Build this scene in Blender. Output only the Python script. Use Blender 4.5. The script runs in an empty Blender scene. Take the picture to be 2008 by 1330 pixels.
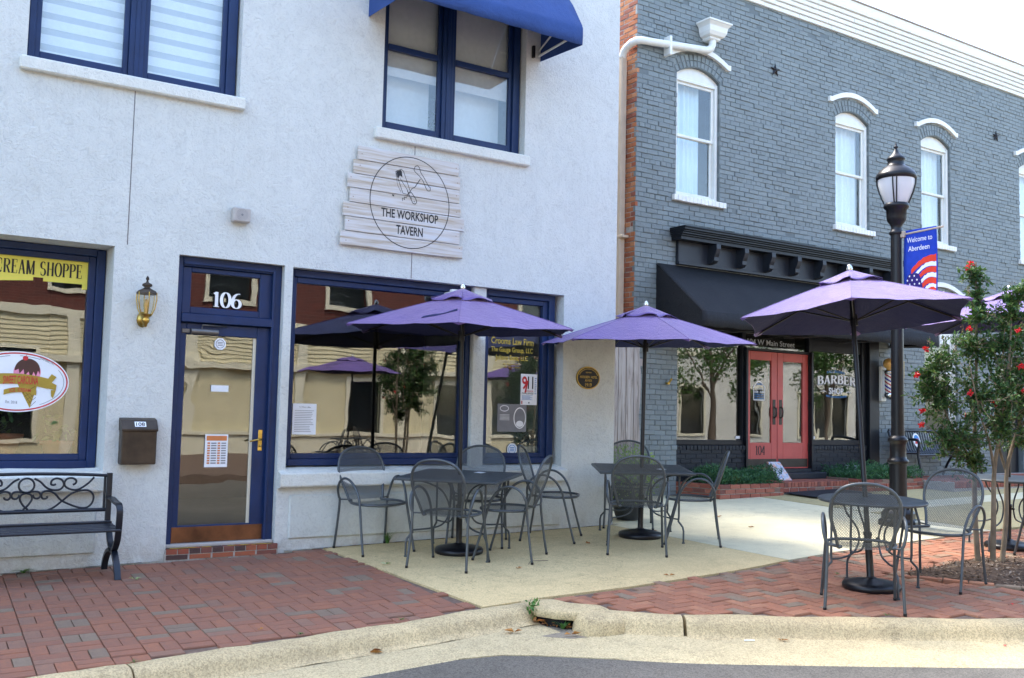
import bpy, math, random
from math import sin, cos, pi, radians, sqrt, atan2, exp
from mathutils import Vector, Matrix, Quaternion

random.seed(11)
sc = bpy.context.scene
COL = sc.collection

# ------------------------------------------------------------------ camera
CAMPOS = Vector((0.0, -9.167, 1.37))
F_PX, YAW, PITCH, ROLL = 1956.18, radians(33.604), radians(4.291), radians(1.288)
d_ = Vector((sin(YAW) * cos(PITCH), cos(YAW) * cos(PITCH), sin(PITCH)))
r_ = Vector((cos(YAW), -sin(YAW), 0))
u_ = r_.cross(d_)
r2 = cos(ROLL) * r_ + sin(ROLL) * u_
u2 = -sin(ROLL) * r_ + cos(ROLL) * u_
cam = bpy.data.cameras.new('camera')
cam.sensor_width = 36.0
cam.lens = F_PX / 2008 * 36.0
cam.clip_end = 2000
camo = bpy.data.objects.new('camera', cam)
m = Matrix((r2, u2, -d_)).transposed().to_4x4()
m.translation = CAMPOS
camo.matrix_world = m
COL.objects.link(camo)
sc.camera = camo

# ------------------------------------------------------------------ light
SUN_EL, SUN_AZ = radians(57), radians(-12)      # azimuth from +Y (behind the buildings) towards +X
world = bpy.data.worlds.new('World')
sc.world = world
world.use_nodes = True
wn = world.node_tree
bg = wn.nodes['Background']
sky = wn.nodes.new('ShaderNodeTexSky')
sky.sky_type = 'NISHITA'
sky.sun_disc = False
sky.sun_elevation = SUN_EL
sky.sun_rotation = SUN_AZ
sky.air_density = 1.0
sky.dust_density = 2.5
sky.ozone_density = 1.0
wn.links.new(sky.outputs[0], bg.inputs[0])
bg.inputs[1].default_value = 0.15
sun = bpy.data.lights.new('sun', 'SUN')
sun.energy = 1.25
sun.angle = radians(14)
sun.color = (1.0, 0.94, 0.85)
suno = bpy.data.objects.new('sun', sun)
sdir = Vector((sin(SUN_AZ) * cos(SUN_EL), cos(SUN_AZ) * cos(SUN_EL), sin(SUN_EL)))
suno.rotation_euler = sdir.to_track_quat('Z', 'Y').to_euler()
suno.location = (0, 0, 30)
COL.objects.link(suno)
vs = sc.view_settings
vs.view_transform = 'Standard'
vs.look = 'None'
vs.gamma = 1.0
vs.exposure = 2.6
vs.use_curve_mapping = False
sc.cycles.max_bounces = 7
sc.cycles.diffuse_bounces = 4
sc.cycles.transparent_max_bounces = 16

# ------------------------------------------------------------------ helpers
def gz(x, y):                                    # pavement surface
    return 0.02 * (max(-15, min(35, x)) - 2.44) + 0.03 * max(-5.5, min(3, y))
GN = Vector((-0.02, -0.03, 1)).normalized()

class MB:
    def __init__(s):
        s.v = []; s.f = []; s.sm = []
    def add(s, vs_, fs, smooth=False):
        o = len(s.v)
        s.v.extend([tuple(p) for p in vs_])
        for f in fs:
            s.f.append(tuple(i + o for i in f)); s.sm.append(smooth)
        return s
    def quad(s, a, b, c, d, smooth=False):
        return s.add([a, b, c, d], [(0, 1, 2, 3)], smooth)
    def box(s, x0, x1, y0, y1, z0, z1):
        v = [(x0, y0, z0), (x1, y0, z0), (x1, y1, z0), (x0, y1, z0), (x0, y0, z1), (x1, y0, z1), (x1, y1, z1), (x0, y1, z1)]
        return s.add(v, [(3, 2, 1, 0), (4, 5, 6, 7), (0, 1, 5, 4), (1, 2, 6, 5), (2, 3, 7, 6), (3, 0, 4, 7)])
    def bbox(s, x0, x1, y0, y1, z0, z1, b=0.006):
        """box with chamfered edges"""
        b = min(b, (x1 - x0) * .4, (y1 - y0) * .4, (z1 - z0) * .4)
        v = []
        idx = {}
        X = (x0, x1); Y = (y0, y1); Z = (z0, z1)
        for i in (0, 1):
            for j in (0, 1):
                for k in (0, 1):
                    sx, sy, sz = (1 - 2 * i) * b, (1 - 2 * j) * b, (1 - 2 * k) * b
                    for ax in range(3):
                        p = [X[i] + sx, Y[j] + sy, Z[k] + sz]
                        p[ax] = (X, Y, Z)[ax][(i, j, k)[ax]]
                        idx[(i, j, k, ax)] = len(v); v.append(tuple(p))
        f = []
        for ax in range(3):
            o1, o2 = (ax + 1) % 3, (ax + 2) % 3
            for side in (0, 1):
                q = []
                for (a, bb) in ((0, 0), (1, 0), (1, 1), (0, 1)):
                    c = [0, 0, 0]; c[ax] = side; c[o1] = a; c[o2] = bb
                    q.append(idx[(*c, ax)])
                f.append(tuple(q if side else q[::-1]))
        for ax in range(3):                      # edges
            o1, o2 = (ax + 1) % 3, (ax + 2) % 3
            for a in (0, 1):
                for bb in (0, 1):
                    c0 = [0, 0, 0]; c0[ax] = 0; c0[o1] = a; c0[o2] = bb
                    c1 = list(c0); c1[ax] = 1
                    q = [idx[(*c0, o1)], idx[(*c1, o1)], idx[(*c1, o2)], idx[(*c0, o2)]]
                    f.append(tuple(q if (a + bb) % 2 else q[::-1]))
        for i in (0, 1):
            for j in (0, 1):
                for k in (0, 1):
                    q = [idx[(i, j, k, ax)] for ax in range(3)]
                    f.append(tuple(q if (i + j + k) % 2 else q[::-1]))
        return s.add(v, f)
    def tube(s, pts, r, n=8, closed=False, cap=True, rr=None):
        pts = [Vector(p) for p in pts]
        N = len(pts)
        rad = rr if rr else [r] * N
        rings = []
        up = None
        for i, p in enumerate(pts):
            a = pts[i - 1] if (i > 0 or closed) else p
            b = pts[(i + 1) % N] if (i < N - 1 or closed) else p
            t = (b - a).normalized()
            if up is None:
                up = Vector((0, 0, 1)) if abs(t.z) < .9 else Vector((1, 0, 0))
            e1 = (up - t * up.dot(t)).normalized()
            e2 = t.cross(e1)
            up = e1
            rings.append([p + (e1 * cos(2 * pi * k / n) + e2 * sin(2 * pi * k / n)) * rad[i] for k in range(n)])
        v = [q for ring in rings for q in ring]
        f = []
        for i in range(N if closed else N - 1):
            j = (i + 1) % N
            for k in range(n):
                f.append((i * n + k, i * n + (k + 1) % n, j * n + (k + 1) % n, j * n + k))
        s.add(v, f, True)
        if cap and not closed:
            s.add(rings[0], [tuple(range(n))[::-1]])
            s.add(rings[-1], [tuple(range(n))])
        return s
    def lathe(s, prof, n=24, c=(0, 0, 0), smooth=True, flute=None):
        v = []; f = []
        for (r, z) in prof:
            for k in range(n):
                a = 2 * pi * k / n
                rr = r
                if flute and flute[0] <= z <= flute[1]:
                    rr = r * (1 - flute[2] * (k % 2))
                v.append((c[0] + rr * cos(a), c[1] + rr * sin(a), c[2] + z))
        for i in range(len(prof) - 1):
            for k in range(n):
                f.append((i * n + k, i * n + (k + 1) % n, (i + 1) * n + (k + 1) % n, (i + 1) * n + k))
        s.add(v, f, smooth)
        if prof[0][0] > 1e-4: s.add(v[:n], [tuple(range(n))[::-1]])
        if prof[-1][0] > 1e-4: s.add(v[-n:], [tuple(range(n))])
        return s
    def prism(s, poly, fn, h0, h1):
        """poly of 2D points, fn(u,v,h)->3D; poly counter-clockwise seen from +h"""
        n = len(poly)
        a = [fn(u, v, h0) for u, v in poly]; b = [fn(u, v, h1) for u, v in poly]
        s.add(a + b, [tuple(range(n))[::-1], tuple(range(n, 2 * n))] + [(i, (i + 1) % n, n + (i + 1) % n, n + i) for i in range(n)])
        return s
    def flat(s, poly, fn, h):
        return s.add([fn(u, v, h) for u, v in poly], [tuple(range(len(poly)))])
    def grid(s, nu, nv, fn, smooth=True):
        v = [fn(i / nu, j / nv) for j in range(nv + 1) for i in range(nu + 1)]
        f = [(j * (nu + 1) + i, j * (nu + 1) + i + 1, (j + 1) * (nu + 1) + i + 1, (j + 1) * (nu + 1) + i) for j in range(nv) for i in range(nu)]
        return s.add(v, f, smooth)
    def mesh(s, name, mat, org=(0, 0, 0)):
        me = bpy.data.meshes.new(name)
        ox, oy, oz = org
        me.from_pydata([(a - ox, b - oy, c - oz) for a, b, c in s.v], [], s.f)
        me.polygons.foreach_set('use_smooth', s.sm)
        if mat: me.materials.append(MAT[mat])
        me.update()
        return me
    def build(s, name, mat, parent=None, org=None, kind=None, label=None, bevel=None, solid=None):
        if org is None: org = root_of(parent) if parent else (0, 0, 0)
        o = bpy.data.objects.new(name, s.mesh(name, mat, org))
        COL.objects.link(o)
        if parent: o.parent = parent
        if kind: o['kind'] = kind
        if label: o['label'] = label
        if bevel:
            b = o.modifiers.new('Bevel', 'BEVEL'); b.width = bevel; b.segments = 2; b.limit_method = 'ANGLE'; b.angle_limit = radians(40)
        if solid:
            b = o.modifiers.new('Solidify', 'SOLIDIFY'); b.thickness = solid; b.offset = 0
        return o

ROOTS = {}
def root_of(o):
    while o.parent: o = o.parent
    return ROOTS.get(o.name, (0, 0, 0))

def tag(o, label, cat, group=None):
    o['label'] = label; o['category'] = cat
    if group: o['group'] = group
    return o
def thing(name, label, cat, loc=(0, 0, 0), group=None):
    o = bpy.data.objects.new(name, None)
    o.empty_display_size = .1
    COL.objects.link(o)
    o.location = loc
    ROOTS[o.name] = tuple(loc)
    return tag(o, label, cat, group)
def tmesh(mb, name, mat, label, cat, loc=(0, 0, 0), group=None, **k):
    """a thing that is one mesh; mb in world coordinates"""
    o = mb.build(name, mat, None, org=loc, **k)
    o.location = loc
    ROOTS[o.name] = tuple(loc)
    return tag(o, label, cat, group)
def copy_tree(o, parent=None):
    c = o.copy(); COL.objects.link(c); c.parent = parent
    for ch in list(o.children): copy_tree(ch, c)
    return c
def place(o, x, y, yaw, z=None, tilt=True):
    o.location = (x, y, gz(x, y) if z is None else z)
    q = Quaternion((0, 0, 1), yaw)
    if tilt: q = Vector((0, 0, 1)).rotation_difference(GN) @ q
    o.rotation_mode = 'QUATERNION'
    o.rotation_quaternion = q
    return o
def struct(mb, name, mat, **k):
    return mb.build(name, mat, None, kind='structure', **k)

# ------------------------------------------------------------------ materials
MAT = {}
class NT:
    def __init__(s, name):
        s.m = bpy.data.materials.new(name); s.m.use_nodes = True
        s.t = s.m.node_tree; s.b = s.t.nodes['Principled BSDF']; s.out = s.t.nodes['Material Output']
        MAT[name] = s.m
    def n(s, typ, **k):
        nd = s.t.nodes.new('ShaderNode' + typ)
        for a, b in k.items():
            if a in nd.inputs.keys(): nd.inputs[a].default_value = b
            else: setattr(nd, a, b)
        return nd
    def l(s, a, b): s.t.links.new(a, b)
    def coord(s, kind='Object'):
        return s.n('TexCoord').outputs[kind]
    def noise(s, scale, detail=4, rough=.55, dist=0, vec=None):
        nd = s.n('TexNoise', Scale=scale, Detail=detail, Roughness=rough, Distortion=dist)
        if vec is not None: s.l(vec, nd.inputs['Vector'])
        return nd
    def ramp(s, fac, stops, interp='LINEAR'):
        r = s.n('ValToRGB'); cr = r.color_ramp; cr.interpolation = interp
        while len(cr.elements) < len(stops): cr.elements.new(.5)
        for e, (p, c) in zip(cr.elements, stops):
            e.position = p; e.color = (*c, 1) if len(c) == 3 else c
        s.l(fac, r.inputs[0]); return r.outputs[0]
    def mix(s, fac, a, b, mode='MIX'):
        nd = s.n('Mix', data_type='RGBA', blend_type=mode)
        for sock, val in ((nd.inputs[0], fac), (nd.inputs[6], a), (nd.inputs[7], b)):
            if isinstance(val, (int, float)): sock.default_value = val
            elif isinstance(val, tuple): sock.default_value = (*val, 1) if len(val) == 3 else val
            else: s.l(val, sock)
        return nd.outputs[2]
    def math(s, op, a, b=0.5):
        nd = s.n('Math', operation=op)
        for i, v in enumerate((a, b)):
            if isinstance(v, (int, float)): nd.inputs[i].default_value = v
            else: s.l(v, nd.inputs[i])
        return nd.outputs[0]
    def bump(s, h, strength=.3, dist=.01, prev=None):
        nd = s.n('Bump', Strength=strength, Distance=dist); s.l(h, nd.inputs['Height'])
        if prev is not None: s.l(prev, nd.inputs['Normal'])
        return nd.outputs[0]
    def rnd(s):
        """one random number for each loose piece, whether it is an object or an island"""
        a = s.n('NewGeometry').outputs['Random Per Island']; b = s.n('ObjectInfo').outputs['Random']
        return s.math('FRACT', s.math('ADD', a, b))
    def col(s, c):
        if isinstance(c, tuple): s.b.inputs['Base Color'].default_value = (*c, 1)
        else: s.l(c, s.b.inputs['Base Color'])
        return s
    def set(s, rough=.6, metal=0, spec=.5, nrm=None):
        if isinstance(rough, (int, float)): s.b.inputs['Roughness'].default_value = rough
        else: s.l(rough, s.b.inputs['Roughness'])
        s.b.inputs['Metallic'].default_value = metal
        s.b.inputs['Specular IOR Level'].default_value = spec
        if nrm is not None: s.l(nrm, s.b.inputs['Normal'])
        return s

def simple(name, c, rough=.6, metal=0, spec=.5, var=.12, scale=8, bump=.0, bscale=60):
    t = NT(name); co = t.coord()
    no = t.noise(scale, 5, vec=co).outputs[0]
    lo = tuple(x * (1 - var) for x in c); hi = tuple(min(1, x * (1 + var)) for x in c)
    t.col(t.ramp(no, [(.3, lo), (.7, hi)]))
    nr = None
    if bump: nr = t.bump(t.noise(bscale, 3, vec=co).outputs[0], bump, .004)
    t.set(rough, metal, spec, nr)
    return t

# stucco with trowel sweeps
def stucco(name, c, dirt=.1):
    t = NT(name); co = t.coord()
    n1 = t.noise(3.2, 6, .62, 1.8, co).outputs[0]; n2 = t.noise(17, 7, .6, 2.6, co).outputs[0]; n3 = t.noise(90, 3, .6, .4, co).outputs[0]
    big = t.noise(.7, 4, .6, .3, co).outputs[0]
    a = t.ramp(n1, [(.35, tuple(x * .93 for x in c)), (.62, c)])
    a = t.mix(t.ramp(big, [(.35, (0, 0, 0)), (.75, (dirt, dirt, dirt))]), a, tuple(x * .80 for x in c))
    wv = t.ramp(n2, [(.36, (.82, .82, .83)), (.5, (1, 1, 1))])
    a = t.mix(.62, a, wv, 'MULTIPLY')
    mp = t.n('Mapping'); mp.inputs['Scale'].default_value = (5, 5, .22); t.l(co, mp.inputs[0])
    st = t.noise(1.6, 5, .65, .3, mp.outputs[0]).outputs[0]
    a = t.mix(t.ramp(st, [(.56, (0, 0, 0)), (.80, (.18,) * 3)]), a, tuple(x * .74 for x in c))
    sp = t.n('SeparateXYZ'); t.l(co, sp.inputs[0])
    mp2 = t.n('Mapping'); mp2.inputs['Scale'].default_value = (22, 22, .5); t.l(co, mp2.inputs[0])
    dn = t.ramp(t.noise(1.0, 4, .6, .2, mp2.outputs[0]).outputs[0], [(.5, (0, 0, 0)), (.72, (.2,) * 3)])
    zz = t.ramp(t.math('MULTIPLY', sp.outputs[2], .1), [(.31, (0, 0, 0)), (.405, (1, 1, 1)), (.4175, (1, 1, 1)), (.419, (0, 0, 0))])
    a = t.mix(t.math('MULTIPLY', dn, zz), a, tuple(x * .66 for x in c))
    sn = t.ramp(t.noise(6, 6, .7, .4, co).outputs[0], [(.42, (0, 0, 0)), (.68, (.55,) * 3)])
    zb = t.ramp(t.math('MULTIPLY', sp.outputs[2], .5), [(.0, (1, 1, 1)), (.16, (0, 0, 0))])
    a = t.mix(t.math('MULTIPLY', sn, zb), a, (.34, .30, .24))
    vo = t.n('TexVoronoi', feature='DISTANCE_TO_EDGE', Scale=.55); wp = t.n('VectorMath', operation='ADD'); t.l(co, wp.inputs[0]); t.l(t.noise(2.5, 4, .6, 0, co).outputs['Color'], wp.inputs[1]); t.l(wp.outputs[0], vo.inputs['Vector'])
    a = t.mix(t.ramp(vo.outputs['Distance'], [(0, (.28,) * 3), (.0035, (0, 0, 0))]), a, tuple(x * .55 for x in c))
    t.col(a)
    h = t.math('ADD', t.math('MULTIPLY', n1, .9), t.math('ADD', t.math('MULTIPLY', n2, 1.0), t.math('MULTIPLY', n3, .22)))
    t.set(.85, 0, .25, t.bump(h, .75, .014))
stucco('stucco', (.675, .695, .655), .18)
stucco('stucco_base', (.65, .68, .63), .3)
stucco('white_sill', (.76, .77, .70), .12)

def painted_brick(name, c, var=.1):
    t = NT(name); co = t.coord(); r = t.rnd()
    n1 = t.noise(40, 4, .6, .5, co).outputs[0]; n2 = t.noise(1.2, 4, .6, 0, co).outputs[0]
    a = t.ramp(r, [(0, tuple(x * (1 - var) for x in c)), (1, tuple(x * (1 + var) for x in c))])
    a = t.mix(t.ramp(n2, [(.4, (0, 0, 0)), (.75, (.35,) * 3)]), a, tuple(x * 1.22 for x in c))
    a = t.mix(t.ramp(n1, [(.62, (0, 0, 0)), (.8, (.3,) * 3)]), a, tuple(x * .72 for x in c))
    t.col(a).set(.55, 0, .4, t.bump(n1, .55, .006))
painted_brick('grey_brick', (.182, .212, .212), .10)
painted_brick('grey_mortar', (.125, .147, .148), .02)
painted_brick('black_brick', (.012, .015, .021), .12)
painted_brick('white_brick', (.80, .80, .75), .03)

def raw_brick(name, stops, rough=.85, bscale=90):
    t = NT(name); co = t.coord(); r = t.rnd()
    a = t.ramp(r, stops, 'CONSTANT')
    n1 = t.noise(bscale, 4, .65, .3, co).outputs[0]; n2 = t.noise(2.1, 5, .65, .2, co).outputs[0]
    a = t.mix(.75, a, t.ramp(n1, [(.3, (.66, .66, .66)), (.7, (1.25, 1.22, 1.2))]), 'MULTIPLY')
    a = t.mix(t.ramp(n2, [(.45, (0, 0, 0)), (.72, (.5,) * 3)]), a, (.13, .095, .08))
    t.col(a).set(rough, 0, .25, t.bump(n1, .5, .004))
raw_brick('orange_brick', [(0, (.43, .15, .065)), (.2, (.50, .20, .085)), (.42, (.36, .11, .05)), (.6, (.47, .17, .07)), (.74, (.30, .10, .06)), (.88, (.55, .25, .12))])
raw_brick('planter_brick', [(0, (.36, .115, .075)), (.3, (.30, .09, .06)), (.6, (.40, .14, .09)), (.85, (.22, .085, .065)), (.93, (.25, .16, .12))])
raw_brick('step_brick', [(0, (.34, .09, .05)), (.35, (.09, .05, .045)), (.55, (.40, .12, .06)), (.8, (.22, .08, .06))])
raw_brick('paver_left', [(0, (.285, .130, .082)), (.22, (.297, .132, .082)), (.45, (.268, .124, .080)), (.62, (.261, .143, .097)), (.74, (.315, .136, .080)), (.90, (.225, .162, .113)), (.96, (.240, .177, .123))], .8, 140)
raw_brick('paver_right', [(0, (.347, .151, .086)), (.22, (.378, .161, .090)), (.45, (.315, .141, .083)), (.68, (.284, .182, .117)), (.82, (.410, .192, .108)), (.93, (.262, .196, .131))], .8, 140)
simple('mortar', (.42, .39, .35), .95, 0, .2, .2, 30)
simple('paver_sand', (.15, .105, .08), .95, 0, .2, .3, 30)

def concrete(name, c, c2, agg=.5, gl=.9):
    t = NT(name); co = t.coord()
    big = t.noise(.55, 6, .62, .5, co).outputs[0]; mid = t.noise(4.5, 6, .65, .4, co).outputs[0]
    vo = t.n('TexVoronoi', Scale=110.0); t.l(co, vo.inputs['Vector'])
    fine = t.noise(130, 3, .7, 0, co).outputs[0]
    a = t.ramp(big, [(.32, c2), (.6, c)])
    a = t.mix(t.ramp(mid, [(.48, (0, 0, 0)), (.72, (.4,) * 3)]), a, tuple(x * .72 for x in c2))
    a = t.mix(agg, a, t.ramp(vo.outputs['Color'], [(.2, (.62, .6, .56)), (.6, (1, 1, 1)), (.9, (1.12, 1.1, 1.05))]), 'MULTIPLY')
    a = t.mix(agg * .8, a, t.ramp(fine, [(.34, (.5, .48, .45)), (.5, (1, 1, 1))]), 'MULTIPLY')
    gm = t.n('TexVoronoi', Scale=2.6); t.l(co, gm.inputs['Vector'])                       # gum spots and stains
    a = t.mix(t.ramp(gm.outputs['Distance'], [(.035, (.45,) * 3), (.06, (0, 0, 0))]), a, tuple(x * .35 for x in c2))
    st = t.noise(1.7, 5, .7, 1.2, co).outputs[0]
    a = t.mix(t.ramp(st, [(.58, (0, 0, 0)), (.70, (.38,) * 3)]), a, tuple(x * .62 for x in c2))
    ck = t.n('TexVoronoi', feature='DISTANCE_TO_EDGE', Scale=.42); wp = t.n('VectorMath', operation='ADD'); t.l(co, wp.inputs[0]); t.l(t.noise(3.0, 5, .65, 0, co).outputs['Color'], wp.inputs[1]); t.l(wp.outputs[0], ck.inputs['Vector'])
    a = t.mix(t.ramp(ck.outputs['Distance'], [(0, (.55,) * 3), (.0028, (0, 0, 0))]), a, tuple(x * .3 for x in c2))
    t.col(a).set(gl, 0, .25, t.bump(fine, .35, .004))
concrete('slab', (.705, .546, .281), (.606, .468, .239), .5)
concrete('walk', (.696, .636, .428), (.600, .546, .362), .2)
concrete('plaza', (.517, .432, .221), (.440, .367, .187), .5)
concrete('kerb', (.628, .503, .285), (.457, .370, .218), .75)
concrete('gutter', (.588, .489, .288), (.483, .402, .242), .7)
concrete('drain_wet', (.30, .26, .195), (.22, .19, .145), .5)
concrete('asphalt', (.164, .152, .130), (.125, .117, .099), .9)
concrete('road_far', (.115, .112, .118), (.085, .083, .088), .6)
simple('joint_dark', (.05, .045, .038), .95, 0, .2, .3, 20)
def mulchmat():
    t = NT('mulch'); co = t.coord(); r = t.rnd()
    t.col(t.ramp(r, [(0, (.05, .03, .02)), (.4, (.13, .085, .055)), (.75, (.20, .15, .105)), (1, (.30, .25, .20))])).set(.9, 0, .2)
mulchmat()
simple('soil', (.075, .052, .038), .95, 0, .2, .4, 25, .6, 60)

# metals and paint
simple('navy', (.007, .025, .090), .42, 0, .35, .16, 5, .08, 40)
simple('navy_dark', (.008, .016, .05), .4, 0, .5, .1, 5)
simple('white_paint', (.76, .76, .70), .45, 0, .5, .05, 6, .05, 30)
simple('beige_paint', (.52, .42, .31), .5, 0, .4, .08, 6)
simple('black_paint', (.006, .008, .012), .42, 0, .35, .2, 4, .06, 30)
simple('charcoal_paint', (.017, .021, .028), .45, 0, .4, .18, 4, .06, 30)
simple('chair_metal', (.072, .083, .088), .38, .25, .5, .18, 12, .08, 90)
simple('table_metal', (.066, .077, .084), .42, .25, .5, .18, 12, .08, 90)
simple('black_metal', (.006, .006, .008), .36, .0, .4, .2, 10, .08, 60)
simple('bench_metal', (.011, .015, .023), .33, .2, .5, .2, 8, .1, 60)
simple('grey_metal', (.16, .155, .15), .4, .6, .5, .1, 12)
simple('chrome', (.72, .72, .70), .18, 1, .5, .05, 12)
simple('brass', (.50, .34, .09), .28, 1, .5, .3, 14)
simple('bronze', (.055, .040, .028), .42, .5, .5, .35, 6, .15, 40)
simple('copper_plate', (.17, .068, .028), .45, .55, .5, .45, 5, .2, 25)
simple('red_door', (.49, .076, .064), .42, 0, .5, .08, 4, .06, 40)
simple('kick_bronze', (.045, .037, .030), .42, .4, .5, .2, 8)
simple('fence_wood', (.33, .27, .215), .85, 0, .2, .3, 3)
simple('terracotta', (.36, .13, .06), .85, 0, .2, .2, 8)
simple('pot_dark', (.035, .04, .045), .5, 0, .4, .3, 6)
simple('interior', (.17, .15, .125), .9, 0, .2, .2, 1.2)
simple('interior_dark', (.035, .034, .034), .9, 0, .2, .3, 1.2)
simple('shade_fabric', (.78, .80, .80), .8, 0, .2, .04, 20)
simple('shade_band', (.50, .53, .55), .8, 0, .2, .04, 20)
simple('blind_slat', (.62, .60, .57), .6, 0, .3, .05, 20)
simple('curtain', (.72, .80, .82), .9, 0, .2, .05, 4)
simple('paper', (.84, .86, .88), .7, 0, .3, .03, 8)
simple('ink_black', (.010, .010, .011), .6)
simple('ink_red', (.55, .025, .03), .6)
simple('ink_blue', (.03, .20, .50), .6)
simple('ink_yellow', (.60, .42, .03), .5)
simple('ink_orange', (.60, .20, .06), .6)
simple('ink_grey', (.20, .20, .21), .6)
simple('ink_pink', (.80, .28, .42), .6)
simple('ink_choc', (.075, .028, .018), .6)
simple('ink_cone', (.42, .28, .03), .6)
simple('ink_white', (.82, .82, .82), .6)
simple('gold_leaf', (.48, .34, .035), .4)
simple('banner_yellow', (.82, .74, .13), .7, 0, .3, .04, 10)
simple('flag_blue', (.018, .055, .42), .75, 0, .2, .12, 14)
simple('flag_navy', (.03, .02, .16), .75, 0, .2, .12, 14)
simple('flag_red', (.72, .055, .03), .75, 0, .2, .08, 14)
simple('flag_white', (.80, .82, .86), .75, 0, .2, .04, 14)
simple('globe_glass', (.66, .67, .68), .25, 0, .5, .04, 3)
simple('barber_globe', (.72, .42, .12), .3, 0, .5, .05, 3)
simple('plastic_grey', (.42, .39, .36), .5, 0, .4, .08, 10)
simple('trunk_bark', (.20, .16, .11), .8, 0, .25, .3, 9, .4, 22)
simple('tree_bark', (.13, .10, .075), .9, 0, .2, .3, 9, .5, 22)
simple('rubber_mat', (.02, .021, .026), .8, 0, .3, .2, 20, .6, 120)
simple('rust', (.18, .07, .03), .85, 0, .3, .4, 20)
simple('cream_siding', (.56, .50, .33), .7, 0, .3, .08, 2)
simple('cream_trim', (.62, .58, .45), .6, 0, .3, .05, 2)
simple('pale_wall', (.55, .54, .50), .8, 0, .3, .1, 1)
def far_brick():
    t = NT('dark_brick_far'); tc = t.n('TexCoord'); mp = t.n('Mapping'); mp.inputs['Rotation'].default_value = (radians(90), 0, 0); t.l(tc.outputs['Object'], mp.inputs[0])
    b = t.n('TexBrick', Scale=1.0); t.l(mp.outputs[0], b.inputs['Vector'])
    b.inputs['Color1'].default_value = (.085, .026, .022, 1); b.inputs['Color2'].default_value = (.12, .034, .026, 1); b.inputs['Mortar'].default_value = (.14, .085, .07, 1)
    b.inputs['Brick Width'].default_value = .22; b.inputs['Row Height'].default_value = .075; b.inputs['Mortar Size'].default_value = .006
    t.col(b.outputs[0]).set(.85, 0, .2)
far_brick()
simple('void_black', (.006, .006, .007), .9)
simple('lavender_plant', (.16, .20, .21), .8, 0, .2, .3, 30)

def wood_sign():
    t = NT('whitewash'); tc = t.n('TexCoord'); mp = t.n('Mapping'); mp.inputs['Scale'].default_value = (.55, 1, 13)
    t.l(tc.outputs['Object'], mp.inputs[0]); r = t.rnd()
    ad = t.n('VectorMath', operation='ADD'); t.l(mp.outputs[0], ad.inputs[0])
    cb = t.n('CombineXYZ'); t.l(t.math('MULTIPLY', r, 37.), cb.inputs[0]); t.l(cb.outputs[0], ad.inputs[1])
    n1 = t.noise(2.2, 6, .66, .25, ad.outputs[0]).outputs[0]; n2 = t.noise(8, 5, .65, .15, ad.outputs[0]).outputs[0]
    a = t.ramp(n1, [(.28, (.36, .27, .17)), (.42, (.50, .44, .36)), (.54, (.60, .575, .54)), (.7, (.62, .64, .66))])
    a = t.mix(t.ramp(n2, [(.55, (0, 0, 0)), (.8, (.4,) * 3)]), a, (.38, .31, .22))
    t.col(a).set(.75, 0, .25, t.bump(n2, .4, .004))
wood_sign()
def wood_fence():
    t = NT('fence_board'); tc = t.n('TexCoord'); mp = t.n('Mapping'); mp.inputs['Scale'].default_value = (16, 16, 1.1)
    t.l(tc.outputs['Object'], mp.inputs[0]); r = t.rnd()
    n1 = t.noise(1.4, 6, .62, 1.2, mp.outputs[0]).outputs[0]
    a = t.ramp(n1, [(.3, (.12, .095, .075)), (.45, (.33, .285, .25)), (.62, (.44, .40, .36)), (.78, (.45, .31, .16))])
    t.col(a).set(.85, 0, .2, t.bump(n1, .4, .004))
wood_fence()

def glass(name, r0=.1, tint=(.75, .78, .76), wav=.012, sc_=1.1):
    t = NT(name); co = t.coord()
    n = t.noise(sc_, 2, .4, .4, co).outputs[0]
    nb = t.bump(n, wav * 25, .02)
    t.t.nodes.remove(t.b)
    lw = t.n('LayerWeight', Blend=.5)               # Schlick reflectance, the same from either side
    fr = t.math('ADD', r0, t.math('MULTIPLY', t.math('POWER', lw.outputs['Facing'], 5.0), 1 - r0))
    gl = t.n('BsdfGlossy', Roughness=0.0); gl.inputs[0].default_value = (.93, .93, .9, 1)
    tr = t.n('BsdfTransparent'); tr.inputs[0].default_value = (*tint, 1)
    t.l(nb, gl.inputs['Normal'])
    mx = t.n('MixShader'); t.l(fr, mx.inputs[0]); t.l(tr.outputs[0], mx.inputs[1]); t.l(gl.outputs[0], mx.inputs[2])
    t.l(mx.outputs[0], t.out.inputs[0])
glass('shop_glass', .10, (.84, .86, .84), .0035)
glass('shop_glass_wavy', .10, (.84, .86, .84), .007, 1.2)
glass('upper_glass', .07, (.93, .96, .97), .002)
glass('lantern_glass', .04, (.95, .95, .92), .0)

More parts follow.
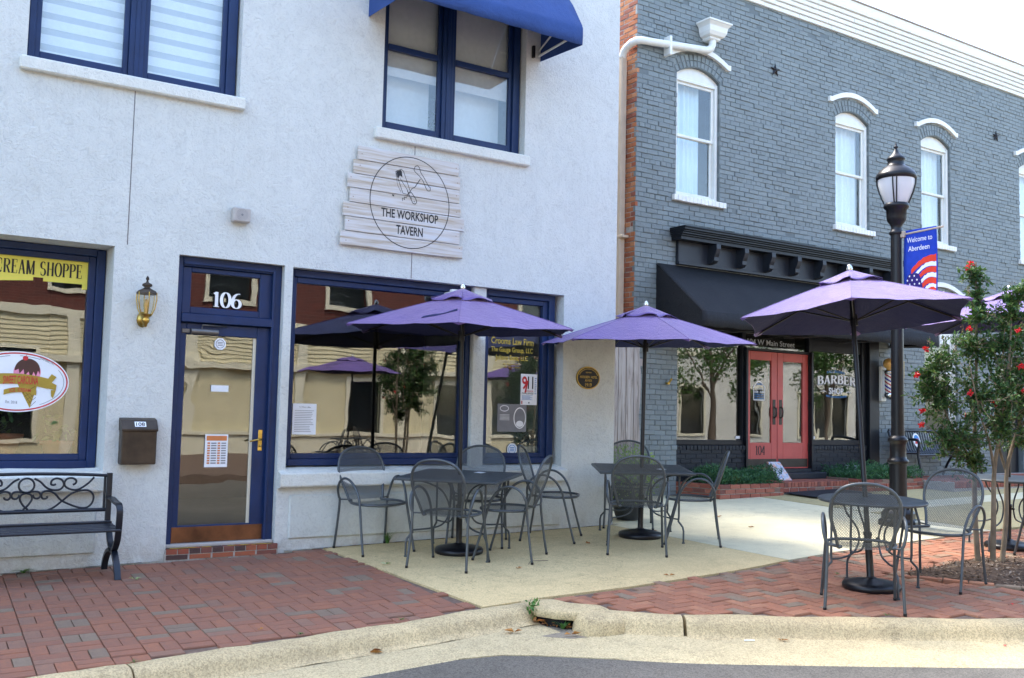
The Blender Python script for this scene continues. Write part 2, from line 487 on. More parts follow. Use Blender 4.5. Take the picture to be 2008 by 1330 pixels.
def fabric(name, c, under, trans=.22):
    t = NT(name); co = t.coord()
    wv = t.noise(260, 2, .5, 0, co).outputs[0]; big = t.noise(2.2, 5, .6, .3, co).outputs[0]
    a = t.ramp(big, [(.3, tuple(x * .88 for x in c)), (.7, tuple(x * 1.1 for x in c))])
    cr = t.noise(5.5, 6, .7, 2.2, co).outputs[0]
    t.col(t.mix(.25, a, t.ramp(wv, [(.3, (.6, .6, .6)), (.7, (1.2, 1.2, 1.2))]), 'MULTIPLY')).set(.46 if name == 'umbrella_fabric' else .75, 0, .7 if name == 'umbrella_fabric' else .25, t.bump(wv, .2, .002, t.bump(cr, .5, .03)))
    t.b.inputs['Sheen Weight'].default_value = .5 if name == 'umbrella_fabric' else 0
    t.b.inputs['Sheen Tint'].default_value = (.85, .7, .9, 1)
    t.b.inputs['Sheen Roughness'].default_value = .4
    tl = t.n('BsdfTranslucent'); tl.inputs[0].default_value = (*under, 1)
    mx = t.n('MixShader'); mx.inputs[0].default_value = trans
    t.l(t.b.outputs[0], mx.inputs[1]); t.l(tl.outputs[0], mx.inputs[2]); t.l(mx.outputs[0], t.out.inputs[0])
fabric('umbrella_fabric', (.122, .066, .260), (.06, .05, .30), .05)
fabric('umbrella_shaded', (.026, .032, .105), (.01, .01, .05), .02)  # darker copy of the canopy cloth, underside shade put into its colour
fabric('awning_blue', (.035, .080, .25), (.02, .05, .2), .08)
fabric('awning_black', (.020, .021, .024), (.01, .01, .01), .02)

def leafmat(name, cols, tr=.3, rough=.45):
    t = NT(name); r = t.rnd()
    a = t.ramp(r, [(i / max(1, len(cols) - 1), c) for i, c in enumerate(cols)])
    t.col(a).set(rough, 0, .4)
    tl = t.n('BsdfTranslucent'); t.l(t.mix(.5, a, (1.0, 1.0, .35), 'MULTIPLY'), tl.inputs[0])
    mx = t.n('MixShader'); mx.inputs[0].default_value = tr
    t.l(t.b.outputs[0], mx.inputs[1]); t.l(tl.outputs[0], mx.inputs[2]); t.l(mx.outputs[0], t.out.inputs[0])
leafmat('myrtle_leaf', [(.024, .062, .024), (.042, .105, .034), (.068, .145, .042), (.115, .18, .052)])
leafmat('myrtle_flower', [(.55, .012, .02), (.75, .03, .035), (.65, .02, .04)], .2)
leafmat('myrtle_seed', [(.20, .10, .06), (.26, .15, .08), (.15, .14, .05)], .1, .8)
leafmat('juniper_leaf', [(.03, .10, .045), (.05, .15, .06), (.08, .20, .07)], .2, .6)
leafmat('grass_blade', [(.10, .19, .05), (.30, .36, .14), (.45, .47, .26)], .25)
leafmat('lime_leaf', [(.24, .42, .03), (.34, .54, .05), (.16, .32, .03)], .3)
leafmat('weed_leaf', [(.05, .15, .03), (.09, .22, .05), (.15, .26, .06)], .3)
leafmat('street_leaf', [(.03, .085, .02), (.06, .14, .03), (.12, .20, .05)], .35)
leafmat('dry_leaf', [(.36, .13, .035), (.45, .22, .06), (.26, .11, .05)], .1, .8)

def barber_stripes():
    t = NT('barber_stripes'); co = t.coord(); sp = t.n('SeparateXYZ'); t.l(co, sp.inputs[0])
    at = t.math('ARCTAN2', sp.outputs[1], sp.outputs[0])
    v = t.math('FRACT', t.math('ADD', t.math('MULTIPLY', at, 1 / (2 * pi) * 2), t.math('MULTIPLY', sp.outputs[2], 7.5)))
    t.col(t.ramp(v, [(0, (.80, .76, .66)), (.28, (.42, .02, .04)), (.5, (.80, .76, .66)), (.75, (.03, .035, .30))], 'CONSTANT')).set(.2, 0, .5)
barber_stripes()
def art_print():
    t = NT('art_print'); co = t.coord(); n = t.noise(9, 4, .6, 1.5, co).outputs[0]
    t.col(t.ramp(n, [(.3, (.05, .10, .30)), (.42, (.35, .42, .55)), (.5, (.62, .60, .62)), (.58, (.60, .22, .12)), (.68, (.75, .72, .66)), (.8, (.20, .30, .55))])).set(.4)
art_print()

# ------------------------------------------------------------------ lettering
def text_polys(s, size=1.0, bold=0.0):
    c = bpy.data.curves.new('t', 'FONT'); c.body = s; c.size = size; c.offset = bold; c.resolution_u = 3; c.fill_mode = 'FRONT'
    o = bpy.data.objects.new('t', c)
    me = bpy.data.meshes.new_from_object(o)
    v = [(p.co.x, p.co.y) for p in me.vertices]; f = [tuple(p.vertices) for p in me.polygons]
    bpy.data.meshes.remove(me); bpy.data.objects.remove(o); bpy.data.curves.remove(c)
    return v, f
def put_text(mb, s, fn, u0, u1, v0, v1=None, h=0.001, bold=0.0, arc=0.0, slant=0.0):
    """lettering fitted between u0 and u1 with its baseline at v0 and its capitals reaching v1"""
    v, f = text_polys(s, 1.0, bold)
    if not v: return
    xs = [p[0] for p in v]; ys = [p[1] for p in v]
    a, b = min(xs), max(xs)
    top = .72
    sx = (u1 - u0) / (b - a); sy = (v1 - v0) / top if v1 is not None else sx
    um = (u0 + u1) / 2
    P = []
    for x, y in v:
        u = u0 + (x - a) * sx; w = v0 + y * sy + slant * (u - u0)
        w += arc * (1 - ((u - um) / ((u1 - u0) / 2)) ** 2)
        P.append(fn(u, w, h))
    mb.add(P, f)

def arc_pts(cx, cy, rx, ry, a0, a1, n=10):
    return [(cx + rx * cos(radians(a0 + (a1 - a0) * i / n)), cy + ry * sin(radians(a0 + (a1 - a0) * i / n))) for i in range(n + 1)]
# thick-and-thin serif capitals: strokes drawn with a broad pen; each glyph (advance, strokes, serifs)
def SER(x, y, w=.2): return ('s', x, y, w)
GLY = {
 'C': (.62, [arc_pts(.34, .5, .28, .5, 48, 312, 18)], [('v', .53, .72, .26), ('v', .53, .26, .2)]),
 'R': (.66, [[(.14, 0), (.14, 1)], [(.14, .98), (.34, .98)] + arc_pts(.34, .75, .2, .23, 90, -90, 8) + [(.14, .5)], [(.33, .5), (.56, .02)]], [SER(.14, 0), SER(.08, 1, .12), SER(.58, 0, .16)]),
 'E': (.58, [[(.14, 0), (.14, 1)], [(.14, .985), (.5, .985)], [(.14, .51), (.4, .51)], [(.14, .015), (.52, .015)]], [SER(.1, 0, .2), SER(.1, 1, .2), ('v', .5, .88, .22), ('v', .4, .51, .2), ('v', .52, .12, .24)]),
 'A': (.66, [[(.10, 0), (.31, 1)], [(.33, 1), (.55, 0)], [(.17, .33), (.48, .33)]], [SER(.10, 0, .18), SER(.55, 0, .22)]),
 'M': (.82, [[(.12, 0), (.12, 1)], [(.14, 1), (.40, .04)], [(.40, .04), (.66, 1)], [(.68, 1), (.68, 0)]], [SER(.12, 0, .18), SER(.68, 0, .22), SER(.09, 1, .14), SER(.70, 1, .16)]),
 'S': (.56, [arc_pts(.28, .74, .19, .25, 40, 270, 12) + arc_pts(.28, .25, .21, .25, 90, -140, 12)[0:]], [('v', .44, .84, .2), ('v', .1, .16, .2)]),
 'H': (.70, [[(.14, 0), (.14, 1)], [(.56, 0), (.56, 1)], [(.14, .5), (.56, .5)]], [SER(.14, 0), SER(.14, 1), SER(.56, 0), SER(.56, 1)]),
 'O': (.66, [arc_pts(.33, .5, .27, .5, 0, 360, 28)], []),
 'P': (.60, [[(.14, 0), (.14, 1)], [(.14, .98), (.32, .98)] + arc_pts(.32, .73, .21, .25, 90, -90, 8) + [(.14, .48)]], [SER(.14, 0, .24), SER(.08, 1, .12)]),
 'B': (.62, [[(.14, 0), (.14, 1)], [(.14, .98), (.32, .98)] + arc_pts(.32, .75, .18, .23, 90, -90, 8) + [(.14, .52)], [(.32, .52)] + arc_pts(.34, .27, .21, .25, 90, -90, 8) + [(.14, .02)]], [SER(.09, 0, .12), SER(.09, 1, .12)]),
 '1': (.42, [[(.22, 0), (.22, 1)], [(.22, .98), (.07, .86)]], [SER(.22, 0, .3)]),
 '0': (.58, [arc_pts(.29, .5, .23, .5, 0, 360, 28)], []),
 '6': (.56, [[(.48, .98)] + arc_pts(.42, .38, .34, .6, 85, 180, 8)[1:], arc_pts(.29, .29, .21, .29, 0, 360, 22)], []),
 '4': (.60, [[(.40, 0), (.40, 1)], [(.40, 1), (.06, .3)], [(.06, .28), (.54, .28)]], [SER(.40, 0, .26)]),
 '8': (.56, [arc_pts(.28, .75, .17, .25, 0, 360, 20), arc_pts(.28, .26, .21, .26, 0, 360, 22)], []),
}
def put_serif(mb, s, fn, u0, u1, v0, v1, h=.001, thick=.13, thin=.035, arc=0.0, slant=0.0, gap=.0):
    adv = sum((.34 if ch == ' ' else GLY[ch][0]) + gap for ch in s)
    k = (u1 - u0) / adv; H = v1 - v0; um = (u0 + u1) / 2
    cnt = [0]
    def P(x, y):
        u = u0 + x * k; w = v0 + y * H + slant * (u - u0) + arc * (1 - ((u - um) / ((u1 - u0) / 2)) ** 2)
        return fn(u, w, h + cnt[0] * 4e-5)
    x0 = 0
    for ch in s:
        if ch == ' ': x0 += .34 + gap; continue
        a, strokes, serifs = GLY[ch]
        for st in strokes:
            cnt[0] += 1
            L = []; R = []
            for i, (x, y) in enumerate(st):
                pa = st[max(0, i - 1)]; pb = st[min(len(st) - 1, i + 1)]
                closed = st[0] == st[-1] or (abs(st[0][0] - st[-1][0]) < 1e-6 and abs(st[0][1] - st[-1][1]) < 1e-6)
                if closed and i in (0, len(st) - 1): pa, pb = st[-2], st[1]
                tx, ty = pb[0] - pa[0], pb[1] - pa[1]; ln = sqrt(tx * tx + ty * ty) or 1
                tx /= ln; ty /= ln
                w = (thin + (thick - thin) * abs(ty) ** 1.6) / 2
                if abs(ty) > .5 and tx * ty > 0 and abs(tx) > .12 and ch in 'AM': w *= .5
                L.append((x - ty * w, y + tx * w)); R.append((x + ty * w, y - tx * w))
            for i in range(len(st) - 1):
                mb.add([P(x0 + p[0], p[1]) for p in (R[i], R[i + 1], L[i + 1], L[i])], [(0, 1, 2, 3)])
        for sf in serifs:
            cnt[0] += 1
            if sf[0] == 's':
                _, x, y, w = sf; t2 = thin * 1.0
                yy = y - (t2 if y > .5 else 0)
                q = [(x - w / 2, yy), (x + w / 2, yy), (x + w / 2, yy + t2), (x - w / 2, yy + t2)]
            else:
                _, x, y, hh = sf; q = [(x - .02, y - hh / 2), (x + .02, y - hh / 2), (x + .02, y + hh / 2), (x - .02, y + hh / 2)]
            mb.add([P(x0 + px, py) for px, py in q], [(0, 1, 2, 3)])
        x0 += a + gap
def front(Y):                                     # u = X, v = Z on a plane facing the street
    return lambda u, v, h: (u, Y - h, v)
def disc(mb, fn, cu, cv, ru, rv, h, n=40):
    mb.flat([(cu + ru * cos(2 * pi * i / n), cv + rv * sin(2 * pi * i / n)) for i in range(n)], fn, h)
def ring(mb, fn, cu, cv, ru, rv, w, h, n=64, a0=0, a1=360):
    P = []
    for i in range(n + 1):
        a = radians(a0 + (a1 - a0) * i / n)
        P += [fn(cu + ru * cos(a), cv + rv * sin(a), h), fn(cu + (ru - w) * cos(a), cv + (rv - w) * sin(a), h)]
    mb.add(P, [(2 * i, 2 * i + 1, 2 * i + 3, 2 * i + 2) for i in range(n)])
def stroke(mb, fn, pts, w, h):
    for i in range(len(pts) - 1):
        (x0, y0), (x1, y1) = pts[i], pts[i + 1]
        ln = sqrt((x1 - x0) ** 2 + (y1 - y0) ** 2) or 1
        nx, ny = -(y1 - y0) / ln * w / 2, (x1 - x0) / ln * w / 2
        hh = h + (i % 7) * 3e-5
        mb.add([fn(x0 - nx, y0 - ny, hh), fn(x1 - nx, y1 - ny, hh), fn(x1 + nx, y1 + ny, hh), fn(x0 + nx, y0 + ny, hh)], [(0, 1, 2, 3)])
def rect(mb, fn, u0, u1, v0, v1, h):
    mb.flat([(u0, v0), (u1, v0), (u1, v1), (u0, v1)], fn, h)

# ------------------------------------------------------------------ sets of bricks and pavers
UNIT = {}
def unit_piece(mat, cham):
    """unit block, u,v in -.5...5, h 0..1, with a chamfered face; shared by alike pieces"""
    key = (mat, cham)
    if key not in UNIT:
        mb = MB(); piece_geo(mb, lambda u, v, h: (u, v, h), 0, 0, .5, .5, 0, 0, 1, cham[0], cham[1], cham[2])
        UNIT[key] = mb.mesh('piece', mat)
    return UNIT[key]
def piece_geo(mb, fn, u, v, hu, hv, ang, h0, h1, cu, cv, ch):
    c, s = cos(ang), sin(ang)
    def P(a, b, h): return fn(u + a * c - b * s, v + a * s + b * c, h)
    o = [(-hu, -hv), (hu, -hv), (hu, hv), (-hu, hv)]
    i_ = [(-hu + cu, -hv + cv), (hu - cu, -hv + cv), (hu - cu, hv - cv), (-hu + cu, hv - cv)]
    V = [P(a, b, h0) for a, b in o] + [P(a, b, h1 - ch) for a, b in o] + [P(a, b, h1) for a, b in i_]
    F = [(8, 9, 10, 11)]
    for k in range(4):
        j = (k + 1) % 4
        F += [(k, j, 4 + j, 4 + k), (4 + k, 4 + j, 8 + j, 8 + k)]
    mb.add(V, F)
class Pieces:
    def __init__(s, O, U, V, N):
        s.O, s.U, s.V, s.N = Vector(O), Vector(U).normalized(), Vector(V).normalized(), Vector(N).normalized(); s.p = []
    def fn(s, u, v, h): return tuple(s.O + s.U * u + s.V * v + s.N * h)
    def add(s, u, v, hu, hv, ang=0, h0=-.03, h1=.0): s.p.append((u, v, hu, hv, ang, h0, h1))
    def flush(s, parent, name, mat, limit=300, cham=.004, org=(0, 0, 0), vis=None):
        def key(q):
            P = Vector(s.fn(q[0], q[1], 0)); d = P - CAMPOS
            z = d.dot(d_)
            if z < .3: return 1e9
            px, py = d.dot(r2) / z * F_PX, d.dot(u2) / z * F_PX
            if abs(px) > 1010 or abs(py) > 670: return 1e6 + z
            if vis and not vis(P): return 1e5 + z
            return z - min(6, 60 * q[2] * q[3])
        ps = sorted(s.p, key=key)
        org = Vector(org)
        B = Matrix((s.U, s.V, s.N)).transposed()
        for q in ps[:limit]:
            u, v, hu, hv, ang, h0, h1 = q
            me = unit_piece(mat, (round(cham / .2, 4), round(cham / .08, 4), .15))
            o = bpy.data.objects.new(name, me); COL.objects.link(o); o.parent = parent
            M = B @ Matrix.Rotation(ang, 3, 'Z') @ Matrix.Diagonal((2 * hu, 2 * hv, h1 - h0))
            M = M.to_4x4(); M.translation = Vector(s.fn(u, v, h0)) - org
            o.matrix_local = M
        if len(ps) > limit:
            mb = MB()
            for q in ps[limit:]:
                u, v, hu, hv, ang, h0, h1 = q
                piece_geo(mb, s.fn, u, v, hu, hv, ang, h0, h1, min(cham, hu * .4), min(cham, hv * .4), (h1 - h0) * .15)
            o = mb.build(name + '_field', mat, parent, org=tuple(org), kind='stuff')
        s.p = []

def inpoly(x, y, poly):
    c = False
    for i in range(len(poly)):
        (x1, y1), (x2, y2) = poly[i - 1], poly[i]
        if (y1 > y) != (y2 > y) and x < (x2 - x1) * (y - y1) / (y2 - y1) + x1: c = not c
    return c
def seg_dist(x, y, poly):
    best = 9
    for i in range(len(poly)):
        (x1, y1), (x2, y2) = poly[i - 1], poly[i]
        L = (x2 - x1) ** 2 + (y2 - y1) ** 2
        t = max(0, min(1, ((x - x1) * (x2 - x1) + (y - y1) * (y2 - y1)) / L)) if L else 0
        best = min(best, sqrt((x - x1 - t * (x2 - x1)) ** 2 + (y - y1 - t * (y2 - y1)) ** 2))
    return best
def leaf(mb, p, d, n, L, w, fold=.25):
    """leaf of four triangles folded along its midrib"""
    d = d.normalized(); s = d.cross(n).normalized(); n = s.cross(d)
    a, b = p, p + d * L
    m1 = p + d * L * .45
    mb.add([a, m1 + s * w / 2 + n * w * fold, b, m1 - s * w / 2 + n * w * fold, m1], [(0, 4, 1), (4, 2, 1), (0, 3, 4), (4, 3, 2)])
def rdir():
    while True:
        v = Vector((random.uniform(-1, 1), random.uniform(-1, 1), random.uniform(-1, 1)))
        if .05 < v.length < 1: return v.normalized()
# ================================================================== GROUND
KL = [(-14, -3.75), (-6, -3.36), (-1, -3.17), (.9, -3.08), (1.47, -3.045), (2.16, -3.0), (3.0, -2.955), (3.5, -2.925), (3.95, -2.855), (4.34, -2.82)]
KR = [(4.70, -3.28), (4.83, -3.43), (5.177, -3.707), (5.53, -3.925), (5.99, -4.22), (6.5, -4.53), (7.34, -5.03), (8.3, -5.55), (9.5, -6.05), (11, -6.45), (14, -6.9), (22, -7.2), (40, -7.6)]
def smooth_line(P, step=.12):
    out = []
    for i in range(len(P) - 1):
        a, b = Vector(P[i]), Vector(P[i + 1]); n = max(1, int((b - a).length / step))
        for k in range(n): out.append(a.lerp(b, k / n))
    out.append(Vector(P[-1]))
    for _ in range(3):
        out = [out[0]] + [(out[i - 1] + out[i] * 2 + out[i + 1]) / 4 for i in range(1, len(out) - 1)] + [out[-1]]
    return out
def offs(line, s):
    res = []
    for i, p in enumerate(line):
        t = (line[min(len(line) - 1, i + 1)] - line[max(0, i - 1)]).normalized()
        res.append(Vector((p.x + t.y * s, p.y - t.x * s)))
    return res
def sweep(mb, line, prof, wob=.0, caps=True):
    rows = []
    for s, dz in prof:
        rows.append([(q.x, q.y, gz(q.x, q.y) + dz + wob * (sin(q.x * 7.1 + s * 9) + sin(q.x * 17.3 + q.y * 11)) * .5) for q in offs(line, s)])
    n = len(line)
    v = [p for r in rows for p in r]
    f = [(j * n + i, (j + 1) * n + i, (j + 1) * n + i + 1, j * n + i + 1) for j in range(len(rows) - 1) for i in range(n - 1)]
    mb.add(v, f, True)
    if caps:
        for i in (0, n - 1):
            q = [r[i] for r in rows] + [(rows[0][i][0], rows[0][i][1], rows[0][i][2] - .2)]
            mb.add(q, [tuple(range(len(q)))])
    return mb
lineL, lineR = smooth_line(KL), smooth_line(KR)

mb = MB()
def axis(lo, hi, fine0, fine1, st):
    a = [-420, -160, lo]; x = lo
    while x < hi - .01:
        x += st if fine0 <= x < fine1 else st * 8
        a.append(min(x, hi))
    return a + [hi + 60, hi + 200, hi + 420]
xs = axis(-20, 40, -2, 14, .5); ys = axis(-20, 12, -8, 3, .5)
mb.add([(x, y, gz(x, y) - .137) for y in ys for x in xs],
       [(j * len(xs) + i, j * len(xs) + i + 1, (j + 1) * len(xs) + i + 1, (j + 1) * len(xs) + i) for j in range(len(ys) - 1) for i in range(len(xs) - 1)])
struct(mb, 'street', 'asphalt')

# gutter pans
gut = bpy.data.objects.new('gutter', None); COL.objects.link(gut); gut['kind'] = 'structure'
for ln, wd in ((lineL, .57), (lineR, .79)):
    mb = MB(); sweep(mb, ln, [(.20, -.113), (.26, -.120), (.42, -.127), (wd, -.1310), (wd + .03, -.150)], .0, False)
    mb.build('gutter_pan', 'gutter', gut)
mb = MB()                                        # pan in front of the drain inlet
P = [(3.6, -3.2), (4.3, -2.98), (4.6, -3.0), (4.66, -3.30), (4.9, -3.75), (5.2, -4.1), (4.80, -4.36), (4.64, -4.26), (4.22, -3.95), (3.90, -3.70), (3.70, -3.57), (3.4, -3.515)]
mb.prism(P[::-1], lambda u, v, h: (u, v, gz(u, v) + h), -.16, -.1305); mb.build('gutter_pan', 'gutter', gut); mb = MB()
P = [(4.30, -2.98), (4.42, -3.02), (4.58, -3.30), (4.49, -3.50), (4.34, -3.47), (4.20, -3.33), (4.10, -3.16), (4.12, -3.04)]
mb.prism(P[::-1], lambda u, v, h: (u, v, gz(u, v) + h), -.16, -.1285); mb.build('inlet_apron', 'drain_wet', gut)
# kerbs, split at their joints
kerb = bpy.data.objects.new('kerb', None); COL.objects.link(kerb); kerb['kind'] = 'structure'
profL = [(0, -.006), (.02, 0), (.09, 0), (.125, -.006), (.155, -.022), (.178, -.05), (.195, -.085), (.215, -.106), (.25, -.1165)]
profR = [(0, -.006), (.02, 0), (.10, 0), (.135, -.007), (.165, -.026), (.186, -.06), (.203, -.098), (.225, -.118), (.26, -.124)]
def span(line, x0, x1):
    def at(x):
        for a, b in zip(line, line[1:]):
            if a.x <= x <= b.x: return a.lerp(b, (x - a.x) / (b.x - a.x))
        return line[0] if x < line[0].x else line[-1]
    return [at(x0)] + [p for p in line if x0 + .01 < p.x < x1 - .01] + [at(x1)]
for a, b in ((-14, -2), (-1.96, 1.43), (1.442, 4.5)):
    mb = MB(); sweep(mb, span(lineL, a, b), profL, .006); mb.build('kerb_stone', 'kerb', kerb)
for a, b in ((4.0, 5.170), (5.184, 8.0), (8.012, 11), (11.012, 40)):
    mb = MB(); sweep(mb, span(lineR, a, b), profR, .006); mb.build('kerb_stone', 'kerb', kerb)
# rounded nose of the right kerb and the cap slab over the inlet
mb = MB()
nose = [(4.44, -3.40), (4.47, -3.50), (4.56, -3.56), (4.72, -3.60), (4.90, -3.52), (4.86, -3.40), (4.72, -3.26), (4.60, -3.20), (4.50, -3.27)]
def shell(mb, poly, prof):
    c = Vector((sum(p[0] for p in poly) / len(poly), sum(p[1] for p in poly) / len(poly)))
    rows = []
    for s, dz in prof:
        rows.append([(c.x + (p[0] - c.x) * s, c.y + (p[1] - c.y) * s, gz(*p) + dz) for p in poly])
    n = len(poly); v = [p for r in rows for p in r]
    mb.add(v, [(j * n + i, j * n + (i + 1) % n, (j + 1) * n + (i + 1) % n, (j + 1) * n + i) for j in range(len(rows) - 1) for i in range(n)], True)
    mb.add(rows[-1], [tuple(range(n))])
shell(mb, nose, [(1.02, -.15), (.98, -.10), (.93, -.05), (.84, -.018), (.70, -.004), (.5, .001)])
mb.build('kerb_nose', 'kerb', kerb)
mb = MB()
capp = [(4.345, -2.80), (4.335, -3.06), (4.40, -3.19), (4.50, -3.30), (4.62, -3.36), (4.80, -3.34), (4.82, -3.20), (4.66, -3.04), (4.62, -2.86), (4.50, -2.79)][::-1]
shell(mb, [(p[0], p[1]) for p in capp][::-1], [(.97, -.062), (1.0, -.05), (1.0, -.02), (.95, .0), (.6, .003)])
mb.build('inlet_cap', 'kerb', kerb)
mb = MB()
mb.prism([(4.36, -2.86), (4.62, -2.86), (4.62, -3.22), (4.46, -3.22), (4.36, -3.0)][::-1], lambda u, v, h: (u, v, gz(u, v) + h), -.60, -.066)
mb.build('inlet_void', 'void_black', kerb)

# pavements
def sheet(name, poly, mat, top, depth=.18, **k):
    mb = MB(); mb.prism(poly, lambda u, v, h: (u, v, gz(u, v) + h), top - depth, top); return struct(mb, name, mat, **k)
Lk = [(p.x, p.y) for p in lineL if p.x < 4.0]
left_poly = [(3.935, .35), (-14, .35)] + Lk + [(4.0, -2.83)]
sheet('brick_sidewalk', left_poly, 'paver_sand', -.016)
slab_poly = [(3.94, .3), (4.005, -2.838), (4.34, -2.815), (4.60, -2.785), (5.46, -2.79), (6.1, -2.745), (6.76, -2.70), (7.2, -2.635), (7.645, -2.555), (7.49, .6), (7.0, .6)]
sheet('concrete_slab', slab_poly, 'slab', 0)
walk_a = [(7.505, .6), (7.66, -2.553), (8.54, -2.456), (9.83, -2.395), (10.14, -2.38), (9.94, 2.3), (7.505, 2.3)]
walk_b = [(9.948, 2.3), (10.148, -2.38), (10.98, -2.32), (11.5, -2.33), (11.42, 2.3)]
sheet('concrete_walk', walk_a, 'walk', 0)
sheet('concrete_walk', walk_b, 'walk', -.001)
sheet('aggregate_plaza', [(11.435, 2.3), (11.515, -.1), (40, .6), (40, 2.3)], 'plaza', 0)
sheet('aggregate_plaza', [(11.52, -.62), (11.5, -2.30), (40, -2.6), (40, .02)], 'plaza', .001)
sheet('concrete_band', [(11.516, -.105), (11.519, -.615), (40, .025), (40, .595)], 'walk', .0015)
Rk = [(p.x, p.y) for p in lineR]
right_poly = [(4.62, -2.80), (4.64, -3.04), (4.81, -3.19)] + Rk + [(40, -2.62), (11.5, -2.34), (10.98, -2.33), (9.83, -2.405), (8.54, -2.466), (7.65, -2.565), (7.2, -2.645), (6.76, -2.71), (6.1, -2.755), (5.46, -2.80)]
bed_poly = [(7.92, -3.52), (8.42, -4.42), (9.75, -4.62), (10.05, -3.75), (9.45, -3.36)]
sheet('brick_sidewalk', right_poly, 'paver_sand', -.016)

UV = ((0, 0, gz(0, 0)), (1, 0, .02), (0, 1, .03), GN)
# basket-weave pavers beside the tavern
side = bpy.data.objects['brick_sidewalk']
ps = Pieces(*UV)
S = .2055; ang = -.058
lp = [(3.93, -.012), (.2, -.012), (.2, -3.1)] + [q for q in Lk if q[0] > .2] + [(3.99, -2.84)]
for i in range(-25, 25):
    for j in range(-25, 25):
        cu, cv = (i + .5) * S, (j + .5) * S
        def W(a, b):
            a += cu; b += cv
            return 2.5 + a * cos(-ang) + b * sin(-ang), -1.5 - a * sin(-ang) + b * cos(-ang)
        for k in (-1, 1):
            if (i + j) % 2: x, y = W(k * S / 4, 0); hu, hv = S / 4, S / 2
            else: x, y = W(0, k * S / 4); hu, hv = S / 2, S / 4
            if inpoly(x, y, lp):
                dd = seg_dist(x, y, lp)
                if dd < .018: continue
                g = .0022
                a2 = ang + random.gauss(0, .006)
                f = min(1, (dd + .012) / .105)
                if y > -.2: f = 1
                ps.add(x, y, hu - g, (hv - g) * (f if hv > hu else min(1, (dd + .005) / .052)), a2, -.05, random.gauss(-.001, .0016))
ps.flush(side, 'brick', 'paver_left', 300, .0035)
# herringbone pavers round the kerb extension
ps = Pieces(*UV)
W_ = .1015
right = bpy.data.objects['brick_sidewalk.001']
rp = [q for q in right_poly if q[0] < 15.5] ; rp = [(4.64, -2.82), (4.66, -3.03), (4.83, -3.18)] + [q for q in Rk if q[0] < 15] + [(15, -2.45), (11.5, -2.36), (9.83, -2.425), (8.54, -2.486), (7.65, -2.585), (7.2, -2.665), (6.76, -2.73), (6.1, -2.775), (5.46, -2.82)]
big_bed = [(7.84, -3.50), (8.37, -4.49), (9.81, -4.70), (10.13, -3.73), (9.46, -3.29)]
a0 = .02
def H2(cx, cy): return 8 + cx * cos(a0) - cy * sin(a0), -4 + cx * sin(a0) + cy * cos(a0)
for k in range(-60, 60):
    for mm in range(-30, 30):
        ox, oy = k + 4 * mm, k
        for kind in (0, 1):
            if kind == 0: cx, cy, hu, hv = ox + 1, oy + .5, W_, W_ / 2
            else: cx, cy, hu, hv = ox + 2.5, oy, W_ / 2, W_
            x, y = H2(cx * W_, cy * W_)
            if inpoly(x, y, rp) and not inpoly(x, y, big_bed) and seg_dist(x, y, rp) > .026:
                ps.add(x, y, hu - .0022, hv - .0022, a0 + random.gauss(0, .012), -.05, random.gauss(-.001, .0026))
ps.flush(right, 'brick', 'paver_right', 300, .0035)

# mulch bed round the tree with its brick edging
bed = bpy.data.objects.new('tree_bed', None); COL.objects.link(bed); bed['kind'] = 'structure'
mb = MB()
def bedz(x, y):
    return gz(x, y) + .004 + .055 * min(1, seg_dist(x, y, bed_poly) / .35) + .012 * sin(x * 13 + 1) * sin(y * 17)
gx = [7.9 + i * .05 for i in range(45)]; gy = [-4.64 + i * .05 for i in range(27)]
for i in range(44):
    for j in range(26):
        if inpoly(gx[i] + .025, gy[j] + .025, bed_poly):
            mb.quad(*[(a, b, bedz(a, b) if inpoly(a, b, bed_poly) else gz(a, b) - .004) for a, b in ((gx[i], gy[j]), (gx[i + 1], gy[j]), (gx[i + 1], gy[j + 1]), (gx[i], gy[j + 1]))], True)
mb.build('bed_soil', 'soil', bed)
mb = MB()
n = 0
while n < 2600:
    x, y = random.uniform(7.8, 10.1), random.uniform(-4.65, -3.25)
    if not inpoly(x, y, big_bed): continue
    n += 1
    if not inpoly(x, y, bed_poly) and random.random() < .75: continue
    p = Vector((x, y, (bedz(x, y) if inpoly(x, y, bed_poly) else gz(x, y)) + .006)); d = rdir(); d.z *= .35
    leaf(mb, p, d, Vector((random.uniform(-.5, .5), random.uniform(-.5, .5), 1)), random.uniform(.02, .06), random.uniform(.008, .02), .1)
mb.build('bark_mulch', 'mulch', bed, kind='stuff')
for i in range(len(bed_poly)):
    a, b = Vector(bed_poly[i]), Vector(bed_poly[(i + 1) % len(bed_poly)])
    L = (b - a).length; n = max(1, int(L / .205)); an = atan2(b.y - a.y, b.x - a.x)
    out = Vector(((b - a).y, -(b - a).x)).normalized()
    ps = Pieces(*UV)
    for k in range(n):
        c = a.lerp(b, (k + .5) / n) - out * .0
        ps.add(c.x, c.y, L / n / 2 - .003, .045, an + random.gauss(0, .012), -.05, .012 + random.gauss(0, .003))
    ps.flush(bed, 'brick', 'paver_right', 100, .004)
# joints and cracks
def crack(name, pts, w, parent=None):
    mb = MB()
    for i in range(len(pts) - 1):
        a, b = Vector(pts[i]), Vector(pts[i + 1]); t = (b - a).normalized(); s = Vector((-t.y, t.x)) * w / 2
        mb.add([(q.x, q.y, gz(q.x, q.y) + .003) for q in (a - s, b - s, b + s, a + s)], [(0, 1, 2, 3)])
    return mb.build(name, 'joint_dark', None, kind='structure')
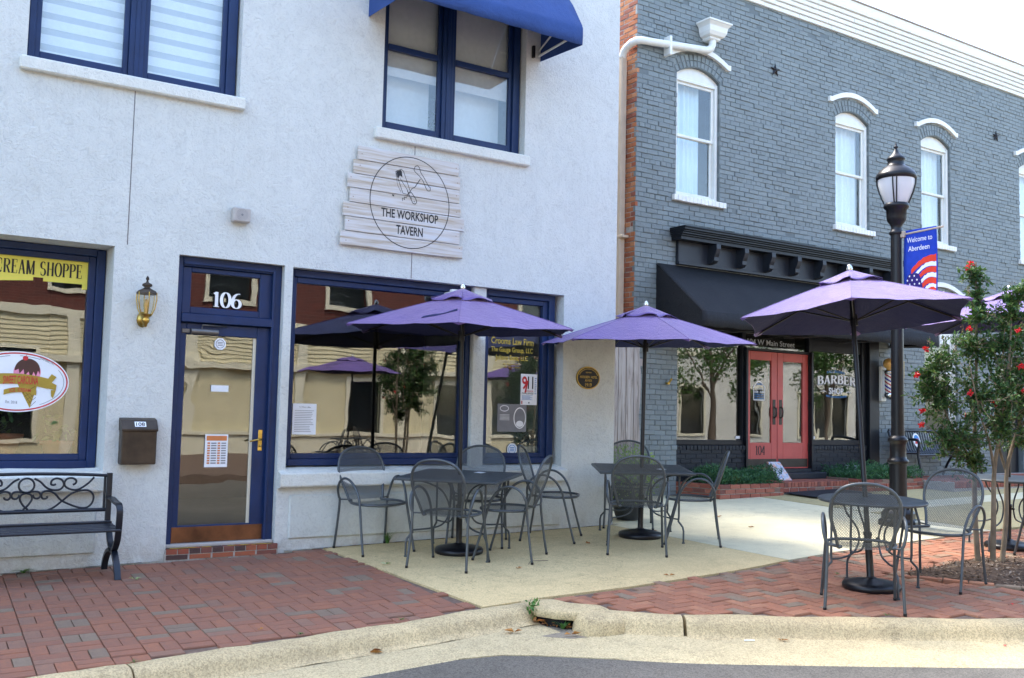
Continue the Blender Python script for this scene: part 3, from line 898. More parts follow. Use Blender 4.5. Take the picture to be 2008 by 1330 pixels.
# grime strip where the tavern wall meets the paving
mb = MB()
x = .2
while x < 7.5:
    w = random.uniform(.05, .2)
    if not 2.40 < x + w / 2 < 3.5:
        mb.add([(x, -.004, gz(x, 0) + .004), (x + w, -.004, gz(x + w, 0) + .004), (x + w, -.012 - random.random() * .03, gz(x + w, 0) + .005), (x, -.012 - random.random() * .03, gz(x, 0) + .005)], [(0, 3, 2, 1)])
    x += w
struct(mb, 'grime_strip', 'soil')
# brick terrace with bench behind the plaza
TZ = .42
terr = MB()
tp = [(15.2, 2.2), (15.2, .52), (30, .10), (30, 2.2)]
terr.prism(tp, lambda u, v, h: (u, v, h), .05, TZ - .012)
terr_o = struct(terr, 'brick_terrace', 'mortar')
ps = Pieces((0, 0, TZ - .02), (1, 0, 0), (0, 1, 0), (0, 0, 1))
for i in range(46):
    for j in range(17):
        x = 13.7 + i * .205 + (j % 2) * .1; y = .12 + j * .1025
        if inpoly(x, y, tp) and seg_dist(x, y, tp) > .05: ps.add(x, y, .1, .049, random.gauss(0, .005), -.03, .02 + random.gauss(0, .0015))
ps.flush(terr_o, 'brick', 'planter_brick', 120, .003)
ps = Pieces((15.22, .52, TZ - .10), (14.78, -.42, 0), (0, 0, 1), (-.42, -14.78, 0))
for i in range(70):
    ps.add(.05 + i * .105, .045, .048, .05, 0, -.02, .012 + random.gauss(0, .002))
ps.flush(terr_o, 'brick', 'planter_brick', 100, .003)
# ================================================================== TAVERN BUILDING
tav = thing('tavern_building', 'pale lavender stucco building with navy window frames and blue awning', 'building', (4.0, 0.0, 0.0))
def holed_wall(mb, x0, x1, z0, z1, holes, Y):
    xs = sorted({x0, x1, *[h[0] for h in holes], *[h[1] for h in holes]}); zs = sorted({z0, z1, *[h[2] for h in holes], *[h[3] for h in holes]})
    for i in range(len(xs) - 1):
        for j in range(len(zs) - 1):
            cx, cz = (xs[i] + xs[i + 1]) / 2, (zs[j] + zs[j + 1]) / 2
            if any(h[0] < cx < h[1] and h[2] < cz < h[3] for h in holes): continue
            mb.quad((xs[i], Y, zs[j]), (xs[i + 1], Y, zs[j]), (xs[i + 1], Y, zs[j + 1]), (xs[i], Y, zs[j + 1]))
    for a, b, c, d, dep in holes:
        mb.quad((b, Y, c), (b, Y + dep, c), (b, Y + dep, d), (b, Y, d)); mb.quad((a, Y + dep, c), (a, Y, c), (a, Y, d), (a, Y + dep, d))
        mb.quad((a, Y, d), (b, Y, d), (b, Y + dep, d), (a, Y + dep, d)); mb.quad((a, Y + dep, c), (b, Y + dep, c), (b, Y, c), (a, Y, c))
mb = MB()
holed_wall(mb, -7, 7.565, -.4, 7.9, [(-1.3, 1.885, .80, 2.762, .36), (2.444, 3.448, .03, 2.748, .16), (3.53, 6.80, .79, 2.742, .2), (1.10, 2.932, 4.28, 6.25, .2), (4.425, 6.203, 4.27, 6.35, .2)], 0.0)
mb.quad((7.565, 0, -.4), (7.565, 9, -.4), (7.565, 9, 7.9), (7.565, 0, 7.9))
mb.quad((-7, 9, -.4), (-7, 0, -.4), (-7, 0, 7.9), (-7, 9, 7.9))
mb.quad((7.565, 9, -.4), (-7, 9, -.4), (-7, 9, 7.9), (7.565, 9, 7.9))
mb.quad((-7, 0, 7.9), (7.565, 0, 7.9), (7.565, 9, 7.9), (-7, 9, 7.9))
wall = mb.build('wall', 'stucco', tav)
mb = MB(); mb.bbox(5.617, 5.778, .045, .2, .79, 2.741, .008); mb.build('pier', 'stucco', tav)
mb = MB(); mb.box(-6.9, 7.5, .40, 8.9, .05, .12); mb.box(-6.9, 7.5, .40, 8.9, 3.25, 3.4); mb.build('floor', 'interior', tav)
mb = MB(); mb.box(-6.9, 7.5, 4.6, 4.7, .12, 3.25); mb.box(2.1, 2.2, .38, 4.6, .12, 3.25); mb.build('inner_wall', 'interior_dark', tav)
# plaster control joints
for X, a, b in ((1.988, 2.785, 4.172), (4.815, 2.75, 4.148)):
    mb = MB(); mb.box(X - .004, X + .004, -.0015, .01, a, b); mb.build('control_joint', 'grey_metal', tav)
# sill caps and raised panels below the shop windows
def cap(x0, x1, name='sill_cap'):
    mb = MB()
    prof = [(.19, .815), (.05, .797), (-.075, .762), (-.085, .752), (-.085, .645), (-.078, .632), (-.03, .618), (.0, .615)]
    n = 14
    rows = [[(x0 + (x1 - x0) * i / n, y, z + .004 * sin(i * 1.9 + y * 30)) for i in range(n + 1)] for y, z in prof]
    v = [p for r in rows for p in r]; k = n + 1
    mb.add(v, [(j * k + i, (j + 1) * k + i, (j + 1) * k + i + 1, j * k + i + 1) for j in range(len(prof) - 1) for i in range(n)])
    for i in (0, n):
        q = [r[i] for r in rows] + [(rows[0][i][0], .19, .6)]; mb.add(q, [tuple(range(len(q)))])
    return mb.build(name, 'white_sill', tav)
cap(3.452, 6.83); cap(-1.4, 1.882)
mb = MB(); mb.bbox(3.575, 6.785, -.022, .01, .135, .548, .014); mb.build('raised_panel', 'stucco_base', tav)
mb = MB(); mb.bbox(-1.2, 1.845, -.022, .01, .10, .485, .014); mb.build('raised_panel', 'stucco_base', tav)

def window(parent, x0, x1, z0, z1, Y, fl, fr, fb, ft, mat='navy', gmat='shop_glass', name='window', step=.03, label=None):
    """frame with a stepped inner sash and one pane"""
    mb = MB(); a = .55
    for (k, dy) in ((0, 0), (1, step)):
        s0, s1 = (0, a) if k == 0 else (a, 1)
        xl0, xl1 = x0 + fl * s0, x0 + fl * s1; xr0, xr1 = x1 - fr * s1, x1 - fr * s0
        zb0, zb1 = z0 + fb * s0, z0 + fb * s1; zt0, zt1 = z1 - ft * s1, z1 - ft * s0
        y0, y1 = Y + dy, Y + dy + .07
        mb.bbox(xl0, xl1, y0, y1, zb0, zt1, .005); mb.bbox(xr0, xr1, y0, y1, zb0, zt1, .005)
        mb.bbox(xl1, xr0, y0, y1, zb0, zb1, .005); mb.bbox(xl1, xr0, y0, y1, zt0, zt1, .005)
    w = mb.build(name, mat, parent, label=label)
    p = MB(); yp = Y + step + .045
    p.box(x0 + fl - .01, x1 - fr + .01, yp, yp + .006, z0 + fb - .01, z1 - ft + .01)
    p.build('pane', gmat, w)
    return w
w_ice = window(tav, -1.28, 1.878, .806, 2.757, .30, .14, .135, .125, .115, label='ice cream shop window with plants behind the glass')
w_mid = window(tav, 3.54, 5.612, .822, 2.736, .10, .085, .10, .115, .125)
w_nar = window(tav, 5.783, 6.748, .822, 2.736, .10, .085, .15, .115, .125)
# upper windows: a pair of sashes each
def upper(x0, x1, z0, z1, Y, xm, rail, blind):
    mb = MB()
    mb.bbox(x0, x0 + .055, Y, Y + .08, z0, z1, .005); mb.bbox(x1 - .09, x1, Y, Y + .08, z0, z1, .005)
    mb.bbox(xm - .065, xm + .065, Y + .0, Y + .08, z0, z1, .005); mb.bbox(xm - .02, xm + .02, Y - .012, Y + .01, z0, z1, .004)
    mb.bbox(x0 + .055, xm - .065, Y + .01, Y + .08, z0, z0 + .04, .004); mb.bbox(xm + .065, x1 - .09, Y + .01, Y + .08, z0, z0 + .04, .004)
    w = mb.build('window', 'navy', tav)
    for a, b in ((x0 + .055, xm - .065), (xm + .065, x1 - .09)):
        mb = MB(); sw = .045
        mb.bbox(a, a + sw, Y + .03, Y + .07, z0 + .04, z1, .004); mb.bbox(b - sw, b, Y + .03, Y + .07, z0 + .04, z1, .004)
        mb.bbox(a + sw, b - sw, Y + .03, Y + .07, z0 + .04, z0 + .12, .004)
        if rail: mb.bbox(a + sw, b - sw, Y + .022, Y + .075, rail - .03, rail + .03, .004)
        mb.build('sash', 'navy' , w)
        mb = MB(); mb.box(a + sw - .005, b - sw + .005, Y + .05, Y + .055, z0 + .115, z1); mb.build('pane', 'upper_glass', w)
        if blind == 'zebra':
            z = z0 + .08; k = 0; m1, m2 = MB(), MB()
            while z < z1:
                hh = .085 if k % 2 == 0 else .058
                (m1 if k % 2 == 0 else m2).box(a + .01, b - .01, Y + .12 + .001 * k % .004, Y + .125, z, z + hh); z += hh; k += 1
            m1.build('roller_shade', 'shade_fabric', w); m2.build('shade_band', 'shade_band', w)
        else:
            m1 = MB(); z = 4.93
            while z < z1:
                m1.add([(a + .01, Y + .127, z), (b - .01, Y + .127, z), (b - .01, Y + .115, z + .0215), (a + .01, Y + .115, z + .0215)], [(0, 1, 2, 3)])
                z += .021
            m1.build('blind_slats', 'blind_slat', w, solid=.001)
            mb = MB(); mb.box(a + .005, b - .005, Y + .30, Y + .31, z0, z0 + .9); mb.build('net_curtain', 'shade_fabric', w)
    return w
upper(1.115, 2.918, 4.285, 6.2, .10, 2.005, None, 'zebra')
upper(4.432, 6.19, 4.275, 6.3, .10, 5.245, 5.205, 'slat')
for x0, x1 in ((1.045, 2.978), (4.335, 6.248)):
    mb = MB(); z0, z1 = (4.172, 4.287) if x0 < 3 else (4.15, 4.268)
    mb.bbox(x0, x1, -.065, .14, z0, z1, .012); mb.build('window_sill', 'white_sill', tav)

# door 106 with its transom
mb = MB(); Y = .07
mb.bbox(2.447, 2.505, Y, Y + .12, .12, 2.746, .005); mb.bbox(3.378, 3.446, Y, Y + .12, .12, 2.746, .005)
mb.bbox(2.505, 3.378, Y, Y + .12, 2.66, 2.746, .005); mb.bbox(2.505, 3.378, Y - .015, Y + .12, 2.145, 2.225, .006)
mb.bbox(3.355, 3.380, Y - .02, Y + .03, .12, 2.70, .004); mb.bbox(2.505, 3.355, Y - .02, Y + .03, 2.675, 2.70, .004)
door_f = mb.build('door_frame', 'navy', tav)
mb = MB(); yb = .10
for a, b, c, d in ((2.51, 2.59, 2.228, 2.658), (3.245, 3.374, 2.228, 2.658), (2.59, 3.245, 2.228, 2.29), (2.59, 3.245, 2.612, 2.658)): mb.bbox(a, b, yb, yb + .05, c, d, .005)
tr = mb.build('transom_window', 'navy', tav)
mb = MB(); mb.box(2.585, 3.25, yb + .03, yb + .035, 2.285, 2.617); mb.build('pane', 'shop_glass_wavy', tr)
mb = MB(); put_serif(mb, '106', front(yb - .004), 2.79, 3.065, 2.305, 2.445, .0, .17, .05); mb.build('number_lettering', 'ink_white', tr)
mb = MB(); put_serif(mb, '106', front(yb + .004), 2.80, 3.075, 2.298, 2.438, .0, .17, .05); mb.build('number_shadow', 'ink_black', tr)
mb = MB(); yd = .105
for a, b, c, d in ((2.508, 2.568, .135, 2.14), (3.235, 3.375, .135, 2.14), (2.568, 3.235, .135, .29), (2.568, 3.235, 2.035, 2.14)): mb.bbox(a, b, yd, yd + .05, c, d, .005)
door = mb.build('door', 'navy', tav, label='navy glazed door with copper kick plate')
mb = MB(); mb.box(2.56, 3.245, yd + .025, yd + .031, .28, 2.045); mb.build('pane', 'shop_glass_wavy', door)
mb = MB(); mb.box(3.205, 3.236, yd + .018, yd + .024, .29, 2.035); mb.build('glazing_bead', 'cream_trim', door)
mb = MB(); mb.bbox(2.512, 3.37, yd - .006, yd + .003, .137, .277, .002); mb.build('kick_plate', 'copper_plate', door)
mb = MB(); mb.bbox(3.285, 3.325, yd - .008, yd + .002, .965, 1.165, .008); mb.tube([(3.305, yd - .005, 1.075), (3.305, yd - .05, 1.075), (3.27, yd - .055, 1.073), (3.215, yd - .05, 1.062), (3.19, yd - .045, 1.055)], .009, 8); mb.lathe([(0, 0), (.012, .002), (.012, .02), (0, .022)], 12, (3.305, yd - .015, 1.0)); mb.build('handle', 'brass', door)
mb = MB(); mb.bbox(2.525, 2.60, yd - .012, yd + .002, 2.045, 2.085, .004); mb.tube([(2.60, yd - .03, 2.063), (2.85, yd - .03, 2.063)], .026, 12); mb.tube([(2.70, yd - .03, 2.09), (2.70, yd - .035, 2.125), (2.93, yd - .03, 2.122), (2.71, yd - .02, 2.13)], .006, 6); mb.build('door_closer', 'grey_metal', door)
# step
stp = MB(); stp.box(2.43, 3.475, -.03, .2, -.1, .055); stp.box(2.436, 3.47, -.028, .2, .05, .098); step_o = stp.build('door_step', 'mortar', tav)
mb = MB(); mb.bbox(2.45, 3.445, .03, .2, .10, .134, .008); mb.build('threshold', 'plastic_grey', tav)
ps = Pieces((2.438, -.03, .0), (1, 0, 0), (0, 0, 1), (0, -1, 0))
for i in range(10): ps.add(.052 + i * .1035, .078, .047, .023, random.gauss(0, .01), -.03, .008)
for i in range(5): ps.add(.10 + i * .207, .028, .095, .020, random.gauss(0, .006), -.03, .007)
ps.flush(step_o, 'brick', 'step_brick', 50, .004, org=root_of(step_o))
ps = Pieces((2.438, -.03, .098), (1, 0, 0), (0, 1, 0), (0, 0, 1))
for i in range(10): ps.add(.052 + i * .1035, .045, .047, .045, random.gauss(0, .01), -.03, .006)
ps.flush(step_o, 'brick', 'step_brick', 50, .004, org=root_of(step_o))
mb = MB()
for i, (a, b) in enumerate(((2.46, 2.72), (2.75, 2.86), (2.98, 3.08), (3.10, 3.20), (3.21, 3.42))):
    mb.add([(a, -.034 + .004 * i % .01, .1062), (b, -.034, .1062), (b - .02, -.006, .1064), (a + .03, .0, .1064)], [(0, 1, 2, 3)])
mb.build('yellow_paint', 'ink_yellow', step_o)

# blue awning over the upper window
x0, x1 = 4.235, 6.398
aw = MB(); n = 16
def aprof(t): return [(.0, 6.62), (-.30, 6.26), (-.60, 5.86), (-.775, 5.585), (-.79, 5.545), (-.792, 5.45), (-.785, 5.362)][t]
rows = []
for j in range(7):
    y, z = aprof(j)
    rows.append([(x0 + (x1 - x0) * i / n, y + (.012 * sin(i * .9 + j) if j in (1, 2) else 0), z - (.012 * sin(pi * i / n) if j < 5 else .004 * sin(i * 2.2))) for i in range(n + 1)])
v = [p for r in rows for p in r]; k = n + 1
aw.add(v, [(j * k + i, (j + 1) * k + i, (j + 1) * k + i + 1, j * k + i + 1) for j in range(6) for i in range(n)], True)
awn = aw.build('awning', 'awning_blue', tav, solid=.004)
for X in (x0, x1):
    mb = MB(); q = [(X, 0, 6.60), (X, -.30, 6.25), (X, -.60, 5.85), (X, -.788, 5.54), (X, -.783, 5.365), (X, -.4, 5.385), (X, 0, 5.405)]
    mb.add(q, [tuple(range(7))]); mb.build('end_flap', 'awning_blue', awn, solid=.003)
mb = MB(); mb.tube([(x0 + .02, -.775, 5.53), (x1 - .02, -.775, 5.53)], .014, 8)
for X in (x0 + .03, x1 - .03): mb.tube([(X, -.01, 5.46), (X, -.775, 5.50)], .014, 8); mb.tube([(X, -.01, 5.52), (X, -.5, 5.75)], .010, 8)
mb.build('awning_frame', 'white_paint', awn)
mb = MB(); mb.bbox(6.27, 6.30, -.04, 0.0, 5.42, 5.56, .004); mb.build('wall_bracket', 'black_metal', awn)

# lettering and print on the shop windows
f = front(.30 + .075 - .002)
mb = MB(); mb.flat([(-.9, 2.40), (.82, 2.40), (1.30, 2.44), (1.30, 2.47), (1.38, 2.47), (1.38, 2.44), (1.70, 2.44), (1.70, 2.395), (1.752, 2.395), (1.752, 2.655), (-.9, 2.655)], f, .0)
mb.build('window_banner', 'banner_yellow', w_ice)
mb = MB(); put_serif(mb, 'ICE CREAM SHOPPE'[4:], f, 1.0, 1.70, 2.49, 2.612, .002, .17, .04, gap=.05); mb.build('lettering', 'ink_black', w_ice)
# oval ice cream sign on the glass
sg = thing('window_sign', 'white oval ice cream cone sign with red rim on the shop window', 'sign', (1.22, .36, 1.30))
f = front(.368); cu, cv = 1.22, 1.552
def sub(mat, name, fn_, parent=None):
    mb = MB(); fn_(mb); return mb.build(name, mat, parent or sg)
def oval(mb): mb.prism([(cu + .415 * cos(2 * pi * i / 60), cv + .262 * sin(2 * pi * i / 60)) for i in range(60)], f, -.002, .003)
ov = sub('paper', 'oval_panel', oval)
def inks(mb): ring(mb, f, cu, cv, .405, .252, .012, .004, 80)
sub('ink_red', 'rim_line', inks)
def thin_(mb): ring(mb, f, cu, cv, .375, .226, .004, .004, 40, 62, 88); ring(mb, f, cu, cv, .375, .226, .004, .004, 40, -60, 30); ring(mb, f, cu, cv, .375, .226, .004, .004, 30, 100, 250)
sub('ink_grey', 'inner_line', thin_)
kx = cu + .075                                    # the cone stands a little right of the middle
def cone(mb): mb.flat([(kx - .07, cv - .02), (kx + .085, cv + .05), (kx + .085, cv - .03), (kx + .035, cv - .225)], f, .0045)
sub('ink_cone', 'cone', cone)
def cgrid(mb):
    for t in range(5):
        stroke(mb, f, [(kx - .055 + t * .022, cv - .05 - t * .002), (kx + .045 + t * .006, cv - .19 + t * .03)], .003, .005)
        stroke(mb, f, [(kx + .08, cv - .03 - t * .034), (kx - .03 + t * .017, cv - .10 - t * .028)], .003, .0053)
sub('ink_choc', 'cone_grid', cgrid)
def scoop(mb): mb.flat([(kx - .10 + .108 * cos(a) + .1, cv + .085 + .10 * sin(a)) for a in [2 * pi * i / 30 for i in range(30)]], f, .0055)
sub('ink_pink', 'scoop', scoop)
def choc(mb):
    P = [(kx - .098, cv + .095)] + [(kx + .0 + .10 * cos(a), cv + .105 + .098 * sin(a)) for a in [pi - pi * i / 20 for i in range(21)]]
    P += [(kx + .10, cv + .07), (kx + .085, cv + .10), (kx + .07, cv + .05), (kx + .05, cv + .09), (kx + .03, cv + .03), (kx + .01, cv + .09), (kx - .02, cv + .05), (kx - .03, cv + .11), (kx - .06, cv + .07), (kx - .07, cv + .11)]
    mb.flat(P[::-1], f, .0065)
sub('ink_choc', 'chocolate_sauce', choc)
def cherry(mb): disc(mb, f, kx - .02, cv + .205, .022, .02, .0075, 16); stroke(mb, f, [(kx - .02, cv + .22), (kx - .005, cv + .245)], .004, .0078)
sub('ink_red', 'cherry', cherry)
def ribbon(mb):
    n = 16; P = []; x0_, x1_ = cu - .33, cu + .245
    for i in range(n + 1):
        t = i / n; x = x0_ + (x1_ - x0_) * t; arc_ = .035 * (1 - (2 * t - 1) ** 2)
        P += [f(x, cv - .055 + arc_, .0085), f(x, cv + .035 + arc_, .0085)]
    mb.add(P, [(2 * i, 2 * i + 2, 2 * i + 3, 2 * i + 1) for i in range(n)])
    mb.flat([(cu + .235, cv - .05), (cu + .31, cv - .065), (cu + .315, cv - .02), (cu + .275, cv + .0), (cu + .31, cv + .05), (cu + .27, cv + .075), (cu + .245, cv + .035)], f, .009)
    mb.flat([(cu + .27, cv - .065), (cu + .31, cv - .065), (cu + .29, cv - .135), (cu + .275, cv - .12)], f, .0092)
    P = []
    for i in range(n + 1):
        t = i / n; x = cu - .10 + .255 * t; arc_ = .025 * (1 - (2 * t - 1) ** 2)
        P += [f(x, cv - .115 + arc_, .0105), f(x, cv - .072 + arc_, .0105)]
    mb.add(P, [(2 * i, 2 * i + 2, 2 * i + 3, 2 * i + 1) for i in range(n)])
sub('ink_cone', 'ribbon', ribbon)
def rtext(mb): put_text(mb, 'SWEET CAROLINA', f, cu - .11, cu + .165, cv - .022, cv + .048, .012, .012, .006)
sub('ink_red', 'ribbon_lettering', rtext)
def rtext(mb): put_text(mb, 'ICE  CREAM', f, cu - .055, cu + .11, cv - .09, cv - .058, .012, .01, .005)
sub('ink_red', 'ribbon_lettering', rtext)
def stext(mb):
    put_text(mb, 'Aberdeen, NC', f, cu + .17, cu + .285, cv + .205, cv + .235, .0045, 0, 0, -.45); put_text(mb, 'Est. 2018', f, cu - .08, cu + .01, cv - .185, cv - .160, .0045, 0, 0, -.08)
sub('ink_grey', 'small_lettering', stext)
# narrow window lettering
f = front(.10 + .073)
for tx, u0, u1, v0, v1, bo in (('Crooms Law Firm', 5.93, 6.505, 2.150, 2.225, .016), ('The Gauge Group, LLC', 5.93, 6.495, 2.062, 2.118, .014), ('Juliano Sons, LLC', 5.99, 6.43, 1.972, 2.030, .014), ('By Appointment', 6.10, 6.33, 1.915, 1.938, .008), ('call for an hour', 6.10, 6.33, 1.885, 1.905, .008)):
    mb = MB(); put_text(mb, tx, f, u0, u1, v0, v1, 0, bo); mb.build('gold_lettering', 'gold_leaf', w_nar)
# papers taped behind the glass
def poster(label, u0, u1, v0, v1, Y, cat='poster', bg_='paper'):
    t = thing('window_poster', label, cat, ((u0 + u1) / 2, Y, v0)); mb = MB(); mb.box(u0, u1, Y, Y + .0015, v0, v1); mb.build('sheet', bg_, t); return t, front(Y - .001)
t, f = poster('white poster with red and black 9/11 lettering on narrow tavern window', 6.335, 6.56, 1.475, 1.825, .166)
for tx, q in (('9', (6.35, 6.42, 1.655, 1.80, .001, .02)), ('/', (6.385, 6.44, 1.62, 1.75, .0015, .03)), ('HONOR', (6.40, 6.51, 1.622, 1.64, .001, .01))): mb = MB(); put_text(mb, tx, f, *q); mb.build('red_print', 'ink_red', t)
mb = MB(); rect(mb, f, 6.345, 6.36, 1.485, 1.52, .001); mb.build('red_block', 'ink_red', t)
mb = MB(); put_text(mb, '11', f, 6.43, 6.505, 1.66, 1.80, .001, .02); put_text(mb, 'CHALLENGE', f, 6.35, 6.51, 1.596, 1.616, .001, .012); disc(mb, f, 6.45, 1.50, .008, .01, .001, 12); mb.build('black_print', 'ink_black', t)
mb = MB()
for i in range(7): rect(mb, f, 6.352, 6.50 - .02 * (i % 3), 1.532 + i * .008, 1.535 + i * .008, .001)
for i in range(9): rect(mb, f, 6.525, 6.55 - .006 * (i % 2), 1.60 + i * .022, 1.608 + i * .022, .001)
mb.build('small_print', 'ink_blue', t)
t, f = poster('white typed notice in lower left corner of wide tavern window', 3.645, 3.892, 1.122, 1.425, .166, 'notice')
mb = MB(); put_text(mb, 'To Whom It May', f, 3.71, 3.83, 1.385, 1.398, .001, .01)
for i in range(13): rect(mb, f, 3.665, 3.87 - .05 * random.random(), 1.15 + i * .017, 1.154 + i * .017, .001)
mb.build('print', 'ink_grey', t)
t, f = poster('white and orange timetable sheet taped inside the navy door glass', 2.788, 3.002, .815, 1.118, .118, 'notice')
mb = MB(); rect(mb, f, 2.80, 2.99, 1.06, 1.105, .001)
for i in range(9): rect(mb, f, 2.81, 2.835, .845 + i * .023, .86 + i * .023, .001); rect(mb, f, 2.905, 2.93, .845 + i * .023, .86 + i * .023, .001)
mb.build('orange_print', 'ink_orange', t)
mb = MB()
for i in range(9): rect(mb, f, 2.845, 2.895, .847 + i * .023, .858 + i * .023, .001); rect(mb, f, 2.94, 2.985, .847 + i * .023, .858 + i * .023, .001)
mb.build('grey_print', 'ink_grey', t)
def sticker(label, u, v, r, Y, n=8, mat='paper', inkmat='ink_grey'):
    t = thing('round_sticker', label, 'sticker', (u, Y, v - r)); f = front(Y); mb = MB(); mb.prism([(u + r * cos(2 * pi * (i + .5) / n), v + r * sin(2 * pi * (i + .5) / n)) for i in range(n)], f, 0, .001); mb.build('sheet', mat, t)
    mb = MB(); ring(mb, f, u, v, r * .72, r * .72, r * .1, .002, 30)
    for i in range(3): rect(mb, f, u - r * .42, u + r * .42, v - r * .3 + i * r * .25, v - r * .18 + i * r * .25, .002)
    mb.build('print', inkmat, t)
sticker('white octagonal sticker near the top of navy door glass', 2.888, 1.962, .058, .118)
sticker('pale blue octagonal sticker low on narrow tavern window', 6.235, .975, .07, .166, 8, 'shade_fabric', 'ink_blue')
tmesh(MB().box(2.82, 2.985, .116, .1175, 1.515, 1.575), 'paper_strip', 'shade_fabric', 'pale blue paper strip across the middle of navy door glass', 'sticker', (2.9, .116, 1.515))
t, f = poster('faint grey menu decal with white emblem on narrow tavern window', 6.03, 6.42, 1.17, 1.48, .1665, 'decal', 'ink_grey')
mb = MB(); ring(mb, f, 6.33, 1.325, .085, .12, .012, .001, 30); disc(mb, f, 6.33, 1.26, .05, .035, .0012, 16); ring(mb, f, 6.12, 1.43, .06, .035, .008, .001, 20)
for i in range(5): rect(mb, f, 6.06, 6.19, 1.30 + i * .014, 1.304 + i * .014, .001)
mb.build('white_print', 'ink_white', t)

# things behind the glass
def potplant(x, y, z, r, h, label, n=40):
    t = thing('flower_pot', label, 'pot plant', (x, y, z))
    mb = MB(); mb.lathe([(r * .72, 0), (r * .95, h * .75), (r * 1.08, h * .75), (r * 1.1, h), (r * .95, h), (r * .9, h * .85), (0, h * .85)], 20, (x, y, z)); mb.build('pot', 'terracotta', t)
    mb = MB()
    for i in range(n):
        p = Vector((x, y, z + h)); d = rdir(); d.z = abs(d.z) + .4; q = p + d.normalized() * random.uniform(.04, .35)
        leaf(mb, q, rdir(), rdir(), random.uniform(.05, .1), .045)
    mb.build('foliage', 'street_leaf', t)
mb = MB(); mb.box(-1.3, 1.95, .40, .95, .80, .905); mb.build('window_ledge', 'interior', tav)
potplant(1.60, .60, .905, .13, .13, 'small terracotta pot at right end of the ice cream window')
potplant(1.15, .66, .905, .17, .19, 'large terracotta pot behind the oval ice cream sign')
t = thing('herb_trough', 'white trough of grey-green herbs inside narrow tavern window', 'planter', (6.50, .42, .9))
mb = MB(); mb.box(6.42, 6.72, .32, .50, .62, 1.0); mb.build('trough', 'white_paint', t)
mb = MB()
for i in range(110):
    leaf(mb, Vector((random.uniform(6.44, 6.70), random.uniform(.34, .48), 1.0 + random.random() ** 1.5 * .2)), rdir() + Vector((0, 0, .8)), rdir(), .05, .014)
mb.build('foliage', 'lavender_plant', t)

# ------------------------------------------------------------------ things on the tavern wall
sg = thing('plank_sign', 'whitewashed plank sign reading The Workshop Tavern', 'sign', (4.72, 0, 3.0))
rows = [(4.150, 5.330), (4.108, 5.352), (4.050, 5.345), (4.078, 5.365), (4.010, 5.412), (4.035, 5.362), (3.990, 5.402)]
zt = 4.040; ph = .1475
for i, (a, b) in enumerate(rows):
    z1 = zt - i * ph; z0 = z1 - ph + .006
    mb = MB(); mb.bbox(a, b, -.045, -.02, z0, z1, .004); mb.build('plank', 'whitewash', sg)
mb = MB()
for X in (4.3, 5.15): mb.box(X, X + .06, -.02, 0, 3.05, 4.0)
mb.build('batten', 'fence_wood', sg)
f = front(-.0462)
mb = MB(); ring(mb, f, 4.757, 3.532, .466, .482, .009, 0, 90); mb.build('circle_line', 'ink_black', sg)
mb = MB(); put_text(mb, 'THE WORKSHOP', f, 4.425, 5.090, 3.352, 3.442, .0, .022); mb.build('lettering', 'ink_black', sg); mb = MB(); put_text(mb, 'TAVERN', f, 4.60, 4.912, 3.192, 3.285, .0, .022)
mb.build('lettering', 'ink_black', sg)
mb = MB()                                        # cleaver crossed with a corkscrew
def cl(pts, w=.006, h=.0002): stroke(mb, f, pts, w, h)
C0 = (4.60, 3.93)
mb.flat([(4.585, 3.835), (4.632, 3.86), (4.645, 3.845), (4.655, 3.785), (4.625, 3.80), (4.605, 3.765)], f, .0001)
cl([(4.575, 3.835), (4.640, 3.87), (4.665, 3.85), (4.755, 3.64), (4.715, 3.615), (4.665, 3.62), (4.575, 3.835)])
cl([(4.575, 3.835), (4.60, 3.70), (4.645, 3.625)], .004)
cl([(4.715, 3.655), (4.745, 3.60), (4.785, 3.53), (4.815, 3.525), (4.83, 3.55), (4.815, 3.585), (4.76, 3.645)], .008)
for q in ((4.735, 3.635), (4.765, 3.585), (4.80, 3.55)): disc(mb, f, q[0], q[1], .006, .006, .0003, 8)
for i in range(8): cl([(4.63 + .012 * i, 3.77 - .015 * i), (4.64 + .012 * i, 3.755 - .015 * i)], .006, .0004)
cl([(4.785, 3.885), (4.80, 3.925), (4.83, 3.935), (4.85, 3.915), (4.865, 3.87), (4.91, 3.815), (4.965, 3.735), (4.985, 3.725), (4.985, 3.69), (4.955, 3.685), (4.935, 3.71), (4.895, 3.785), (4.85, 3.83), (4.80, 3.865), (4.785, 3.885)], .007)
cl([(4.865, 3.80), (4.80, 3.70), (4.775, 3.69)], .008)
cl([(4.775, 3.69), (4.72, 3.61), (4.73, 3.595), (4.70, 3.60), (4.71, 3.575), (4.68, 3.585), (4.69, 3.555), (4.66, 3.57), (4.665, 3.54)], .006)
cl([(4.545, 3.59), (4.565, 3.575)], .01); cl([(4.545, 3.575), (4.567, 3.592)], .006)
mb.build('cleaver_drawing', 'ink_black', sg)
mb = MB()
for i, (a, b) in enumerate(rows):
    for X in (a + .04, b - .05): mb.lathe([(.0045, 0), (.0, .001)], 8, (0, 0, 0)) if False else disc(mb, f, X + random.uniform(-.01, .03), zt - i * ph - random.uniform(.03, .11), .005, .005, .0003, 8)
mb.build('nail_heads', 'rust', sg)

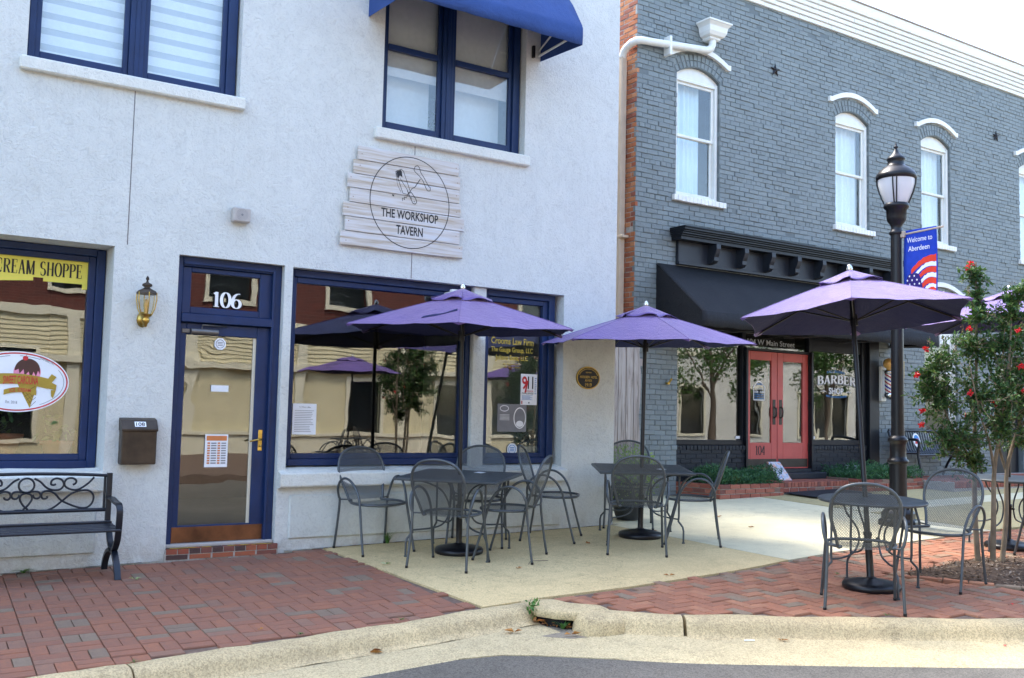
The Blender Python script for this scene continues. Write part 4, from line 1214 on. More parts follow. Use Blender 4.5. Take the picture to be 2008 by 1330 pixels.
sp = thing('wall_speaker', 'small square beige speaker box on stucco wall above the door', 'speaker', (2.975, 0, 3.1))
mb = MB(); mb.bbox(2.895, 3.062, -.09, 0, 3.10, 3.235, .01); mb.build('housing', 'plastic_grey', sp)
f = front(-.0905); mb = MB(); disc(mb, f, 2.978, 3.168, .012, .012, .0006, 12)
for k in range(1, 6):
    for i in range(6 * k): disc(mb, f, 2.978 + .0105 * k * cos(2 * pi * i / (6 * k)), 3.168 + .0105 * k * sin(2 * pi * i / (6 * k)), .003, .003, .0003, 6)
mb.build('grille_holes', 'ink_grey', sp)

ln = thing('wall_lantern', 'brass carriage lantern with clear glass panes beside the navy door', 'lantern', (2.145, 0, 2.04)); c = (2.145, -.13, 0)
mb = MB(); mb.lathe([(.0, 2.055), (.012, 2.06), (.018, 2.085), (.03, 2.10), (.034, 2.125), (.026, 2.14), (.05, 2.155), (.055, 2.17)], 12, c); mb.build('lower_cup', 'brass', ln)
mb = MB(); mb.lathe([(.088, 2.345), (.09, 2.355), (.075, 2.375), (.035, 2.395), (.022, 2.405), (.045, 2.42), (.042, 2.435), (.012, 2.45), (.008, 2.47), (.016, 2.478), (.012, 2.495), (0, 2.51)], 12, c); mb.build('roof_cap', 'bronze', ln)
mb = MB()
for k in range(6):
    a = 2 * pi * (k + .5) / 6
    mb.tube([(c[0] + r * cos(a), c[1] + r * sin(a), z) for r, z in ((.05, 2.165), (.075, 2.22), (.088, 2.30), (.086, 2.36))], .005, 6)
mb.build('glass_bars', 'brass', ln)
mb = MB(); mb.lathe([(.047, 2.17), (.072, 2.22), (.084, 2.30), (.083, 2.35)], 6, c, False); mb.build('glass_shade', 'lantern_glass', ln)
mb = MB(); mb.lathe([(.012, 2.16), (.012, 2.23), (.018, 2.25), (.012, 2.29), (0, 2.31)], 10, c); mb.build('bulb', 'barber_globe', ln)
mb = MB(); mb.lathe([(.0, 0), (.045, .001), (.05, .012), (0, .02)], 16); mb.v = [(2.145 + x, -z, 2.13 + y * 1.4) for x, y, z in mb.v]; mb.tube([(2.145, -.01, 2.11), (2.145, -.05, 2.075), (2.145, -.10, 2.085), (2.145, -.13, 2.11)], .009, 8); mb.build('wall_bracket', 'brass', ln)

mbx = thing('mailbox', 'brown metal mailbox with number 108 beside the bench', 'mailbox', (2.14, 0, .85))
mb = MB(); mb.bbox(2.0, 2.295, -.115, 0, .858, 1.16, .008); mb.build('box', 'bronze', mbx)
mb = MB(); mb.add([(1.995, 0, 1.262), (2.30, 0, 1.262), (2.30, -.075, 1.245), (1.995, -.075, 1.245), (1.995, -.13, 1.165), (2.30, -.13, 1.165), (2.30, -.128, 1.145), (1.995, -.128, 1.145), (1.995, 0, 1.15), (2.30, 0, 1.15)], [(0, 3, 2, 1), (3, 4, 5, 2), (4, 7, 6, 5), (0, 8, 7, 4, 3), (1, 2, 5, 6, 9), (7, 8, 9, 6)]); lid = mb.build('lid', 'bronze', mbx, bevel=.004)
def fl_(u, v, h): return (u, -.075 - (1.245 - v) * .6875 - h * .8, v + h * .5)
mb = MB(); rect(mb, fl_, 2.105, 2.20, 1.185, 1.228, .0015); mb.build('number_plate', 'paper', lid)
mb = MB(); put_text(mb, '108', fl_, 2.115, 2.19, 1.192, 1.222, .003, .02); mb.build('number', 'ink_black', lid)

pq = thing('bronze_plaque', 'round black plaque with gold lettering on the stucco wall', 'plaque', (7.155, 0, 1.66))
f = front(0); c0 = (7.157, 1.806)
mb = MB(); mb.prism([(c0[0] + .165 * cos(2 * pi * i / 40), c0[1] + .128 * sin(2 * pi * i / 40)) for i in range(40)], f, 0, .018); mb.build('plate', 'ink_black', pq)
mb = MB(); ring(mb, f, c0[0], c0[1], .168, .131, .012, .0195, 50); mb.prism([(c0[0] + .169 * cos(2 * pi * i / 40), c0[1] + .132 * sin(2 * pi * i / 40)) for i in range(40)], f, 0, .015)
for i in range(22):
    a = radians(20 + i * 6.6); rect(mb, f, c0[0] + .14 * cos(a) - .004, c0[0] + .14 * cos(a) + .004, c0[1] + .104 * sin(a) - .006, c0[1] + .104 * sin(a) + .006, .0195)
put_text(mb, 'ABERDEEN', f, 7.115, 7.20, 1.862, 1.876, .0195, .01); put_text(mb, 'ABERDEEN  HOTEL', f, 7.03, 7.285, 1.802, 1.830, .0195, .012); put_text(mb, 'ANNEX', f, 7.105, 7.21, 1.762, 1.790, .0195, .014); put_text(mb, '1919', f, 7.11, 7.205, 1.705, 1.747, .0195, .016)
mb.build('gold_lettering', 'brass', pq)
fl2 = thing('flood_light', 'small white flood light box above the wide tavern window', 'light', (5.30, 0, 2.60))
mb = MB(); mb.bbox(5.235, 5.36, -.13, -.07, 2.585, 2.665, .01); mb.bbox(5.27, 5.32, -.08, .11, 2.62, 2.65, .006); mb.build('housing', 'white_paint', fl2)
# ================================================================== BARBER SHOP BUILDING
YG = 2.0; XC = 9.56
bar = thing('barber_building', 'grey painted brick building with white cornice and black shop awning', 'building', (12.5, 2.0, .2))
WINS = [10.83, 14.575, 17.05, 20.41]; HW = .46; SP, RI, SZ = 6.69, .155, 4.77
LOW = (17.17, .52, 3.55, .16, 1.1)                # arched shop window further along
def archs():
    for xc in WINS: yield xc, HW, SP, RI, SZ
    yield LOW
SHOP = (10.44, 15.27, 0.0, 3.22)
DOORR = (18.95, 19.95, 0.0, 2.75)
mb = MB()
X1 = 26.0
def back_wall(mb, Y):
    holes = [(xc - hw, xc + hw, sz, sp + ri + .02, .0) for xc, hw, sp, ri, sz in archs()] + [(*SHOP, 0), (*DOORR, 0)]
    holed_wall(mb, XC, X1, -.1, 8.7, holes, Y)
    for xc, hw, sp, ri, sz in archs():            # spandrels under the arch crown and the reveals
        n = 12; top = sp + ri + .02
        for i in range(n):
            a, b = -hw + 2 * hw * i / n, -hw + 2 * hw * (i + 1) / n
            za, zb = sp + ri * (1 - (a / hw) ** 2), sp + ri * (1 - (b / hw) ** 2)
            mb.quad((xc + a, Y, za), (xc + b, Y, zb), (xc + b, Y, top), (xc + a, Y, top))
            mb.quad((xc + a, Y, za), (xc + a, Y + .16, za), (xc + b, Y + .16, zb), (xc + b, Y, zb))
        for sx in (-1, 1): mb.quad((xc + sx * hw, Y, sz), (xc + sx * hw, Y + .16, sz), (xc + sx * hw, Y + .16, sp), (xc + sx * hw, Y, sp))
back_wall(mb, YG + .010)
for a, b, c_, d in (SHOP, DOORR):
    for X in (a, b): mb.quad((X, YG + .01, c_), (X, YG + .3, c_), (X, YG + .3, d), (X, YG + .01, d))
    mb.quad((a, YG + .01, d), (b, YG + .01, d), (b, YG + .3, d), (a, YG + .3, d))
mb.quad((X1, YG, 8.7), (X1, YG + 9, 8.7), (XC + .02, YG + 9, 8.7), (XC + .02, YG, 8.7))
mb.quad((X1, YG, 0), (X1, YG + 9, 0), (X1, YG + 9, 8.7), (X1, YG, 8.7)); mb.quad((XC + .03, YG + 9, 0), (X1, YG + 9, 0), (X1, YG + 9, 8.7), (XC + .03, YG + 9, 8.7))
wall = mb.build('front_wall', 'grey_mortar', bar)
mb = MB(); mb.quad((XC + .008, YG + 9, -.1), (XC + .008, YG + .01, -.1), (XC + .008, YG + .01, 8.7), (XC + .008, YG + 9, 8.7)); sidew = mb.build('side_wall', 'mortar', bar)
mb = MB(); mb.box(XC + .1, X1 - .1, YG + .34, YG + 8.9, .3, .5); mb.box(XC + .1, X1 - .1, YG + .34, YG + 8.9, 3.9, 4.1); mb.build('floor', 'interior', bar)
mb = MB(); mb.box(XC + .1, X1 - .1, YG + 5, YG + 5.1, .5, 8.6); mb.box(15.9, 16.0, YG + .33, YG + 5, .5, 8.6); mb.build('inner_wall', 'interior', bar)
# bricks, laid course by course and cut at the openings
CH, BL = .0752, .2185
ps = Pieces((0, YG, 0), (1, 0, 0), (0, 0, 1), (0, -1, 0))
z = .20; row = 0
while z < 8.20:
    zc = z + CH / 2
    cuts = []
    if zc < SHOP[3]: cuts.append((SHOP[0], SHOP[1]))
    if zc < DOORR[3]: cuts.append((DOORR[0], DOORR[1]))
    for xc, hw, sp, ri, sz in archs():
        if sz - .10 < zc < sz: cuts.append((xc - hw - .08, xc + hw + .09))
        elif sz <= zc < sp: cuts.append((xc - hw, xc + hw))
        elif sp <= zc < sp + ri + .21:
            q = (zc - .21 - sp) / ri
            h2 = (hw + .055) * (1 if q <= 0 else sqrt(max(0, 1 - q)))
            if h2 > .02: cuts.append((xc - h2, xc + h2))
    x = XC + (0 if row % 2 == 0 else -BL / 2)
    hd = row % 7 == 3
    bl = BL / 2 if hd else BL
    if hd: x = XC - (BL / 4)
    while x < 23.5:
        segs = [(max(x, XC), x + bl)]
        for a, b in cuts:
            ns = []
            for s0, s1 in segs:
                if s1 <= a or s0 >= b: ns.append((s0, s1))
                else:
                    if s0 < a: ns.append((s0, a))
                    if s1 > b: ns.append((b, s1))
            segs = ns
        for s0, s1 in segs:
            if s1 - s0 > .025:
                ps.add((s0 + s1) / 2 + random.gauss(0, .002), zc + random.gauss(0, .0022) + .004 * sin(s0 * 1.7 + row * .4), (s1 - s0) / 2 - random.uniform(.0004, .0038), CH / 2 - random.uniform(.0012, .0048), random.gauss(0, .011), -.05, random.gauss(0, .0036) - (.012 if random.random() < .012 else 0))
        x += bl
    z += CH; row += 1
for xc, hw, sp, ri, sz in archs():                # arch voussoirs
    N = 13
    for i in range(N):
        t = -1 + 2 * (i + .5) / N; x = t * (hw + .01); zz = sp + ri * (1 - t * t); sl = atan2(1, 2 * ri * t / hw)
        nx, nz = cos(sl), sin(sl)
        if nz < 0: nx, nz = -nx, -nz
        for kk in (0, 1):
            ps.add(xc + x + nx * (.055 + kk * .10), zz + nz * (.055 + kk * .10), .0465, (hw * 2.05 / N) / 2 * (1 + .12 * kk) - .004, atan2(nz, nx) + random.gauss(0, .02), -.05, random.gauss(.001, .002))
ps.flush(wall, 'brick', 'grey_brick', 300, .0055, org=root_of(wall), vis=lambda P: P.z > 3.0 or P.x < 10.6)
ps = Pieces((XC, YG, 0), (0, -1, 0), (0, 0, 1), (-1, 0, 0))
z = .20; row = 0
while z < 8.6:
    y = 0 if row % 2 == 0 else -BL / 2
    while y < 2.0:
        a, b = max(0, y), y + BL
        ps.add(-(a + b) / 2, z + CH / 2, (b - a) / 2 - .006, CH / 2 - .006, random.gauss(0, .008), -.05, random.gauss(0, .003)); y += BL
    z += CH; row += 1
ps.flush(sidew, 'brick', 'orange_brick', 300, .004, org=root_of(sidew), vis=lambda P: P.y < 2.6 and P.z > 2.5)
# white corbelled cornice
steps = [.03, .055, .08, .105, .13, .165]
for i, dep in enumerate(steps):
    mb = MB(); x = XC
    z0 = 8.205 + i * .078
    while x < 25:
        w = random.uniform(.7, 1.6); mb.bbox(x, x + w - .002, YG - dep - random.uniform(0, .006), YG + .02, z0 + .003, z0 + .074, .006); x += w
    mb.build('cornice_course', 'white_brick', bar)
mb = MB(); mb.box(XC, 25.5, YG - .14, YG + .3, 8.675, 8.80); mb.build('parapet', 'white_brick', bar)
mb = MB(); mb.box(XC, 25.5, YG - .16, YG + .3, 8.80, 8.825); mb.build('coping', 'fence_wood', bar)
# windows with white frames
for wi, (xc, hw, sp, ri, sz) in enumerate(archs()):
    Y = YG + .07; mb = MB(); n = 14
    A = [(-hw + 2 * hw * i / n) for i in range(n + 1)]
    zlo = sp - .06
    for i in range(n):                            # solid arched head board
        a, b = A[i], A[i + 1]; za, zb = sp + ri * (1 - (a / hw) ** 2), sp + ri * (1 - (b / hw) ** 2)
        mb.quad((xc + a, Y, zlo), (xc + b, Y, zlo), (xc + b, Y, zb), (xc + a, Y, za))
    mb.bbox(xc - hw, xc - hw + .055, Y - .02, Y + .08, sz, sp - .02, .005); mb.bbox(xc + hw - .055, xc + hw, Y - .02, Y + .08, sz, sp - .02, .005)
    mb.bbox(xc - hw + .055, xc + hw - .055, Y - .02, Y + .08, sz, sz + .05, .005); mb.bbox(xc - hw + .055, xc + hw - .055, Y - .015, Y + .08, zlo - .03, zlo + .012, .005)
    w = mb.build('window', 'white_paint', bar)
    mid = (sz + sp) / 2 + .01; a, b = xc - hw + .055, xc + hw - .055
    for k, (z0, z1, dy) in enumerate(((mid - .02, zlo - .03, .02), (sz + .05, mid + .02, .05))):
        mb = MB(); s = .045; yy = Y + dy
        mb.bbox(a, a + s, yy, yy + .03, z0, z1, .004); mb.bbox(b - s, b, yy, yy + .03, z0, z1, .004); mb.bbox(a + s, b - s, yy, yy + .03, z0, z0 + .045, .004); mb.bbox(a + s, b - s, yy, yy + .03, z1 - .045, z1, .004)
        mb.build('sash', 'white_paint', w)
        mb = MB(); mb.box(a + s - .004, b - s + .004, yy + .012, yy + .017, z0 + .04, z1 - .04); mb.build('pane', 'upper_glass', w)
    mb = MB(); cy = Y + .19                       # curtain folds behind the glass
    if wi < 4:
        x0c, x1c = (xc - hw, xc + hw * (.55 if wi == 0 else .95))
        mb.grid(60, 2, lambda u, v: (x0c + (x1c - x0c) * u, cy + .018 * sin(u * 46) + .01 * sin(u * 17 + 1), sz + (sp + .1 - sz) * v)); mb.build('curtain', 'curtain' if wi == 0 else 'shade_fabric', w)
    mb = MB(); x = xc - hw - .075
    while x < xc + hw + .07:
        mb.bbox(x, x + .076, YG - .055 - random.uniform(0, .006), YG + .10, sz - .092 - random.uniform(0, .006), sz - .004, .006); x += .079
    mb.build('window_sill', 'white_brick', bar)
    mb = MB()                                     # eyebrow hood
    P = []; H2w = hw + .20; zc0 = sp + .235
    ts = [-1.0, -.90] + [-.86 + 1.72 * i / 16 for i in range(17)] + [.90, 1.0]
    def hz(t): return zc0 + (.165 * (1 - (t / .9) ** 2) if abs(t) < .9 else 0)
    lo = [(xc + H2w * t, hz(t)) for t in ts]; hi = [(xc + H2w * t, hz(t) + .085) for t in ts]
    n = len(ts)
    for y0, y1 in ((YG - .05, YG + .02),):
        v = [(x, y0, z) for x, z in lo] + [(x, y0, z) for x, z in hi] + [(x, y1, z) for x, z in lo] + [(x, y1, z) for x, z in hi]
        F = []
        for i in range(n - 1): F += [(i, i + 1, n + i + 1, n + i), (2 * n + i, 2 * n + i + 1, i + 1, i), (n + i, n + i + 1, 3 * n + i + 1, 3 * n + i)]
        F += [(0, n, 3 * n, 2 * n), (n - 1, 3 * n - 1, 4 * n - 1, 2 * n - 1)]
        mb.add(v, F)
    mb.build('window_hood', 'white_brick', bar)
# iron star anchors
for X, Z in ((12.56, 7.18), (19.08, 7.20)):
    mb = MB(); P = []
    for i in range(10):
        r = .125 if i % 2 == 0 else .05; a = pi / 2 + i * pi / 5; P.append((X + r * cos(a), YG - .012, Z + r * sin(a)))
    mb.add(P + [(X, YG - .045, Z)], [(i, (i + 1) % 10, 10) for i in range(10)]); mb.build('star_anchor', 'black_metal', bar)
# rain-water head and pipe
mb = MB()
def hopper(mb, cx, yb, rows):
    R = [[(cx - w, yb - d, z), (cx + w, yb - d, z), (cx + w, yb, z), (cx - w, yb, z)] for w, d, z in rows]
    v = [p for r in R for p in r]; mb.add(v, [(j * 4 + i, j * 4 + (i + 1) % 4, (j + 1) * 4 + (i + 1) % 4, (j + 1) * 4 + i) for j in range(len(R) - 1) for i in range(4)]); mb.add(R[0], [(3, 2, 1, 0)])
hopper(mb, 11.0, YG - .01, [(.09, .15, 7.285), (.11, .17, 7.30), (.11, .17, 7.325), (.16, .21, 7.345), (.185, .24, 7.40), (.195, .25, 7.475), (.20, .255, 7.485), (.235, .285, 7.525), (.25, .30, 7.535), (.25, .30, 7.56), (.22, .27, 7.555)])
mb.build('rain_head', 'white_paint', bar)
mb = MB(); mb.tube([(11.0, 1.885, 7.30), (11.0, 1.885, 7.22), (10.97, 1.89, 7.155), (10.90, 1.90, 7.12), (10.80, 1.90, 7.108), (9.66, 1.905, 6.985), (9.55, 1.91, 6.975), (9.495, 1.94, 6.965), (9.47, 2.02, 6.95), (9.47, 2.12, 6.92), (9.47, 2.20, 6.87), (9.475, 2.245, 6.79)], .058, 10); rp_ = mb.build('rain_pipe', 'white_paint', bar)
mb = MB(); mb.bbox(9.43, 9.535, 2.195, 2.31, .3, 6.80, .012); mb.build('down_pipe', 'beige_paint', bar)
mb = MB(); mb.bbox(9.42, 9.548, 2.12, 2.32, 4.02, 4.06, .006); mb.build('pipe_clip', 'beige_paint', bar)
mb = MB(); mb.bbox(10.08, 10.13, 1.845, 2.0, 6.86, 7.16, .01); mb.build('pipe_clip', 'white_paint', bar)

# shop front: dark cornice, brackets and awning
mb = MB(); mb.bbox(10.37, 15.55, YG - .07, YG, 3.69, 4.06, .006); mb.bbox(10.37, 15.55, YG - .085, YG - .06, 3.69, 3.735, .004)
fas = mb.build('fascia_board', 'charcoal_paint', bar)
mb = MB()
for k, (d, z0, z1) in enumerate(((.22, 4.045, 4.10), (.245, 4.10, 4.125), (.275, 4.125, 4.155), (.30, 4.155, 4.18), (.33, 4.18, 4.215), (.345, 4.215, 4.24))): mb.bbox(10.35 - d * .3, 15.55 + d * .2, YG - d, YG, z0, z1, .005)
mb.build('crown_moulding', 'black_paint', fas)
for k in range(8):
    X = 10.98 + k * .6175; P = [(0, 4.05), (-.20, 4.05), (-.205, 3.97), (-.18, 3.90), (-.15, 3.85), (-.15, 3.79), (-.11, 3.755), (-.04, 3.745), (0, 3.745)]
    mb = MB(); mb.prism(P, lambda u, v, h: (X + h, YG - .06 + u, v), 0, .095); mb.build('bracket', 'charcoal_paint', fas, bevel=.006)
x0, x1 = 9.99, 15.60; n = 48; mb = MB()
rows = []
for j, (y, z) in enumerate(((YG - .01, 3.675), (1.68, 3.415), (1.35, 3.15), (1.05, 2.905), (1.03, 2.885), (1.025, 2.78), (1.022, 2.672))):
    rows.append([(x0 + (x1 - x0) * i / n, y, z + (-.014 * sin(pi * ((i % 6) / 6.0)) if j in (1, 2, 3) else 0) + (.006 * sin(i * 1.7) if j == 6 else 0)) for i in range(n + 1)])
v = [p for r in rows for p in r]; k = n + 1
mb.add(v, [(j * k + i, (j + 1) * k + i, (j + 1) * k + i + 1, j * k + i + 1) for j in range(6) for i in range(n)], True)
awn = mb.build('awning', 'awning_black', bar, solid=.004)
for X in (x0, x1):
    mb = MB(); mb.add([(X, YG, 3.67), (X, 1.035, 2.89), (X, 1.025, 2.674), (X, YG, 2.70)], [(0, 1, 2, 3)]); mb.build('end_flap', 'awning_black', awn, solid=.003)
mb = MB(); mb.tube([(x0 + .02, 1.045, 2.865), (x1 - .02, 1.045, 2.865)], .014, 8); mb.tube([(x0 + .02, 1.045, 2.69), (x1 - .02, 1.045, 2.69)], .012, 8)
for X in (10.02, 11.4, 12.8, 14.2, 15.57): mb.tube([(X, 2, 2.72), (X, 1.05, 2.70)], .012, 6)
mb.build('awning_frame', 'grey_metal', awn)
for k in range(14):
    pass
Y = YG + .07
mb = MB()
mb.bbox(10.44, 10.475, Y, Y + .1, .96, 3.2, .004); mb.bbox(11.905, 11.985, Y, Y + .1, .50, 3.2, .004); mb.bbox(13.505, 13.58, Y, Y + .1, .50, 3.2, .004); mb.bbox(14.88, 15.0, Y - .02, Y + .1, .96, 3.2, .005); mb.bbox(15.0, 15.27, Y - .09, Y + .1, .35, 3.2, .006)
mb.bbox(10.475, 11.905, Y, Y + .1, .96, 1.035, .005); mb.bbox(13.58, 14.88, Y, Y + .1, .96, 1.045, .005)
mb.bbox(10.475, 15.0, Y - .012, Y + .1, 2.76, 3.2, .005); mb.bbox(11.985, 13.505, Y - .01, Y + .1, 2.478, 2.52, .005); mb.bbox(13.58, 14.88, Y + .005, Y + .1, 2.55, 2.76, .005)
mb.bbox(11.94, 11.985, Y - .06, Y, .50, 2.52, .004); mb.bbox(13.505, 13.55, Y - .06, Y, .50, 2.52, .004)
sf = mb.build('shop_front', 'black_paint', bar)
for a, b, c_, d, nm in ((10.47, 11.91, 1.03, 2.77, 'pane'), (13.575, 14.885, 1.04, 2.56, 'pane'), (11.98, 13.51, 2.515, 2.77, 'transom_pane')):
    mb = MB(); mb.box(a, b, Y + .05, Y + .056, c_, d); mb.build(nm, 'shop_glass', sf)
mb = MB(); mb.box(12.02, 13.22, Y + .06, Y + .064, 2.52, 2.76); mb.build('transom_board', 'ink_black', sf)
mb = MB(); put_text(mb, '104 W Main Street', front(Y + .046), 12.07, 13.20, 2.585, 2.675, 0, .006); mb.build('address_lettering', 'shade_band', sf)
# painted brick bases below the shop windows
for a, b in ((10.445, 11.985), (13.56, 15.0)):
    mb = MB(); mb.box(a, b, YG + .055, YG + .25, .1, .955); base = mb.build('brick_base', 'black_brick', bar)
    ps = Pieces((0, YG + .05, 0), (1, 0, 0), (0, 0, 1), (0, -1, 0)); z = .31; row = 0
    while z < .86:
        x = a - (row % 2) * BL / 2
        while x < b:
            s0, s1 = max(a, x), min(b, x + BL)
            if s1 - s0 > .03: ps.add((s0 + s1) / 2, z + .036, (s1 - s0) / 2 - .006, .031, random.gauss(0, .008), -.04, random.gauss(.004, .003))
            x += BL
        z += .0735; row += 1
    x = a
    while x < b - .05: ps.add(x + .036, .917, .032, .036, random.gauss(0, .01), -.04, random.gauss(.02, .003)); x += .0755
    ps.flush(base, 'brick', 'black_brick', 300, .006, org=root_of(base))
# double red doors
for k, (a, b) in enumerate(((11.99, 12.735), (12.745, 13.50))):
    yd = YG + .085; mb = MB(); gl0, gl1 = (12.105, 12.60) if k == 0 else (12.88, 13.365)
    mb.bbox(a, gl0, yd, yd + .045, .575, 2.475, .005); mb.bbox(gl1, b, yd, yd + .045, .575, 2.475, .005); mb.bbox(gl0, gl1, yd, yd + .045, .575, .995, .005); mb.bbox(gl0, gl1, yd, yd + .045, 2.335, 2.475, .005)
    dr = mb.build('door', 'red_door', bar, label='left red door leaf numbered 104' if k == 0 else 'right red door leaf')
    mb = MB(); mb.box(gl0 - .005, gl1 + .005, yd + .02, yd + .026, .99, 2.34); mb.build('pane', 'shop_glass', dr)
    mb = MB(); mb.bbox(a + .02, b - .02, yd - .005, yd + .003, .598, .735, .002); mb.build('kick_plate', 'kick_bronze', dr)
    hx = 12.66 if k == 0 else 12.815
    mb = MB(); mb.bbox(hx - .035, hx + .035, yd - .006, yd + .003, 1.29, 1.70, .003); mb.tube([(hx, yd - .005, 1.40), (hx, yd - .05, 1.43), (hx, yd - .055, 1.50), (hx, yd - .05, 1.555), (hx, yd - .005, 1.58)], .012, 8); mb.build('handle', 'kick_bronze', dr)
    for zz in (.85, 1.55, 2.30):
        mb = MB(); hxx = a - .004 if k == 0 else b + .004; mb.bbox(hxx - .018, hxx + .018, yd - .02, yd + .01, zz, zz + .14, .004); mb.build('hinge', 'black_metal', dr)
    if k == 0:
        mb = MB(); put_serif(mb, '104', front(yd - .002), 12.225, 12.455, .80, .945, 0, .15, .05); mb.build('number_lettering', 'ink_black', dr)
        f = front(yd + .018); mb = MB(); P = [(12.20, 1.685)] + [(12.20, 1.90), (12.24, 1.93), (12.26, 1.96), (12.30, 1.985), (12.345, 1.985), (12.39, 1.96), (12.41, 1.93), (12.455, 1.90), (12.455, 1.685), (12.2, 1.685)]; stroke(mb, f, P, .012, .001)
        put_text(mb, '8:30 - 5:00', f, 12.22, 12.44, 1.80, 1.835, .001, .02); put_text(mb, 'MONDAY-FRIDAY', f, 12.24, 12.42, 1.855, 1.875, .001, .01); mb.build('hours_lettering', 'ink_white', dr)
        mb = MB(); put_text(mb, 'OPEN', f, 12.27, 12.39, 1.93, 1.955, .001, .02)
        for i in range(3): put_text(mb, ['BY APPOINTMENT', 'WALK INS TOO', 'CALL AHEAD'][i], f, 12.22, 12.44, 1.765 - i * .033, 1.787 - i * .033, .001, .02)
        mb.build('blue_lettering', 'ink_blue', dr)
# barber shop lettering on the right pane
f = front(Y + .046); mb = MB()
put_serif(mb, 'BARBER', f, 13.775, 14.80, 1.985, 2.125, 0, .17, .075, .035, gap=.04); mb.build('barber_lettering', 'ink_white', sf); mb = MB(); put_text(mb, 'SHOP', f, 14.07, 14.46, 1.838, 1.945, 0, .02); mb.build('shop_lettering', 'ink_white', sf)
for sx in (-1, 1):
    mb = MB()
    for q in range(3): stroke(mb, f, [(14.265 + sx * (.25 + q * .03), 1.86 + q * .012), (14.265 + sx * (.32 + q * .03), 1.895 - q * .012), (14.265 + sx * (.39 + q * .02), 1.87)], .006, .0)
    mb.build('lettering_flourish', 'ink_white', sf)
mb = MB(); put_serif(mb, 'BARBER', f, 13.765, 14.79, 1.968, 2.108, -.004, .19, .09, .035, gap=.04); put_text(mb, 'SHOP', f, 14.062, 14.452, 1.828, 1.935, -.004, .03); mb.build('lettering_shadow', 'ink_grey', sf)
mb = MB(); put_text(mb, 'RAILS CROSSING', f, 14.02, 14.50, 2.185, 2.225, 0, .02, .02); put_text(mb, 'MENS GROOMING SERVICES', f, 14.0, 14.54, 1.79, 1.822, 0, .02, -.02); mb.build('blue_lettering', 'ink_blue', sf)
mb = MB(); f2 = front(Y + .04)
for u, v in ((11.80, 1.055), (13.60, 1.06)): rect(mb, f2, u, u + .10, v, v + .045, 0)
mb.build('small_decal', 'ink_white', sf)
# window backdrop: pale partition and chairs inside the barber shop read through the glass
mb = MB(); mb.bbox(10.7, 10.95, 3.2, 3.5, .5, 1.3, .03); mb.bbox(11.2, 11.5, 3.4, 3.7, .5, 1.25, .03); mb.build('inner_furniture', 'interior', bar)
# threshold and brick landing
mb = MB(); mb.bbox(11.97, 13.66, YG - .17, YG + .2, .42, .515, .008); mb.bbox(11.985, 13.52, YG + .02, YG + .2, .515, .57, .005); mb.build('threshold', 'charcoal_paint', bar)
mb = MB(); mb.box(12.0, 13.62, 1.36, 2.05, .1, .408); land = mb.build('brick_landing', 'mortar', bar)
ps = Pieces((12.0, 1.36, 0), (1, 0, 0), (0, 0, 1), (0, -1, 0))
for i in range(21): ps.add(.04 + i * .0765, .372, .033, .040, random.gauss(0, .01), -.03, .010)
for i in range(8): ps.add(.10 + i * .203, .290, .094, .033, random.gauss(0, .006), -.03, .008)
ps.flush(land, 'brick', 'planter_brick', 60, .004, org=root_of(land))
ps = Pieces((12.0, 1.36, .405), (1, 0, 0), (0, 1, 0), (0, 0, 1))
for i in range(21): ps.add(.04 + i * .0765, .10, .034, .098, random.gauss(0, .008), -.02, .010)
for j in range(5):
    for i in range(8): ps.add(.10 + i * .203, .25 + j * .08, .096, .036, 0, -.02, .010)
ps.flush(land, 'brick', 'planter_brick', 100, .004, org=root_of(land))
# further doorway behind the tree
mb = MB(); mb.bbox(18.97, 19.93, YG + .1, YG + .15, .4, 2.74, .006); dd = mb.build('door', 'black_paint', bar, label='plain dark door behind the tree')
mb = MB(); mb.box(19.1, 19.8, YG + .095, YG + .1, 1.3, 2.5); mb.build('pane', 'shop_glass', dd)

